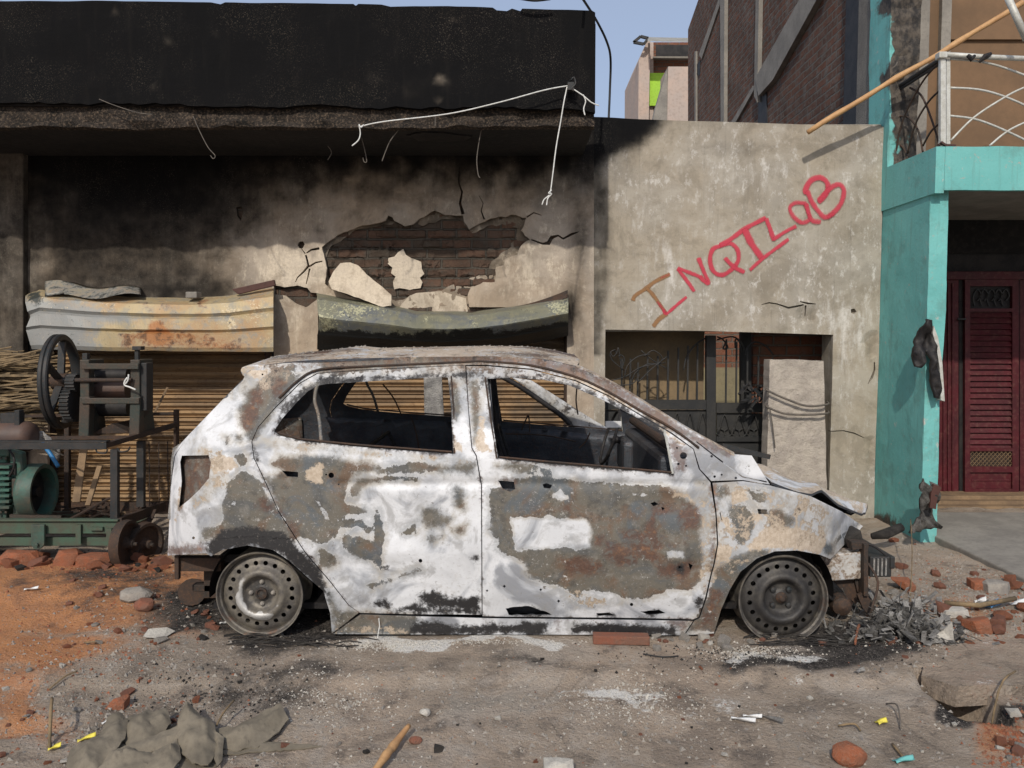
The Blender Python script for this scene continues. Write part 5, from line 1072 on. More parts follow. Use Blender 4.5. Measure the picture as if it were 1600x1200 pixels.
CREAM = [A3([(600, 640), (720, 640), (830, 700), (810, 760), (700, 740), (560, 740), (440, 760), (500, 700), (530, 640)]), A3([(400, 480), (470, 470), (490, 520), (410, 540)]), A3([(480, 550), (570, 590), (510, 640)]), A3([(350, 570), (400, 600), (420, 680), (380, 640)]), A3([(330, 720), (420, 720), (400, 800), (330, 790)]), B4([(990, 200), (1100, 230), (1130, 290), (1100, 260), (1000, 240)]), A3([(20, 130), (80, 160), (200, 270), (180, 280), (60, 190)]),
  [(850, 566), (900, 580), (960, 612), (1030, 655), (1030, 662), (950, 622), (880, 590)], [(600, 553), (660, 552), (650, 562), (600, 564)], [(775, 553), (830, 556), (820, 566), (780, 562)], A1([(330, 690), (460, 700), (480, 760), (330, 820)]), A1([(100, 1000), (130, 850), (170, 950), (90, 1100)]), [(703, 640), (712, 690), (732, 705), (706, 706)], [(752, 650), (768, 706), (742, 706)], A1([(520, 130), (640, 140), (700, 150), (620, 230), (560, 200)]), A1([(900, 760), (1010, 750), (1020, 860), (900, 850)])]
SOOT = [[(640, 972), (760, 976), (860, 972), (860, 992), (640, 992)], B3([(600, 840), (700, 800), (800, 850), (900, 855), (960, 830), (1000, 850), (1000, 930), (700, 925), (640, 900)]), B3([(470, 930), (600, 900), (1000, 930), (1000, 955), (480, 955)]), B3([(330, 885), (400, 870), (440, 900), (420, 920), (340, 915)]), B3([(950, 600), (1000, 560), (1000, 650), (960, 640)]), B3([(390, 650), (430, 650), (430, 670), (390, 690)]),
  [(320, 850), (353, 828), (393, 822), (440, 831), (461, 850), (500, 894), (516, 935), (512, 940), (479, 903), (453, 879), (427, 862), (387, 855), (348, 862), (330, 871)], B4([(-60, 985), (0, 975), (80, 1005), (140, 1035), (-70, 1035)]), B4([(470, 1022), (600, 1035), (480, 1045)]), B4([(730, 1025), (900, 1005), (850, 1045)]), B4([(330, 1090), (820, 1100), (1000, 1120), (1000, 1160), (300, 1160)]),
  [(430, 640), (500, 590), (740, 582), (740, 588), (500, 600), (436, 655)], [(756, 588), (846, 588), (900, 600), (960, 628), (1040, 668), (1036, 674), (950, 626), (880, 600), (800, 592)], B4([(1140, 920), (1200, 900), (1190, 960), (1150, 980)]), A1([(585, 620), (600, 640), (625, 720), (610, 735), (580, 700)]), B4([(870, 280), (920, 290), (890, 310)]), B4([(1000, 690), (1060, 700), (1060, 750), (1010, 730)])]
GREY = [[(521, 962), (760, 966), (1083, 970), (1068, 992), (521, 992)], [(640, 590), (760, 582), (760, 574), (640, 578)], [(300, 690), (335, 630), (370, 620), (385, 680), (350, 700)], [(318, 760), (345, 745), (352, 800), (325, 830)], [(430, 700), (480, 692), (560, 705), (540, 716), (450, 712)], [(620, 770), (660, 760), (700, 775), (715, 800), (690, 828), (655, 818), (630, 800)], [(764, 745), (780, 760), (778, 860), (800, 890), (775, 900), (762, 860)], [(790, 905), (860, 915), (900, 935), (830, 945), (780, 930)],
  [(1150, 762), (1230, 770), (1300, 800), (1330, 822), (1270, 815), (1190, 785)], [(1130, 725), (1160, 740), (1140, 748), (1120, 740)], [(520, 780), (545, 765), (560, 790), (540, 830)], [(575, 760), (620, 755), (640, 775), (600, 785)], [(640, 880), (740, 860), (748, 940), (600, 940)], [(540, 900), (600, 880), (620, 930), (560, 945)], [(530, 968), (640, 968), (640, 985), (530, 985)], [(900, 970), (1060, 975), (1060, 988), (900, 986)], [(735, 600), (750, 620), (752, 690), (742, 700)], [(712, 600), (722, 620), (726, 690), (714, 690)],
  [(1000, 740), (1090, 750), (1090, 768), (1010, 760)], [(800, 728), (850, 735), (900, 738), (880, 746), (800, 742)], [(1100, 880), (1090, 950), (1040, 955), (1060, 900)], [(270, 770), (292, 790), (300, 850), (270, 860)]]
FLAKY = [[(521, 975), (700, 980), (700, 992), (521, 992)], [(290, 700), (345, 700), (360, 760), (300, 800)], [(1112, 752), (1200, 760), (1262, 776), (1300, 800), (1290, 850), (1240, 858), (1180, 872), (1140, 900), (1116, 880)], [(1085, 745), (1122, 752), (1122, 900), (1105, 935), (1090, 900), (1095, 820)], [(600, 553), (740, 550), (850, 558), (940, 590), (1040, 650), (1090, 682), (1060, 684), (960, 622), (860, 578), (740, 566), (600, 568)], [(400, 572), (470, 564), (450, 600), (405, 620)], [(860, 905), (930, 930), (1000, 945), (900, 950)], [(400, 680), (560, 700), (740, 716), (740, 724), (560, 712), (420, 700)]]
def carmask(V):
    V = np.array(V); V[:, 1] = np.minimum(V[:, 1], 2*YC-V[:, 1]); q = proj(V)
    z = V[:, 2]
    gy = .43*sstep(polys(q, GREY), -22, 8)
    b = np.clip(.5+polys(q, BARE)/36, 0, 1); w_ = np.clip(.5+(polys(q, WHITE)+5*fbm(q[:, 0]*.06, q[:, 1]*.06, 33, 3))/22, 0, 1); b = np.minimum(b, 1-w_)
    r = np.clip(.47+polys(q, RUST)/30, 0, 1)*(1-.8*w_); cr_ = np.clip(.48+polys(q, CREAM)/30, 0, 1); s = np.clip(.5+polys(q, SOOT)/26, 0, 1)
    b = np.maximum(b, .46*sstep(z, 1.0, 1.2)); r = np.maximum(r, .46*sstep(z, 1.15, 1.28)); cr_ = np.maximum(cr_, .44*sstep(z, 1.15, 1.28)); s = np.maximum(s, .36*sstep(z, 1.05, 1.25))
    fk = sstep(polys(q, FLAKY), -14, 6); b = np.maximum(b, .46*fk*(1-w_)); cr_ = np.maximum(cr_, .45*fk); s = np.maximum(s, .26*fk)
    for L_, cl_, w_ in ((rwin, 1, 5), (fwin, 1, 5)):
        d = pdist(q, L_, True); k = np.exp(-(d/w_)**2); s = np.maximum(s, .62*k); r = np.maximum(r, .50*np.exp(-(d/11)**2))
    for L_ in (rear_door, front_door):
        d = pdist(q, L_, True); r = np.maximum(r, .44*np.exp(-(d/5)**2)); s = np.maximum(s, .34*np.exp(-(d/4)**2))
    nn = fbm(q[:, 0]*.013, q[:, 1]*.013, 55, 3)
    b = np.maximum(b, gy*(1-w_)); b = np.maximum(b, .09+.35*nn); s = np.maximum(s, .12+.12*nn)
    return np.stack([b, r, cr_, s], 1)
def cpanel(name, outline, holes, step=3.8, off=.010, dn=1., dy=0., mirror=True, label=None, parent=None, both=None):
    V2, Tn = cdt(outline, holes, step); res = []
    for side in ((0, 1) if mirror else (0,)):
        def f(q):
            v = cmap(q, dn, dy)
            if side: v[:, 1] = 2*YC-v[:, 1]
            return v
        V, Fc, mi = thick(V2, Tn, f, (0, off*(1-2*side), 0))
        o = mesh(name, (V, Fc), ['car', 'blacksheet'], (parent or car), smooth=True, mask=carmask(V), mi=mi, sharp=40); res.append(o)
    return res
rail = [(385, 583), (400, 574), (430, 568), (480, 563), (560, 560), (640, 558), (740, 557), (800, 558), (850, 561), (900, 572), (960, 600), (1030, 643), (1090, 679), (1148, 710)]
door_top = [(430, 636), (468, 598), (495, 583), (560, 578), (640, 574), (735, 570), (760, 570), (830, 576), (900, 594), (950, 617), (1000, 647), (1050, 676)]
side = [(519, 989), (561, 957), (545, 946), (508, 900), (479, 866), (435, 800), (410, 745), (396, 716), (393, 690), (403, 667)]+door_top+[(1084, 701), (1094, 733), (1112, 752), (1161, 750), (1203, 757), (1175, 712)]+rail[::-1]+\
       [(379, 595), (350, 622), (312, 662), (285, 690), (272, 705), (267, 740), (266, 790), (262, 868), (322, 864), (330, 869), (348, 859), (387, 852), (427, 859), (453, 876), (479, 900), (505, 923), (516, 957)]
side_clean = []
for q_ in side:
    if not side_clean or math.hypot(q_[0]-side_clean[-1][0], q_[1]-side_clean[-1][1]) > 1: side_clean.append(q_)
lamp = [(284, 712), (326, 711), (330, 722), (327, 747), (312, 765), (295, 781), (280, 793), (284, 752), (281, 722)]
circ = lambda x, y, r, n=10: [(x+r*math.cos(2*math.pi*k/n), y+r*math.sin(2*math.pi*k/n)) for k in range(n)]
grooves = [crackpoly([(1088, 690), (1120, 715), (1160, 745), (1198, 753)], [1.5, 2, 2, 2]), circ(1112, 713, 2), circ(1117, 745, 2), circ(1128, 742, 1.6), circ(1150, 747, 2), circ(303, 840, 2.2), circ(410, 573+12, 1.5)]
rear_door = [(403.5, 668), (431, 637), (469, 599), (496, 584), (560, 579), (640, 575), (727, 571), (731.5, 640), (736.5, 700), (743.5, 713), (751.5, 760), (752.6, 961), (562.5, 957.6), (545.8, 945.5), (509, 899), (480, 865), (436, 799), (411, 744), (397, 715.5), (394.3, 690)]
rwin = [(428, 674), (440, 655), (462, 630), (480, 612), (495, 603), (510, 600), (560, 597), (640, 592), (690, 589), (700, 590), (705, 640), (708, 709), (640, 704), (560, 698), (498, 692), (460, 686), (438, 681)]
front_door = [(728.5, 572), (760, 572), (830, 578), (900, 596), (950, 619), (1000, 649), (1047, 677), (1083, 702), (1092, 733), (1110.5, 754), (1118, 800), (1120, 850), (1114, 885), (1102, 932), (1091.5, 963.5), (1083, 967.3), (900, 965.3), (754, 963.2), (753, 760), (745, 712), (738, 700), (732.5, 640)]
fwin = [(762, 592), (800, 590), (847, 593), (889, 602), (940, 624), (990, 650), (1036, 675), (1044, 700), (1050, 740), (960, 732), (860, 724), (778, 716), (770, 660)]
rd_o = cpanel('rear_door', rear_door, [rwin, [(440, 736), (465, 738), (465, 746), (448, 745)], circ(517, 743, 4.5), circ(509, 742, 1.5), circ(657, 876, 3), circ(528, 758, 1.5)])
dents = [[(1017, 787), (1024, 785), (1030, 789), (1022, 792)], [(1034, 793), (1040, 795), (1036, 799)], [(1076, 880), (1083, 884), (1079, 892)], [(1060, 884), (1066, 887), (1061, 890)]]
bot = [rough_poly([(790, 951), (810, 948), (825, 947), (850, 955), (862, 961), (795, 961)], 4, .7, 3), rough_poly([(932, 959), (950, 958), (962, 962), (935, 963)], 4, .4, 3), rough_poly([(1000, 956), (1030, 953), (1040, 958), (1015, 961)], 4, .5, 5)]
fd_o = cpanel('front_door', front_door, [fwin, [(778, 751.5), (803, 754), (805, 765), (797, 769), (785, 764)], [(848, 758), (854, 756), (863, 759), (860, 764), (850, 763)], circ(1068, 712, 5.5, 14), circ(1060, 725, 2), circ(1072, 728, 1.6), circ(1058, 700, 1.6), circ(788, 916, 2.4, 4), circ(845, 922, 2.2, 4), circ(761, 923, 2, 4), circ(873, 940, 2.4, 4), circ(987, 945, 2.6)]+dents+bot)
fender = [(1114, 755), (1161, 752), (1203, 758.5), (1266, 775), (1315, 799), (1348, 822), (1329, 841), (1297, 873), (1280, 866), (1245, 860), (1210, 861), (1182, 872), (1157, 893), (1140, 922), (1126, 953), (1115, 989), (1070, 992), (1085, 969), (1093, 965), (1104, 934), (1116, 885), (1122, 850), (1120, 800)]
for far in (0, 1):
    ol = side_clean if not far else [q_ for q_ in side_clean if q_ not in ((1175, 712), (1148, 710), (1203, 757))]
    hl_ = [lamp]+(grooves if not far else [])
    V2, Tn = cdt(ol, hl_, 3.8)
    def f(q, far=far):
        v = cmap(q)
        if far: v[:, 1] = 2*YC-v[:, 1]
        return v
    V, Fc, mi = thick(V2, Tn, f, (0, .010*(1-2*far), 0)); mesh('body_side', (V, Fc), ['car', 'blacksheet'], car, smooth=True, mask=carmask(V), mi=mi, sharp=40)
cpanel('front_fender', fender, [[(1183, 795), (1198, 796), (1199, 803), (1185, 803)], [(1126, 800), (1128, 812), (1127, 813), (1125, 802)]])
cpanel('sill', [(521, 990.5), (563, 960), (760, 966), (1083, 970), (1068, 992.5), (800, 991.5)], [], dn=.3)
# door skins: inner panels, window divider, mirror base edge
for k, s_ in ((0, 1), (1, -1)):
    par_r, par_f = rd_o[k], fd_o[k]
    mm = (lambda p: p) if s_ == 1 else (lambda p: (p[0], 2*YC-p[1], p[2]))
    cp = lambda x, y, dy=0: tuple(cmap(np.array([[x, y]], float), 0, dy)[0])
    mesh('window_divider', tube([mm(cp(x, y, .012)) for x, y in ([(497, 599), (493, 612), (492, 628), (497, 645), (500, 665), (502, 693)])], .0085, 8, smooth=3), 'car', par_r, smooth=True, mask=np.tile([.7, .3, .4, .3], (8*16, 1)))
    mesh('window_seal', tube([mm(cp(x, y, -.003)) for x, y in [(434, 676), (470, 686), (560, 695), (640, 701), (706, 706)]], .005, 6), 'brown_iron', par_r); mesh('window_seal', tube([mm(cp(x, y, -.003)) for x, y in [(780, 714), (860, 721.5), (960, 730), (1050, 738)]], .005, 6), 'brown_iron', par_f)
    mesh('mirror_post', tube([mm(cp(x, y, -.004)) for x, y in [(1038, 672), (1044, 700), (1051, 740)]], .006, 6), 'whitepipe', par_f)
    mesh('window_channel', tube([mm(cp(x, y, -.004)) for x, y in [(705, 588), (709, 640), (710, 708)]], .004, 6), 'brown_iron', par_r)
    mesh('window_channel', tube([mm(cp(x, y, -.003)) for x, y in [(758, 590), (766, 650), (776, 716)]], .004, 6), 'brown_iron', par_f)
    for par, pts in ((par_r, [(396, 700), (560, 706), (750, 716), (750, 955), (565, 952), (480, 860), (420, 760)]), (par_f, [(752, 722), (900, 730), (1105, 760), (1112, 850), (1085, 960), (756, 958)])):
        v2, tn = cdt(pts, [], 14); V, Fc, mi = thick(v2, tn, lambda q: np.array([mm(tuple(r)) for r in cmap(q, .6, .075)]), (0, .008*s_, 0)); mesh('inner_panel', (V, Fc), 'blacksheet', par, smooth=True)
    # roof-rail drip strip and gap shadow line
    mesh('drip_rail', tube([mm(cp(x, y, -.004)) for x, y in [(436, 622), (470, 591), (500, 577), (560, 573), (640, 569.5), (735, 565), (760, 565), (830, 571), (900, 589), (950, 612), (1000, 641), (1050, 669), (1092, 700)]], .006, 6, smooth=3), 'brown_iron', car, smooth=True)
    # B pillar behind the door gap, inner sill, wheel housings
    V2, Tn = cdt([(712, 574), (765, 574), (790, 962), (715, 960)], [], 12)
    V, Fc, mi = thick(V2, Tn, lambda q: np.array([mm(tuple(r)) for r in cmap(q, 0, .045)]), (0, .06*s_, 0)); mesh('b_pillar', (V, Fc), 'blacksheet', car)
    for cx, r in ((407, .285), (1221, .29)):
        ce = P(cx, 932, 3.74)
        def wh(u, v, ce=ce, r=r):
            a = math.pi*(u*1.06-.03); return mm((ce[0]+(r-.02)*math.cos(a), 3.79+v*.22, max(ce[2], 0)+(r-.02)*math.sin(a)))
        mesh('wheel_housing', grid(24, 3, wh), 'black', car, smooth=True)
        Vd, Fd = [mm((ce[0], 4.01, ce[2]))]+[mm((ce[0]+r*math.cos(math.pi*k/20), 4.01, ce[2]+r*math.sin(math.pi*k/20))) for k in range(21)], [(0, k+1, k+2) for k in range(20)]
        mesh('housing_wall', (Vd, Fd), 'black', car)
# far tail-lamp buckets, lamp recess
for mmf in (lambda p: p, lambda p: (p[0], 2*YC-p[1], p[2])):
    V2, Tn = cdt([(276, 702), (336, 704), (336, 760), (272, 800)], [], 7)
    V, Fc, mi = thick(V2, Tn, lambda q: np.array([mmf(tuple(r)) for r in cmap(q, 2, .035)]), (0, .005, 0)); mesh('lamp_recess', (V, Fc), 'car', car, smooth=True, mask=np.tile([.7, .62, .4, .35], (len(V), 1)))  # mask kept dark to paint shade into the recess
# roof
rp = cmap(np.array(catmull([Vector((x, y, 0)) for x, y in rail[:10]], 6))[:, :2], 0)
def roof(u, v):
    i = u*(len(rp)-1); a = int(min(i, len(rp)-2)); q = rp[a]+(rp[a+1]-rp[a])*(i-a)
    t = 2*v-1; half = YC-q[1]; y = YC+half*t; e = (1-t*t); cf = 1-abs(t)**6
    x = q[0]+.05*cf*sstep(np.array([q[0]]), 0, .5)[0]-.03*cf*(q[0] < -1.2)
    z = q[2]+.030*e+.010*cf+.010*float(fbm(x*2.5, y*2.5, 81, 4))*e+.014*math.exp(-((x+.85)/.09)**2)*e
    return (x, y, z)
V, Fc, nf = slabgrid(90, 46, roof, (0, 0, -.012)); mi = [0]*nf+[1]*(len(Fc)-nf)
mk = carmask(V); qn = fbm(np.array(V)[:, 0]*3, np.array(V)[:, 1]*3, 5, 3)
mk = np.stack([.50+qn*.4, .47+qn*.5, .52-qn*.4, .32+.2*qn], 1)
roof_o = mesh('roof', (V, Fc), ['car', 'blacksheet'], car, smooth=True, mask=mk, mi=mi, sharp=45)
crumbs = []
for i in range(260):
    u = rnd.random(); v = rnd.random()*.75; q = Vector(roof(u, v)); s_ = rnd.uniform(.002, .006); crumbs.append(bar(q+Vector((-s_, 0, .001)), q+Vector((s_, rnd.uniform(-s_, s_), s_*rnd.random())), s_*1.5, s_))
mesh('flaking_crust', join(crumbs), 'stone', roof_o); roof_o.children[0]['kind'] = 'stuff'
mesh('roof_flap', slabgrid(20, 4, lambda u, v: P(455+u*130, 559-8*math.sin(u*3.1)-3*v, 4.1+.12*v), (0, .01, -.004))[:2], 'brown', car, smooth=True)
# A pillar return, windscreen header and cowl
ap = cmap(np.array(catmull([Vector((x, y, 0)) for x, y in rail[8:]], 6))[:, :2], 0)
for s_ in (0, 1):
    def fn(u, v):
        i = u*(1-.22*s_)*(len(ap)-1); a = int(min(i, len(ap)-2)); q = ap[a]+(ap[a+1]-ap[a])*(i-a); y = q[1]+.075*v; z = q[2]+.012*math.sin(v*2.6)-.012*v
        return (q[0]+.012*v, y if not s_ else 2*YC-y, z)
    V, Fc, nf = slabgrid(50, 6, fn, (0, .005*(1-2*s_), -.03)); mesh('windscreen_pillar', (V, Fc), 'car', car, smooth=True, sharp=45, mask=np.tile([.42, .47, .58, .22], (len(V), 1))+.2*fbm(np.array(V)[:, 0]*9, np.array(V)[:, 2]*9, 4)[:, None])
# hood, crumpled
he = [(1176, 713, 1205, 755), (1200, 716, 1222, 760), (1224, 721, 1243, 766), (1259, 740, 1268, 771), (1280, 753, 1284, 766), (1300, 768, 1310, 788), (1346, 800, 1346, 802)]
near = np.array([cmap(np.array([[x, y]], float), 0, .03)[0] for _, _, x, y in he]); farp = np.array([P(x, y, 2*YC-n_[1]-.04) for (x, y, _, _), n_ in zip(he, near)])
def hoodf(u, v):
    i = u*(len(he)-1); a = int(min(i, len(he)-2)); n_ = near[a]+(near[a+1]-near[a])*(i-a); m_ = farp[a]+(farp[a+1]-farp[a])*(i-a)
    t = 2*v-1; e = (1-t*t); w_ = v
    yv = n_[1]+(m_[1]-n_[1])*v; xn = n_[0]; xf = n_[0]+(m_[0]-n_[0])*.35
    cr_ = .022*float(fbm(u*5, v*7, 91, 4))+.010*math.sin(u*9+t*5)
    return (xn*(1-v)+xf*v+.06*e*u, yv, n_[2]*(1-v)+m_[2]*v+.035*e+cr_*(.25+e)-.01*v)
V, Fc, nf = slabgrid(60, 60, hoodf, (0, 0, -.012)); q = fbm(np.array(V)[:, 0]*5, np.array(V)[:, 1]*5, 15, 4)
mesh('bonnet', (V, Fc), ['car', 'blacksheet'], car, smooth=True, sharp=50, mask=np.stack([.28+q*.4, .3+q*.2, .5+q*.5, .12+0*q], 1), mi=[0]*nf+[1]*(len(Fc)-nf))
mesh('bonnet_rear_edge', join([bar(P(1128, 696, 5.1), P(1203, 714, 5.1), .02, .03)]), 'dark_iron', car)
# tailgate: frame round an empty rear window
rg_ = cmap(np.array([(382, 590), (350, 622), (312, 662), (288, 690), (272, 712), (268, 740), (266, 790), (263, 868)], float), 0)
def gate_fn(u, v):
    i = v*(len(rg_)-1); a = int(min(i, len(rg_)-2)); n_ = rg_[a]+(rg_[a+1]-rg_[a])*(i-a); t = 2*u-1; e = 1-t*t
    return (n_[0]-.11*e*(.4+.6*v), YC+(YC-n_[1])*t, n_[2]+.01*e)
V, Fc, nf = slabgrid(34, 30, gate_fn, (.012, 0, 0)); keep = []; mi = []
for k, f_ in enumerate(Fc):
    ce = np.mean([V[i] for i in f_], 0)
    if abs(ce[1]-YC) < .56 and .93 < ce[2] < 1.22: continue
    if abs(ce[1]-YC) < .25 and .30 < ce[2] < .42: continue
    keep.append(f_); mi.append(0 if k < nf else 1)
mesh('tailgate', (V, keep), ['car', 'blacksheet'], car, smooth=True, sharp=45, mask=carmask(V), mi=mi)
sp = [P(x, y, 3.86) for x, y in [(375, 579), (378, 574), (386, 571), (400, 570), (413, 571), (412, 582), (406, 592), (396, 600), (388, 594), (379, 587)]]; n = len(sp)
mesh('spoiler', (sp+[(p[0]-.03, YC, p[2]+.035) for p in sp]+[(p[0], 2*YC-p[1], p[2]) for p in sp], [tuple(range(n)), tuple(reversed(range(2*n, 3*n)))]+[(k*n+i, k*n+i+n, k*n+(i+1) % n+n, k*n+(i+1) % n) for k in range(2) for i in range(n)]), 'car', car, mask=np.tile([.2, .2, .52, .1], (3*n, 1)), bevel=.006)
mesh('bumper_bracket', quadprism([(270, 700), (286, 690), (290, 700), (278, 718), (276, 750), (274, 790), (266, 812), (262, 810), (267, 760), (267, 722)], 3.80, .05), 'ash', car)
# wheels
def dprof(r): return np.interp(r, [0, .02, .03, .034, .06, .076, .086, .098, .112, .128, .138, .158, .172, .186], [.03, .03, .032, .042, .044, .036, .010, .001, .004, .020, .026, .028, .034, .046])
hl = [[(.1475*math.cos(2*math.pi*(k+.5)/20)+.0115*math.cos(a)*1., .1475*math.sin(2*math.pi*(k+.5)/20)+.0115*math.sin(a)) for a in np.linspace(0, 2*math.pi, 11)[:-1]] for k in range(20)]
WV, WT = cdt([(.187*math.cos(a), .187*math.sin(a)) for a in np.linspace(0, 2*math.pi, 91)[:-1]], hl, .0065)
def wheel(cx, cy, Y, kind, flip=False, rot=0, k=1.0):
    ce = P(cx, cy, Y); sg = -1 if flip else 1; org = (ce[0], 2*YC-ce[1] if flip else ce[1], ce[2])
    prof = [(0, .2065), (-.004, .2045), (-.003, .200), (.006, .197), (.016, .195), (.022, .1885), (.05, .187), (.12, .186), (.15, .19), (.158, .199), (.170, .2065), (.17, .2085), (.155, .203), (.14, .193), (.05, .190), (.026, .1915), (.018, .2), (.006, .2065)]
    V, Fc = lathe(org, (0, sg, 0), [(d*1.0, r*k) for d, r in prof], 72, True)
    q = np.array(V); n1 = fbm(q[:, 0]*12, q[:, 2]*12, 3)
    cr_ = (.30 if kind == 'rear' else .05)+n1*.3; ru = .42+n1*.3
    wo = mesh('wheel', (V, Fc), 'wheel', car, smooth=True, sharp=35, mask=np.stack([0*n1, ru, cr_, 0*n1+(.35 if kind == 'front' else .22)], 1))
    V3 = lambda q: np.stack([org[0]+q[:, 0]*k, org[1]+sg*dprof(np.hypot(q[:, 0], q[:, 1])), org[2]+q[:, 1]*k], 1)
    V, Fc, mi = thick(WV, WT, V3, (0, .006*sg, 0)); q = np.vstack([WV, WV]); r = np.hypot(q[:, 0], q[:, 1])
    if kind == 'rear': cr_ = (.95*np.exp(-((r-.104)/.022)**2)*(.62-.5*q[:, 1]/.15-.25*q[:, 0]/.15)+.12)*(.8+.8*fbm(q[:, 0]*25, q[:, 1]*25, 4, 3))
    else: cr_ = .35*np.exp(-((r-.115)/.03)**2)*(.3-.7*q[:, 1]/.15)+.0*r
    mesh('wheel_disc', (V, Fc), 'wheel', wo, smooth=True, sharp=50, mask=np.stack([0*r, .3+0*r, np.clip(cr_, 0, 1), (.75+0*r if kind == 'front' else .62*np.exp(-(r/.075)**4))], 1))
    mesh('brake_drum', lathe((org[0], org[1]+sg*.06, org[2]), (0, sg, 0), [(0, 0), (0, .11), (.05, .115), (.05, 0)], 30), 'black', wo)
    hb = mesh('hub', lathe((org[0], org[1]+sg*.045, org[2]), (0, -sg, 0), [(0, .030), (.022, .028), (.024, .02), (.018, .018), (.012, 0)] if kind == 'rear' else [(0, .03), (.02, .026), (.03, .014), (.036, .012), (.038, 0)], 20), 'brown_iron', wo, smooth=True, sharp=35)
    for j in range(4):
        a = rot+j*math.pi/2; b_ = (org[0]+.053*math.cos(a), org[1]+sg*.044, org[2]+.053*math.sin(a))
        mesh('wheel_nut', lathe(b_, (0, -sg, 0), [(0, .0115), (.012, .0105), (.016, .006), (.019, .004), (.0195, 0)] if kind == 'rear' else [(0, .016), (.015, .013), (.019, 0)], 8), 'stone' if kind == 'rear' else 'dark_iron', wo, smooth=True, sharp=35)
for fl in (False, True):
    wheel(405.5, 930, 3.69, 'rear', fl, math.pi/2); wheel(1224, 937, 3.685, 'front', fl, math.pi/4, 1.03)
# underbody, interior, engine bay
xa, xb = -1.45, 1.2
mesh('floor_pan', box(xa, xb, 3.80, 2*YC-3.80, .10, .13), 'black', car)
mesh('axle', join([cyl(P(405, 930, 3.85), (P(405, 930, 3.85)[0], 2*YC-3.85, .19), .03, 10), cyl(P(1222, 938, 3.85), (P(1222, 938, 3.85)[0], 2*YC-3.85, .19), .03, 10)]), 'black', car)
mesh('rear_floor', box(-1.45, -.85, 3.9, 2*YC-3.9, .30, .34), 'black', car)
mesh('rear_bulkhead', box(-.9, -.87, 4.02, 2*YC-4.02, .13, .62), 'black', car)
mesh('rear_chassis_rail', join([pbox(275, 872, 345, 893, 3.85, .06), pbox(272, 868, 279, 906, 3.83, .03), pbox(318, 885, 338, 935, 3.95, .1), pbox(300, 914, 340, 925, 3.95, .05)]), 'brown_iron', car, bevel=.004)
mesh('exhaust_silencer', tube([P(300, 925, 4.1), P(305, 925, 4.5)], .07, 16), 'brown_iron', car, smooth=True, sharp=40)
mesh('dashboard', join([box(.72, 1.0, 3.86, 2*YC-3.86, .62, .84), box(.66, .74, 4.7, 5.0, .6, .8)]), 'blacksheet', car, bevel=.03)
mesh('cross_car_beam', cyl((.78, 3.82, .88), (.78, 2*YC-3.82, .88), .025, 12), 'brown_iron', car)
mesh('firewall', box(1.0, 1.015, 3.8, 2*YC-3.8, .13, .86), 'blacksheet', car)
V, Fc, nf = slabgrid(24, 16, lambda u, v: (1.28-.34*u+.01*math.sin(v*30), 3.84+v*(2*YC-7.68), .71+.10*u-.03*(2*v-1)**2+.01*float(fbm(u*4, v*6, 7))), (0, 0, -.015)); q = fbm(np.array(V)[:, 0]*6, np.array(V)[:, 1]*6, 8)
mesh('cowl_panel', (V, Fc), 'car', car, smooth=True, mask=np.stack([.45+q*.5, .35+q*.4, 0*q+.1, .25+0*q], 1))
sw = mesh('steering_column', tube([(.86, 4.85, .72), (.62, 4.85, .80)], .022, 10), 'black', car); a_ = Vector((-.24, 0, .08)).normalized(); s_, u_ = frame(a_)
mesh('steering_wheel', tube([tuple(Vector((.6, 4.85, .805))+(s_*math.cos(t_)+u_*math.sin(t_))*.17) for t_ in np.linspace(0, 2*math.pi, 25)], .009, 8), 'black', sw)
for sx, sy in ((.12, 4.08), (.12, 4.86)):
    se = mesh('seat_frame', join([tube([(sx+.05, sy-.2, .3), (sx-.12, sy-.2, .62), (sx-.2, sy-.17, .84), (sx-.21, sy, .87), (sx-.2, sy+.17, .84), (sx-.12, sy+.2, .62), (sx+.05, sy+.2, .3)], .013, 8, smooth=4), box(sx-.02, sx+.45, sy-.22, sy+.22, .26, .30)]), 'black', car)
    mesh('seat_springs', join([tube([(sx-.02-.2*k/8, sy-.19, .4+.42*k/8), (sx-.03-.2*k/8, sy, .41+.42*k/8), (sx-.02-.2*k/8, sy+.19, .4+.42*k/8)], .004, 5, smooth=3) for k in range(9)]), 'black', se)
    mesh('headrest_post', join([cyl((sx-.21, sy-.05, .86), (sx-.23, sy-.05, 1.0), .006, 6), cyl((sx-.21, sy+.05, .86), (sx-.23, sy+.05, 1.0), .006, 6)]), 'black', se)
mesh('rear_seat_frame', join([tube([(-.55, 3.95, .35), (-.78, 3.95, .82), (-.78, 2*YC-3.95, .82), (-.55, 2*YC-3.95, .35)], .012, 8)]+[tube([(-.6-.02*k, 3.95, .45+.04*k), (-.6-.02*k, 2*YC-3.95, .45+.04*k)], .004, 5) for k in range(8)]), 'black', car)
for k, L in enumerate([[(902, 600), (900, 625), (903, 648)], [(598, 600), (615, 622), (628, 650)], [(642, 650), (650, 675), (655, 702)], [(815, 672), (822, 655), (826, 650), (828, 675)], [(790, 678), (850, 680), (900, 690)], [(905, 700), (915, 690), (922, 676)]]):
    mesh('wiring_strand', tube([P(x, y, 4.6+.05*k) for x, y in L], .0045, 5, smooth=4), 'brown_iron', car)
fdz = mesh('far_door_frame', tube([P(x, y, 5.58) for x, y in [(783, 588), (812, 604), (850, 630), (880, 652), (896, 672), (904, 697)]], .018, 8, smooth=4), 'black', car, smooth=True)
V2, Tn = cdt([(800, 590), (830, 594), (880, 626), (930, 658), (976, 684), (977, 716), (905, 712), (899, 672), (884, 652), (852, 628), (815, 600)], [], 6)
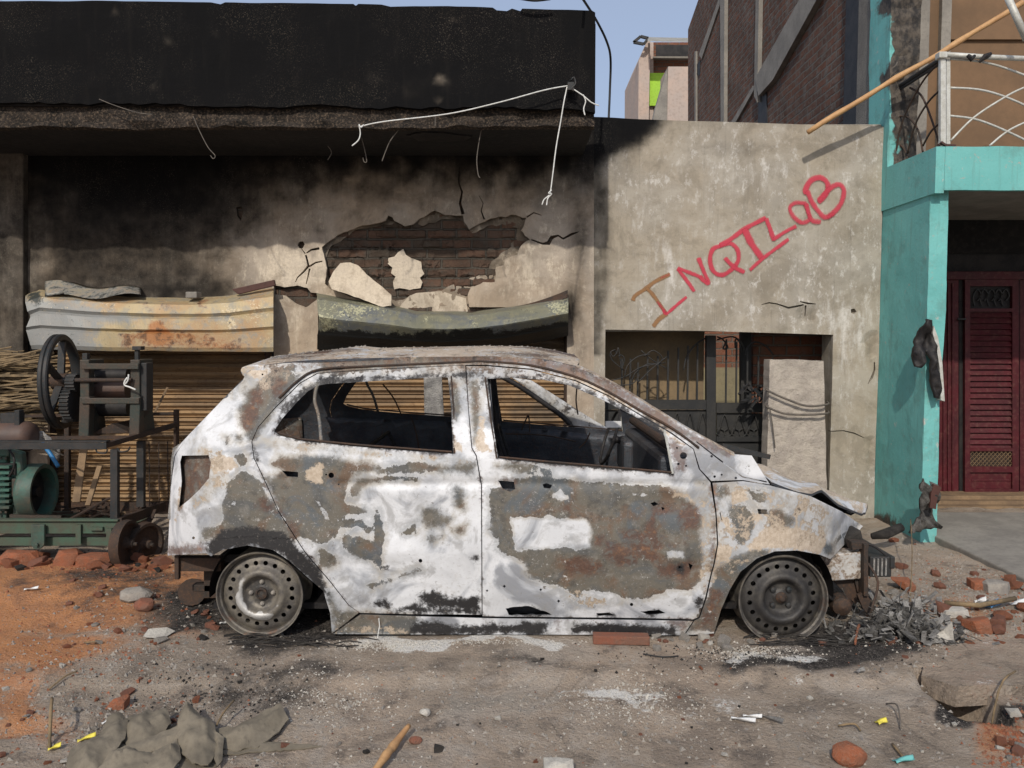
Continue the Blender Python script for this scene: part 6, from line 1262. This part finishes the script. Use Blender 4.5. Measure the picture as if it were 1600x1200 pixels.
V, Fc, mi = thick(V2, Tn, plane_map(5.62, lambda q: fbm(q[:, 0]*.03, q[:, 1]*.03, 3, 3)*.03), (0, .02, 0)); mesh('sheet_panel', (V, Fc), 'car', fdz, smooth=True, mask=np.tile([.42, .34, 0, .36], (len(V), 1)))
V2, Tn = cdt([(662, 588), (690, 588), (696, 700), (664, 700)], [], 6)
V, Fc, mi = thick(V2, Tn, plane_map(5.95, lambda q: fbm(q[:, 0]*.03, q[:, 1]*.03, 5, 3)*.02), (0, .03, 0)); tag(mesh('metal_strip', (V, Fc), 'ash', smooth=True), 'grey metal strip upright before the right shutter, seen through rear window', 'metal strip')
mesh('loose_plate', pbox(946, 658, 971, 668, 4.2, .004), 'paper_w', car)
eb = []
for i in range(46):
    x = rnd.uniform(1.1, 1.62); y = rnd.uniform(3.98, 5.0); z = rnd.uniform(.18, .62-(x-1.1)*.3); s_ = rnd.uniform(.03, .09); eb.append(box(x, x+s_, y, y+s_*1.4, z, z+s_))
mesh('engine_remains', join(eb), 'char', car, bevel=.008)
mesh('front_frame_rail', quadprism([(1280, 868), (1352, 862), (1354, 904), (1300, 908), (1284, 900)], 3.92, .10), 'car', car, mask=np.tile([.5, .50, .52, .42], (10, 1)), bevel=.006)
mesh('radiator_bracket', join([pbox(1350, 850, 1357, 932, 3.88, .06), quadprism([(1330, 846), (1358, 848), (1358, 856), (1332, 860)], 3.9, .06), quadprism([(1335, 905), (1350, 905), (1350, 935), (1340, 925)], 3.95, .05)]), 'brown_iron', car, bevel=.003)
a = P(1359, 902, 3.95); b = P(1394, 870, 3.95)
mesh('bumper_beam', join([box(a[0], b[0], 3.95, 2*YC-3.95, a[2], b[2]), box(b[0]-.012, b[0]+.012, 3.94, 2*YC-3.94, b[2]-.06, b[2]+.003)]), 'dark_iron', car, bevel=.006)
mesh('beam_fins', join([box(a[0]+.015+.02*k, a[0]+.022+.02*k, 3.944, 3.952, a[2]+.01, b[2]-.008) for k in range(4)]), 'ash', car)
mesh('torn_bracket', join([quadprism([(1300, 905), (1340, 900), (1352, 930), (1338, 945), (1318, 925)], 3.97, .02), quadprism([(1340, 930), (1352, 925), (1368, 950), (1360, 965), (1348, 950)], 3.9, .02), tube([P(1356, 880, 3.9), P(1372, 910, 3.85), P(1362, 950, 3.8)], .006, 6, smooth=4)]), 'brown_iron', car)
mesh('cooling_fan_motor', lathe(P(1312, 942, 3.95), (-.2, -1, 0), [(0, 0), (0, .055), (.02, .055), (.03, .048), (.06, .045), (.07, .03), (.08, .012), (.085, 0)], 18), 'brown_iron', car, smooth=True, sharp=35)
mesh('suspension_arm', join([bar(P(1292, 930, 3.9), P(1345, 960, 4.2), .04, .03), tube([P(1335, 850, 3.98), P(1362, 852, 3.97), P(1384, 868, 3.96), P(1392, 880, 3.96)], .007, 6, smooth=4)]), 'black', car)
mesh('headlamp_remains', quadprism([(1320, 842), (1346, 828), (1350, 846), (1326, 862)], 4.0, .12), 'char', car, bevel=.01)
mesh('string', tube([P(592, 966, 3.69), P(593, 978, 3.67), P(591, 990, 3.66), P(590, 997, 3.66)], .0022, 5), 'wire_w', car)

# ================================================================== DEBRIS
import bmesh
def hull(n, dims, seed, jag=0):
    r = random.Random(seed); bm = bmesh.new()
    for i in range(n):
        v = Vector((r.gauss(0, 1), r.gauss(0, 1), r.gauss(0, 1))).normalized()
        if jag: v = Vector([max(-1, min(1, q*1.7)) for q in v])
        bm.verts.new((v.x*dims[0]/2, v.y*dims[1]/2, v.z*dims[2]/2+dims[2]*.4))
    res = bmesh.ops.convex_hull(bm, input=bm.verts); 
    bmesh.ops.delete(bm, geom=[v for v in bm.verts if not v.link_faces], context='VERTS')
    bm.verts.index_update(); out = ([tuple(v.co) for v in bm.verts], [tuple(v.index for v in f.verts) for f in bm.faces]); bm.free(); return out
def lump(name, px, py, w, h, d, m, label, cat, seed, n=26, jag=1, rz=0, bevel=.003, sub=None):
    x, y, _ = G(px, py); V, Fc = hull(n, (w, d, h), seed, jag); cz, sz = math.cos(rz), math.sin(rz); z = gz(x, y)-h*.06
    V = [(x+a*cz-b*sz, y+a*sz+b*cz, z+c_) for a, b, c_ in V]
    o = mesh(name, (V, Fc), m, bevel=bevel, origin=(x, y, z)); return tag(o, label, cat)
lump('brick_piece', 1327, 1168, .125, .085, .10, 'brickbit', 'fist-sized orange-red brick lump at the bottom right foreground', 'brick', 3, 70, 0)
lump('stone', 873, 1188, .10, .06, .08, 'palestone', 'pale grey angular stone at the bottom edge, right of centre', 'stone', 5, 16)
lump('stone', 664, 1102, .045, .03, .05, 'palestone', 'small round white stone in the middle of the foreground', 'stone', 8, 40, 0)
lump('stone', 649, 1141, .05, .03, .04, 'brickdull', 'pinkish pebble just right of the broken branch', 'stone', 9, 30, 0)
lump('charcoal', 686, 1152, .035, .025, .03, 'char', 'small black lump beside the pinkish pebble', 'charcoal', 10, 20)
lump('plaster_flake', 249, 994, .12, .035, .09, 'palestone', 'flat tan plaster flake on dark ground left of rear wheel', 'plaster flake', 11, 9)
lump('brick_piece', 183, 1088, .075, .05, .06, 'brickbit', 'small cube-like orange brick piece above the crumpled cloth', 'brick', 12, 14)
lump('stone', 212, 940, .19, .09, .13, 'stone', 'brown rounded stone between brick dust and rear wheel', 'stone', 13, 40, 0)
lump('stone', 226, 955, .11, .08, .09, 'brickdull', 'reddish stone touching the brown rounded stone', 'stone', 14, 40, 0)
lump('brick_piece', 35, 886, .26, .10, .15, 'brickbit', 'large broken orange brick under the green chassis at far left', 'brick', 15, 18)
lump('brick_piece', 112, 884, .15, .10, .14, 'brickbit', 'middle orange brick chunk on the dust below the cart', 'brick', 16, 22)
lump('brick_piece', 148, 888, .20, .07, .12, 'brickbit', 'flat orange brick chunk just left of the cart wheels', 'brick', 17, 22)
lump('stone', 368, 1200, .10, .06, .09, 'brickdull', 'round red stone at the lower edge beside the cloth', 'stone', 18, 40, 0)
lump('stone', 330, 1210, .14, .06, .1, 'brickdull', 'half-seen pinkish stone at the bottom edge under the cloth', 'stone', 19, 30, 0)
lump('brick_piece', 1408, 922, .12, .07, .1, 'brickbit', 'bright orange brick cube among rubble right of car nose', 'brick', 20, 16)
lump('stone', 1556, 926, .14, .07, .1, 'stone', 'grey-tan stone among rubble right of the orange brick cube', 'stone', 21, 22)
lump('stone', 1488, 960, .13, .05, .09, 'palestone', 'whitish long stone in rubble before the teal house', 'stone', 22, 22)
lump('brick_piece', 1528, 922, .1, .06, .09, 'brickbit', 'orange brick piece against the grey-tan stone in the rubble', 'brick', 23, 18)
lump('brick_piece', 1524, 980, .12, .07, .1, 'brickbit', 'orange brick lump in the rubble nearest drain slab', 'brick', 24, 20)
lump('brick_piece', 1596, 858, .12, .05, .1, 'brickbit', 'small orange brick scrap on the concrete apron at right edge', 'brick', 25, 14)
x, y, _ = G(970, 1003)
o = mesh('brick', [(lambda p: (p[0]*math.cos(-.05)-p[1]*math.sin(-.05)+x, p[0]*math.sin(-.05)+p[1]*math.cos(-.05)+y, p[2]+.0))(q) for q in box(-.13, .13, -.03, .03, -.002, .036)[0]] and (
    [(q[0]*math.cos(-.05)-q[1]*math.sin(-.05)+x, q[0]*math.sin(-.05)+q[1]*math.cos(-.05)+y, q[2]) for q in box(-.13, .13, -.03, .03, -.004, .036)[0]], box(0, 1, 0, 1, 0, 1)[1]), 'brickdull', bevel=.004); tag(o, 'whole thin red brick lying under the car sill', 'brick')
# scattered chips: individuals sharing a few meshes
prot = {}
def proto(m, k, n, jag):
    me = bpy.data.meshes.new(m+'_chip'); V, Fc = hull(n, (1, .8, .6), 100+k, jag); me.from_pydata(V, [], Fc); me.materials.append(M[m]); return me
for m in ('brickbit', 'brickdull', 'stone', 'palestone', 'char'): prot[m] = [proto(m, k, 12+4*k, k % 2) for k in range(5)]
CH = {'brickbit': ('brick_chip', 'small orange brick chip lying loose on the ground', 'brick chip', 'orange brick chips scattered on the ground'), 'brickdull': ('brick_chip', 'small dull red brick chip lying loose on the ground', 'brick chip', 'dull red brick chips scattered on the ground'),
      'stone': ('pebble', 'small grey pebble lying loose on the ground', 'pebble', 'grey pebbles scattered on the ground'), 'palestone': ('pebble', 'small whitish pebble lying loose on the ground', 'pebble', 'whitish pebbles scattered on the ground'), 'char': ('charcoal_bit', 'small black charred bit lying loose on the ground', 'charcoal', 'charred bits scattered on the ground')}
def chips(n, x0, x1, y0, y1, ms, s0, s1, seed, where):
    r = random.Random(seed)
    for i in range(n):
        px = r.uniform(x0, x1); py = r.uniform(y0, y1); m = r.choice(ms); x, y, _ = G(px, py)
        if 350 < px < 1300 and py < 985: continue
        s_ = s0*(s1/s0)**(r.random()**1.6); nm, lb, ct, gp = CH[m]; lb = lb.replace('lying loose on the ground', where); gp = gp.replace('scattered on the ground', where)
        o = bpy.data.objects.new(nm, r.choice(prot[m])); C.objects.link(o); o.location = (x, y, gz(x, y)-s_*.08); o.scale = (s_, s_, s_); o.rotation_euler = (r.uniform(-.3, .3), r.uniform(-.3, .3), r.uniform(0, 6.3)); tag(o, lb, ct, gp)
chips(52, 1390, 1640, 880, 1005, ['brickbit', 'brickbit', 'brickdull', 'stone'], .03, .11, 1, 'in rubble right of the car nose')
chips(30, 1560, 1640, 1090, 1190, ['brickbit', 'brickdull', 'stone', 'palestone'], .02, .07, 2, 'in the rubble by the drain hole')
chips(46, 0, 260, 875, 900, ['brickbit', 'brickbit', 'brickdull', 'char'], .03, .12, 3, 'under the green cart chassis')
chips(46, 100, 340, 900, 1010, ['brickbit', 'brickdull', 'stone', 'brickdull'], .018, .06, 4, 'between brick dust and rear wheel')
chips(44, 0, 320, 1040, 1200, ['brickbit', 'brickdull', 'stone', 'palestone'], .015, .05, 5, 'in the dirt round the cloth')
chips(66, 300, 1500, 1020, 1200, ['brickbit', 'palestone', 'char', 'stone', 'brickdull'], .010, .035, 6, 'on the open road surface')
chips(26, 1000, 1300, 990, 1015, ['brickdull', 'palestone', 'stone', 'stone'], .02, .07, 7, 'along the sill and front rim')
chips(24, 1380, 1600, 805, 850, ['brickbit', 'stone', 'brickbit'], .02, .08, 8, 'on the apron by teal pillar')
chips(22, 300, 345, 905, 1000, ['brickdull', 'stone', 'char'], .02, .06, 9, 'beside the rear wheel')
# grit and ash: uncountable
def grit(name, n, regions, m, s0, s1, label, cat, seed):
    r = random.Random(seed); L = []
    for i in range(n):
        x0, x1, y0, y1 = r.choice(regions); px = r.gauss((x0+x1)/2, (x1-x0)/3.2); py = r.gauss((y0+y1)/2, (y1-y0)/3.2)
        if py < 835 or py > 1230: continue
        x, y, _ = G(px, py); s_ = s0*(s1/s0)**(r.random()**2); z = gz(x, y)
        a = r.uniform(0, 6.3); V = []
        for k in range(3): V.append((x+s_*math.cos(a+k*2.1)*r.uniform(.6, 1.2), y+s_*math.sin(a+k*2.1)*r.uniform(.6, 1.2), z-.001))
        V.append((x+r.uniform(-.3, .3)*s_, y, z+s_*r.uniform(.4, 1))); L.append((V, [(0, 1, 2), (0, 1, 3), (1, 2, 3), (2, 0, 3)]))
    o = mesh(name, join(L), m, origin=(0, 4, 0)); tag(o, label, cat, kind='stuff')
grit('gravel', 8500, [(-200, 1800, 1010, 1210), (0, 400, 900, 1200), (1350, 1640, 850, 1010)], 'stone', .003, .015, 'fine grey grit strewn over the whole ground', 'gravel', 1)
grit('brick_grit', 4200, [(0, 330, 880, 1150), (0, 260, 875, 900), (1390, 1640, 880, 1010), (1540, 1640, 1090, 1190)], 'brickbit', .003, .014, 'fine orange brick crumbs on the dusty ground', 'gravel', 2)
grit('ash_flakes', 6500, [(530, 660, 998, 1014), (540, 900, 998, 1008), (900, 1090, 1045, 1110), (1100, 1250, 1005, 1030), (1370, 1500, 960, 1010), (300, 1400, 1020, 1180), (440, 600, 1040, 1100)], 'palestone', .002, .009, 'white ash flakes drifted along the car and over the road', 'ash', 3)
grit('char_flakes', 3400, [(300, 520, 900, 1000), (1250, 1500, 960, 1030), (200, 500, 1040, 1100), (1000, 1300, 1000, 1040), (-100, 300, 860, 885)], 'char', .003, .011, 'black charred flakes round the car', 'char', 4)
# ash and wreckage heap in front of the car
L = []; r = random.Random(4)
for i in range(420):
    px = r.gauss(1405, 48); py = 1004-abs(r.gauss(0, 1))*16; x, y, _ = G(min(px, 1500), max(py, 945)); h = .10*math.exp(-((px-1400)/55)**2)*r.random()
    a = Vector((x, y, gz(x, y)+h)); d = Vector((r.gauss(0, 1), r.gauss(0, 1), r.gauss(.3, .8))).normalized()*r.choice((.02, .035, .06))*r.uniform(.5, 1.4); L.append(bar(a, a+d, r.uniform(.004, .03), r.uniform(.002, .014)) if i % 5 else tube([a, a+d*.8+Vector((0, .01, .01)), a+d*2.2], .002, 4, smooth=2))
o = mesh('ash_heap', join(L), 'ashblack'); tag(o, 'heap of grey ash and twisted scraps below the car nose', 'ash heap', kind='stuff')
L = []
for i in range(330):
    px = r.gauss(1412, 48); py = r.uniform(945, 1006); x, y, _ = G(px, py); a = Vector((x, y, gz(x, y)+.10*math.exp(-((px-1405)/50)**2)*r.random())); d = Vector((r.gauss(0, 1), r.gauss(0, .6), r.gauss(.3, .7))).normalized()*r.uniform(.01, .07); L.append(bar(a, a+d, r.uniform(.004, .035), .003))
o = mesh('pale_shards', join(L), 'ash'); tag(o, 'pale burnt plastic shards sticking out of the ash heap', 'shards', kind='stuff')
def shard(name, pts, m, label, cat, t=.006, lean=.0):
    f = [G(x, y, .01) if h is None else P(x, y, h) for x, y, h in pts]; n = len(f); b = [(p[0], p[1]+t, p[2]+t*.3) for p in f]
    o = mesh(name, (f+b, [tuple(range(n)), tuple(reversed(range(n, 2*n)))]+[(i, i+n, (i+1) % n+n, (i+1) % n) for i in range(n)]), m); return tag(o, label, cat)
shard('grey_shard', [(1452, 1000, 3.66), (1491, 1004, 3.62), (1488, 972, 3.66), (1474, 986, 3.68)], 'palestone', 'upright pale triangular shard right of ash heap', 'shard')
shard('grey_shard', [(1428, 968, 3.9), (1444, 962, 3.88), (1438, 932, 3.92), (1430, 938, 3.92)], 'ash', 'tall narrow grey shard standing behind the ash heap', 'shard')
shard('glass_sheet', [(1572, 962, 4.02), (1640, 984, 3.9), (1640, 964, 4.1), (1582, 958, 4.1)], 'paper_w', 'whitish plastic sheet lying at the right edge in rubble', 'plastic sheet')
o = mesh('bamboo_stick', tube([G(1476, 942, .03), G(1530, 946, .035), G(1586, 935, .05)], .013, 8), 'cane', smooth=True); tag(o, 'yellowish bamboo stick lying in the rubble by the litter', 'stick')
def leaflet(px, py, w, d, rz, m, label, cat, name='paper_scrap', curl_=.01):
    x, y, _ = G(px, py); z = gz(x, y)+.005; cz, sz = math.cos(rz), math.sin(rz)
    def fn(u, v):
        a = (u-.5)*w; b = (v-.5)*d*(1-.4*u); return (x+a*cz-b*sz, y+a*sz+b*cz, z+curl_*(u*u+.6*math.sin(v*5+u*4)+.6))
    return tag(mesh(name, slabgrid(8, 6, fn, (0, 0, -.0015))[:2], m, smooth=True), label, cat)
leaflet(1552, 950, .08, .05, .3, 'paper_b', 'blue plastic scrap lying by the bamboo stick', 'plastic scrap', 'plastic_scrap', .02)
leaflet(1531, 945, .06, .04, -.2, 'paper_w', 'white and red wrapper left of blue scrap', 'wrapper', 'wrapper', .02); leaflet(1596, 946, .1, .07, .5, 'paper_w', 'white paper at the right edge above the bamboo stick', 'paper')
leaflet(1162, 1112, .09, .022, -.5, 'paper_w', 'white torn paper strip, left of the pair in foreground', 'paper'); leaflet(1176, 1108, .07, .018, -.35, 'paper_w', 'white pointed paper strip, right of the pair in foreground', 'paper')
leaflet(1205, 1112, .10, .02, -.8, 'ash', 'curled grey bark strip right of the two white strips', 'bark strip', 'bark_strip')
leaflet(50, 932, .07, .03, .1, 'paper_w', 'small white paper on the orange brick dust', 'paper'); leaflet(85, 1152, .04, .03, .4, 'paper_y', 'yellow wrapper scrap left of the crumpled cloth', 'wrapper', 'wrapper'); leaflet(135, 1138, .06, .03, .5, 'paper_y', 'yellow and green wrapper touching the cloth top edge', 'wrapper', 'wrapper')
leaflet(167, 1106, .04, .02, .7, 'paper_w', 'tiny white scrap above the cloth on dark dirt', 'paper'); leaflet(1344, 1054, .04, .03, .2, 'ash', 'small bluish grey scrap on the road behind the white strips', 'scrap'); leaflet(1413, 1170, .07, .03, .1, 'teal', 'teal scrap near the bottom edge at right', 'scrap'); leaflet(1378, 1118, .04, .035, .1, 'paper_y', 'crumpled yellow-brown leaf on the road at right', 'leaf', 'dry_leaf')
leaflet(352, 977, .05, .02, .1, 'paper_w', 'thin white scrap just left of the rear wheel', 'paper')
def twig(pts, r_, m, label, cat='twig', name='twig', sm=4):
    o = mesh(name, tube([tuple(np.array(G(x, y))+[0, 0, gz(*G(x, y)[:2])+h]) for x, y, h in pts], r_, 7, smooth=sm), m, smooth=True); return tag(o, label, cat)
twig([(578, 1200, .02), (596, 1180, .03), (606, 1168, .035), (612, 1160, .03), (622, 1148, .03), (639, 1133, .045)], [.013, .012, .017, .013, .017, .012, .009], 'bamboo', 'knobbly broken branch lying at the bottom centre', 'branch', 'branch')
twig([(76, 1150, .0), (80, 1132, .08), (82, 1116, .13)], .006, 'cane', 'short dry stick standing up left of the cloth'); twig([(76, 1068, .01), (100, 1060, .02), (121, 1053, .02)], .0035, 'cane', 'thin pale straw on orange dirt at left'); twig([(338, 1130, .03), (350, 1115, .05), (366, 1100, .06)], .004, 'cane', 'thin straw sticking up behind the cloth')
twig([(758, 1190, .01), (775, 1190, .015), (794, 1193, .01)], .004, 'cane', 'short pale straw left of the grey foreground stone'); twig([(1385, 1092, .01), (1402, 1104, .04), (1408, 1125, .01)], .003, 'wire_g', 'thin arched dark twig on the road at right'); twig([(1395, 1146, .01), (1412, 1165, .01)], .005, 'cane', 'dry stalk beside the teal scrap'); twig([(1310, 1120, .01), (1335, 1122, .02), (1345, 1128, .01)], .004, 'cane', 'bundle-like straw near the orange brick lump')
twig([(132, 1001, .01), (148, 1004, .02), (156, 1002, .01)], .004, 'cane', 'short straw near the flat tan flake'); twig([(1540, 1100, .02), (1560, 1085, .05), (1586, 1068, .09)], .004, 'cane', 'straw rising from the drain hole'); twig([(1422, 940, .0), (1424, 905, .14), (1421, 872, .26)], .003, 'cane', 'thin straw standing upright beside the bumper beam')
twig([(1005, 1022, .006), (1035, 1026, .006), (1060, 1024, .006)], .003, 'wire_b', 'thin black wire lying on the road by the sill'); twig([(1336, 1010, .01), (1338, 1000, .03), (1342, 990, .045)], .006, 'brickbit', 'orange splinter upright below the front wheel', 'splinter', 'splinter')
# burnt tyre cords under the rims
for cx, lb in ((430, 'black ring of burnt tyre cord under the rear rim'), (1240, 'black ring of burnt tyre cord under the front rim')):
    L = []
    for k in range(40):
        a0 = rnd.uniform(0, 6.3); px = cx+rnd.uniform(-85, 100); x, y, _ = G(px, 1000+rnd.uniform(-8, 10)); l = rnd.uniform(.05, .25); L.append(tube([(x, y, gz(x, y)+.004), (x+l*.5, y+rnd.uniform(-.02, .02), gz(x, y)+.01+.01*rnd.random()), (x+l, y+rnd.uniform(-.03, .03), gz(x+l, y)+.004)], .0025, 4, smooth=2))
    o = mesh('tyre_cord', join(L), 'char'); tag(o, lb, 'tyre remains')
# crumpled cloth: one mesh of overlapping folded flaps
K = lambda L: c(0, 850, 3.2, L)
FL = [(K([(330, 1130), (350, 1040), (420, 980), (560, 880), (700, 850), (860, 860), (1000, 870), (1080, 930), (1240, 930), (1240, 960), (1100, 990), (1050, 1100), (900, 1150), (500, 1160)]), .006, .012, 0.0),
      (K([(1080, 962), (1250, 915), (1430, 938), (1610, 950), (1500, 962), (1260, 978), (1120, 988)]), .012, .012, .01), (K([(1065, 905), (1180, 882), (1290, 835), (1400, 795), (1444, 850), (1395, 892), (1290, 962), (1180, 976), (1085, 962)]), .02, .03, .05),
      (K([(600, 880), (680, 830), (740, 800), (765, 842), (832, 815), (856, 880), (800, 935), (700, 972), (640, 985), (615, 940)]), .03, .03, .06), (K([(590, 995), (760, 942), (905, 905), (945, 950), (860, 985), (700, 1010)]), .045, .02, .03),
      (K([(330, 1052), (350, 1000), (500, 932), (556, 852), (600, 836), (642, 880), (625, 960), (585, 1002), (522, 1062), (486, 1122), (400, 1126), (335, 1095)]), .035, .03, .05), (K([(895, 880), (930, 828), (1000, 868), (1074, 910), (1078, 1010), (1040, 1064), (960, 1062), (900, 1005), (880, 950)]), .05, .035, .07),
      (K([(556, 1016), (640, 1004), (760, 1024), (884, 962), (906, 1040), (862, 1094), (700, 1112), (620, 1136), (500, 1140), (470, 1112)]), .055, .03, .03), (K([(1075, 930), (1120, 950), (1110, 1040), (1085, 1066), (1062, 1010)]), .04, .02, .04)]
L = []
for k, (pl_, z0, am, lift) in enumerate(FL):
    V2, Tn = cdt(rough_poly(pl_, 6, 1.1, 40+k), [], 3)
    x0_, x1_ = min(q[0] for q in pl_), max(q[0] for q in pl_); y0_, y1_ = min(q[1] for q in pl_), max(q[1] for q in pl_)
    def clothf(q):
        g = np.array([G(a, b) for a, b in q]); x, y = g[:, 0], g[:, 1]; tri = lambda v: np.abs((v % 1)-.5)*2
        w1 = fbm(x*4+k*3, y*4, 5+k, 2); ang = k*1.1+.4; u_ = x*math.cos(ang)+y*math.sin(ang); v_ = -x*math.sin(ang)+y*math.cos(ang)
        d = np.clip(pdist(q, pl_)/14, 0, 1); back = np.clip((y1_-q[:, 1])/(y1_-y0_), 0, 1)
        z = ground_h(x, y)+z0*(.4+.4*d)+.62*lift*back**1.5+.8*am*(.6*tri(u_*6+w1*1.2)**1.5*d+.5*tri(u_*11+v_*3+w1)*.6+.22*tri(u_*25+v_*9+w1*3)*tri(v_*8+w1)+.3*fbm(x*26, y*26, 9, 3))
        return np.stack([x, y, z], 1)
    V, Fc, mi = thick(V2, Tn, clothf, (0, .0, -.004)); L.append((V, Fc))
o = mesh('crumpled_cloth', join(L), 'cloth', smooth=True, sharp=40); tag(o, 'crumpled grey-brown trousers lying in dirt at the lower left', 'cloth')
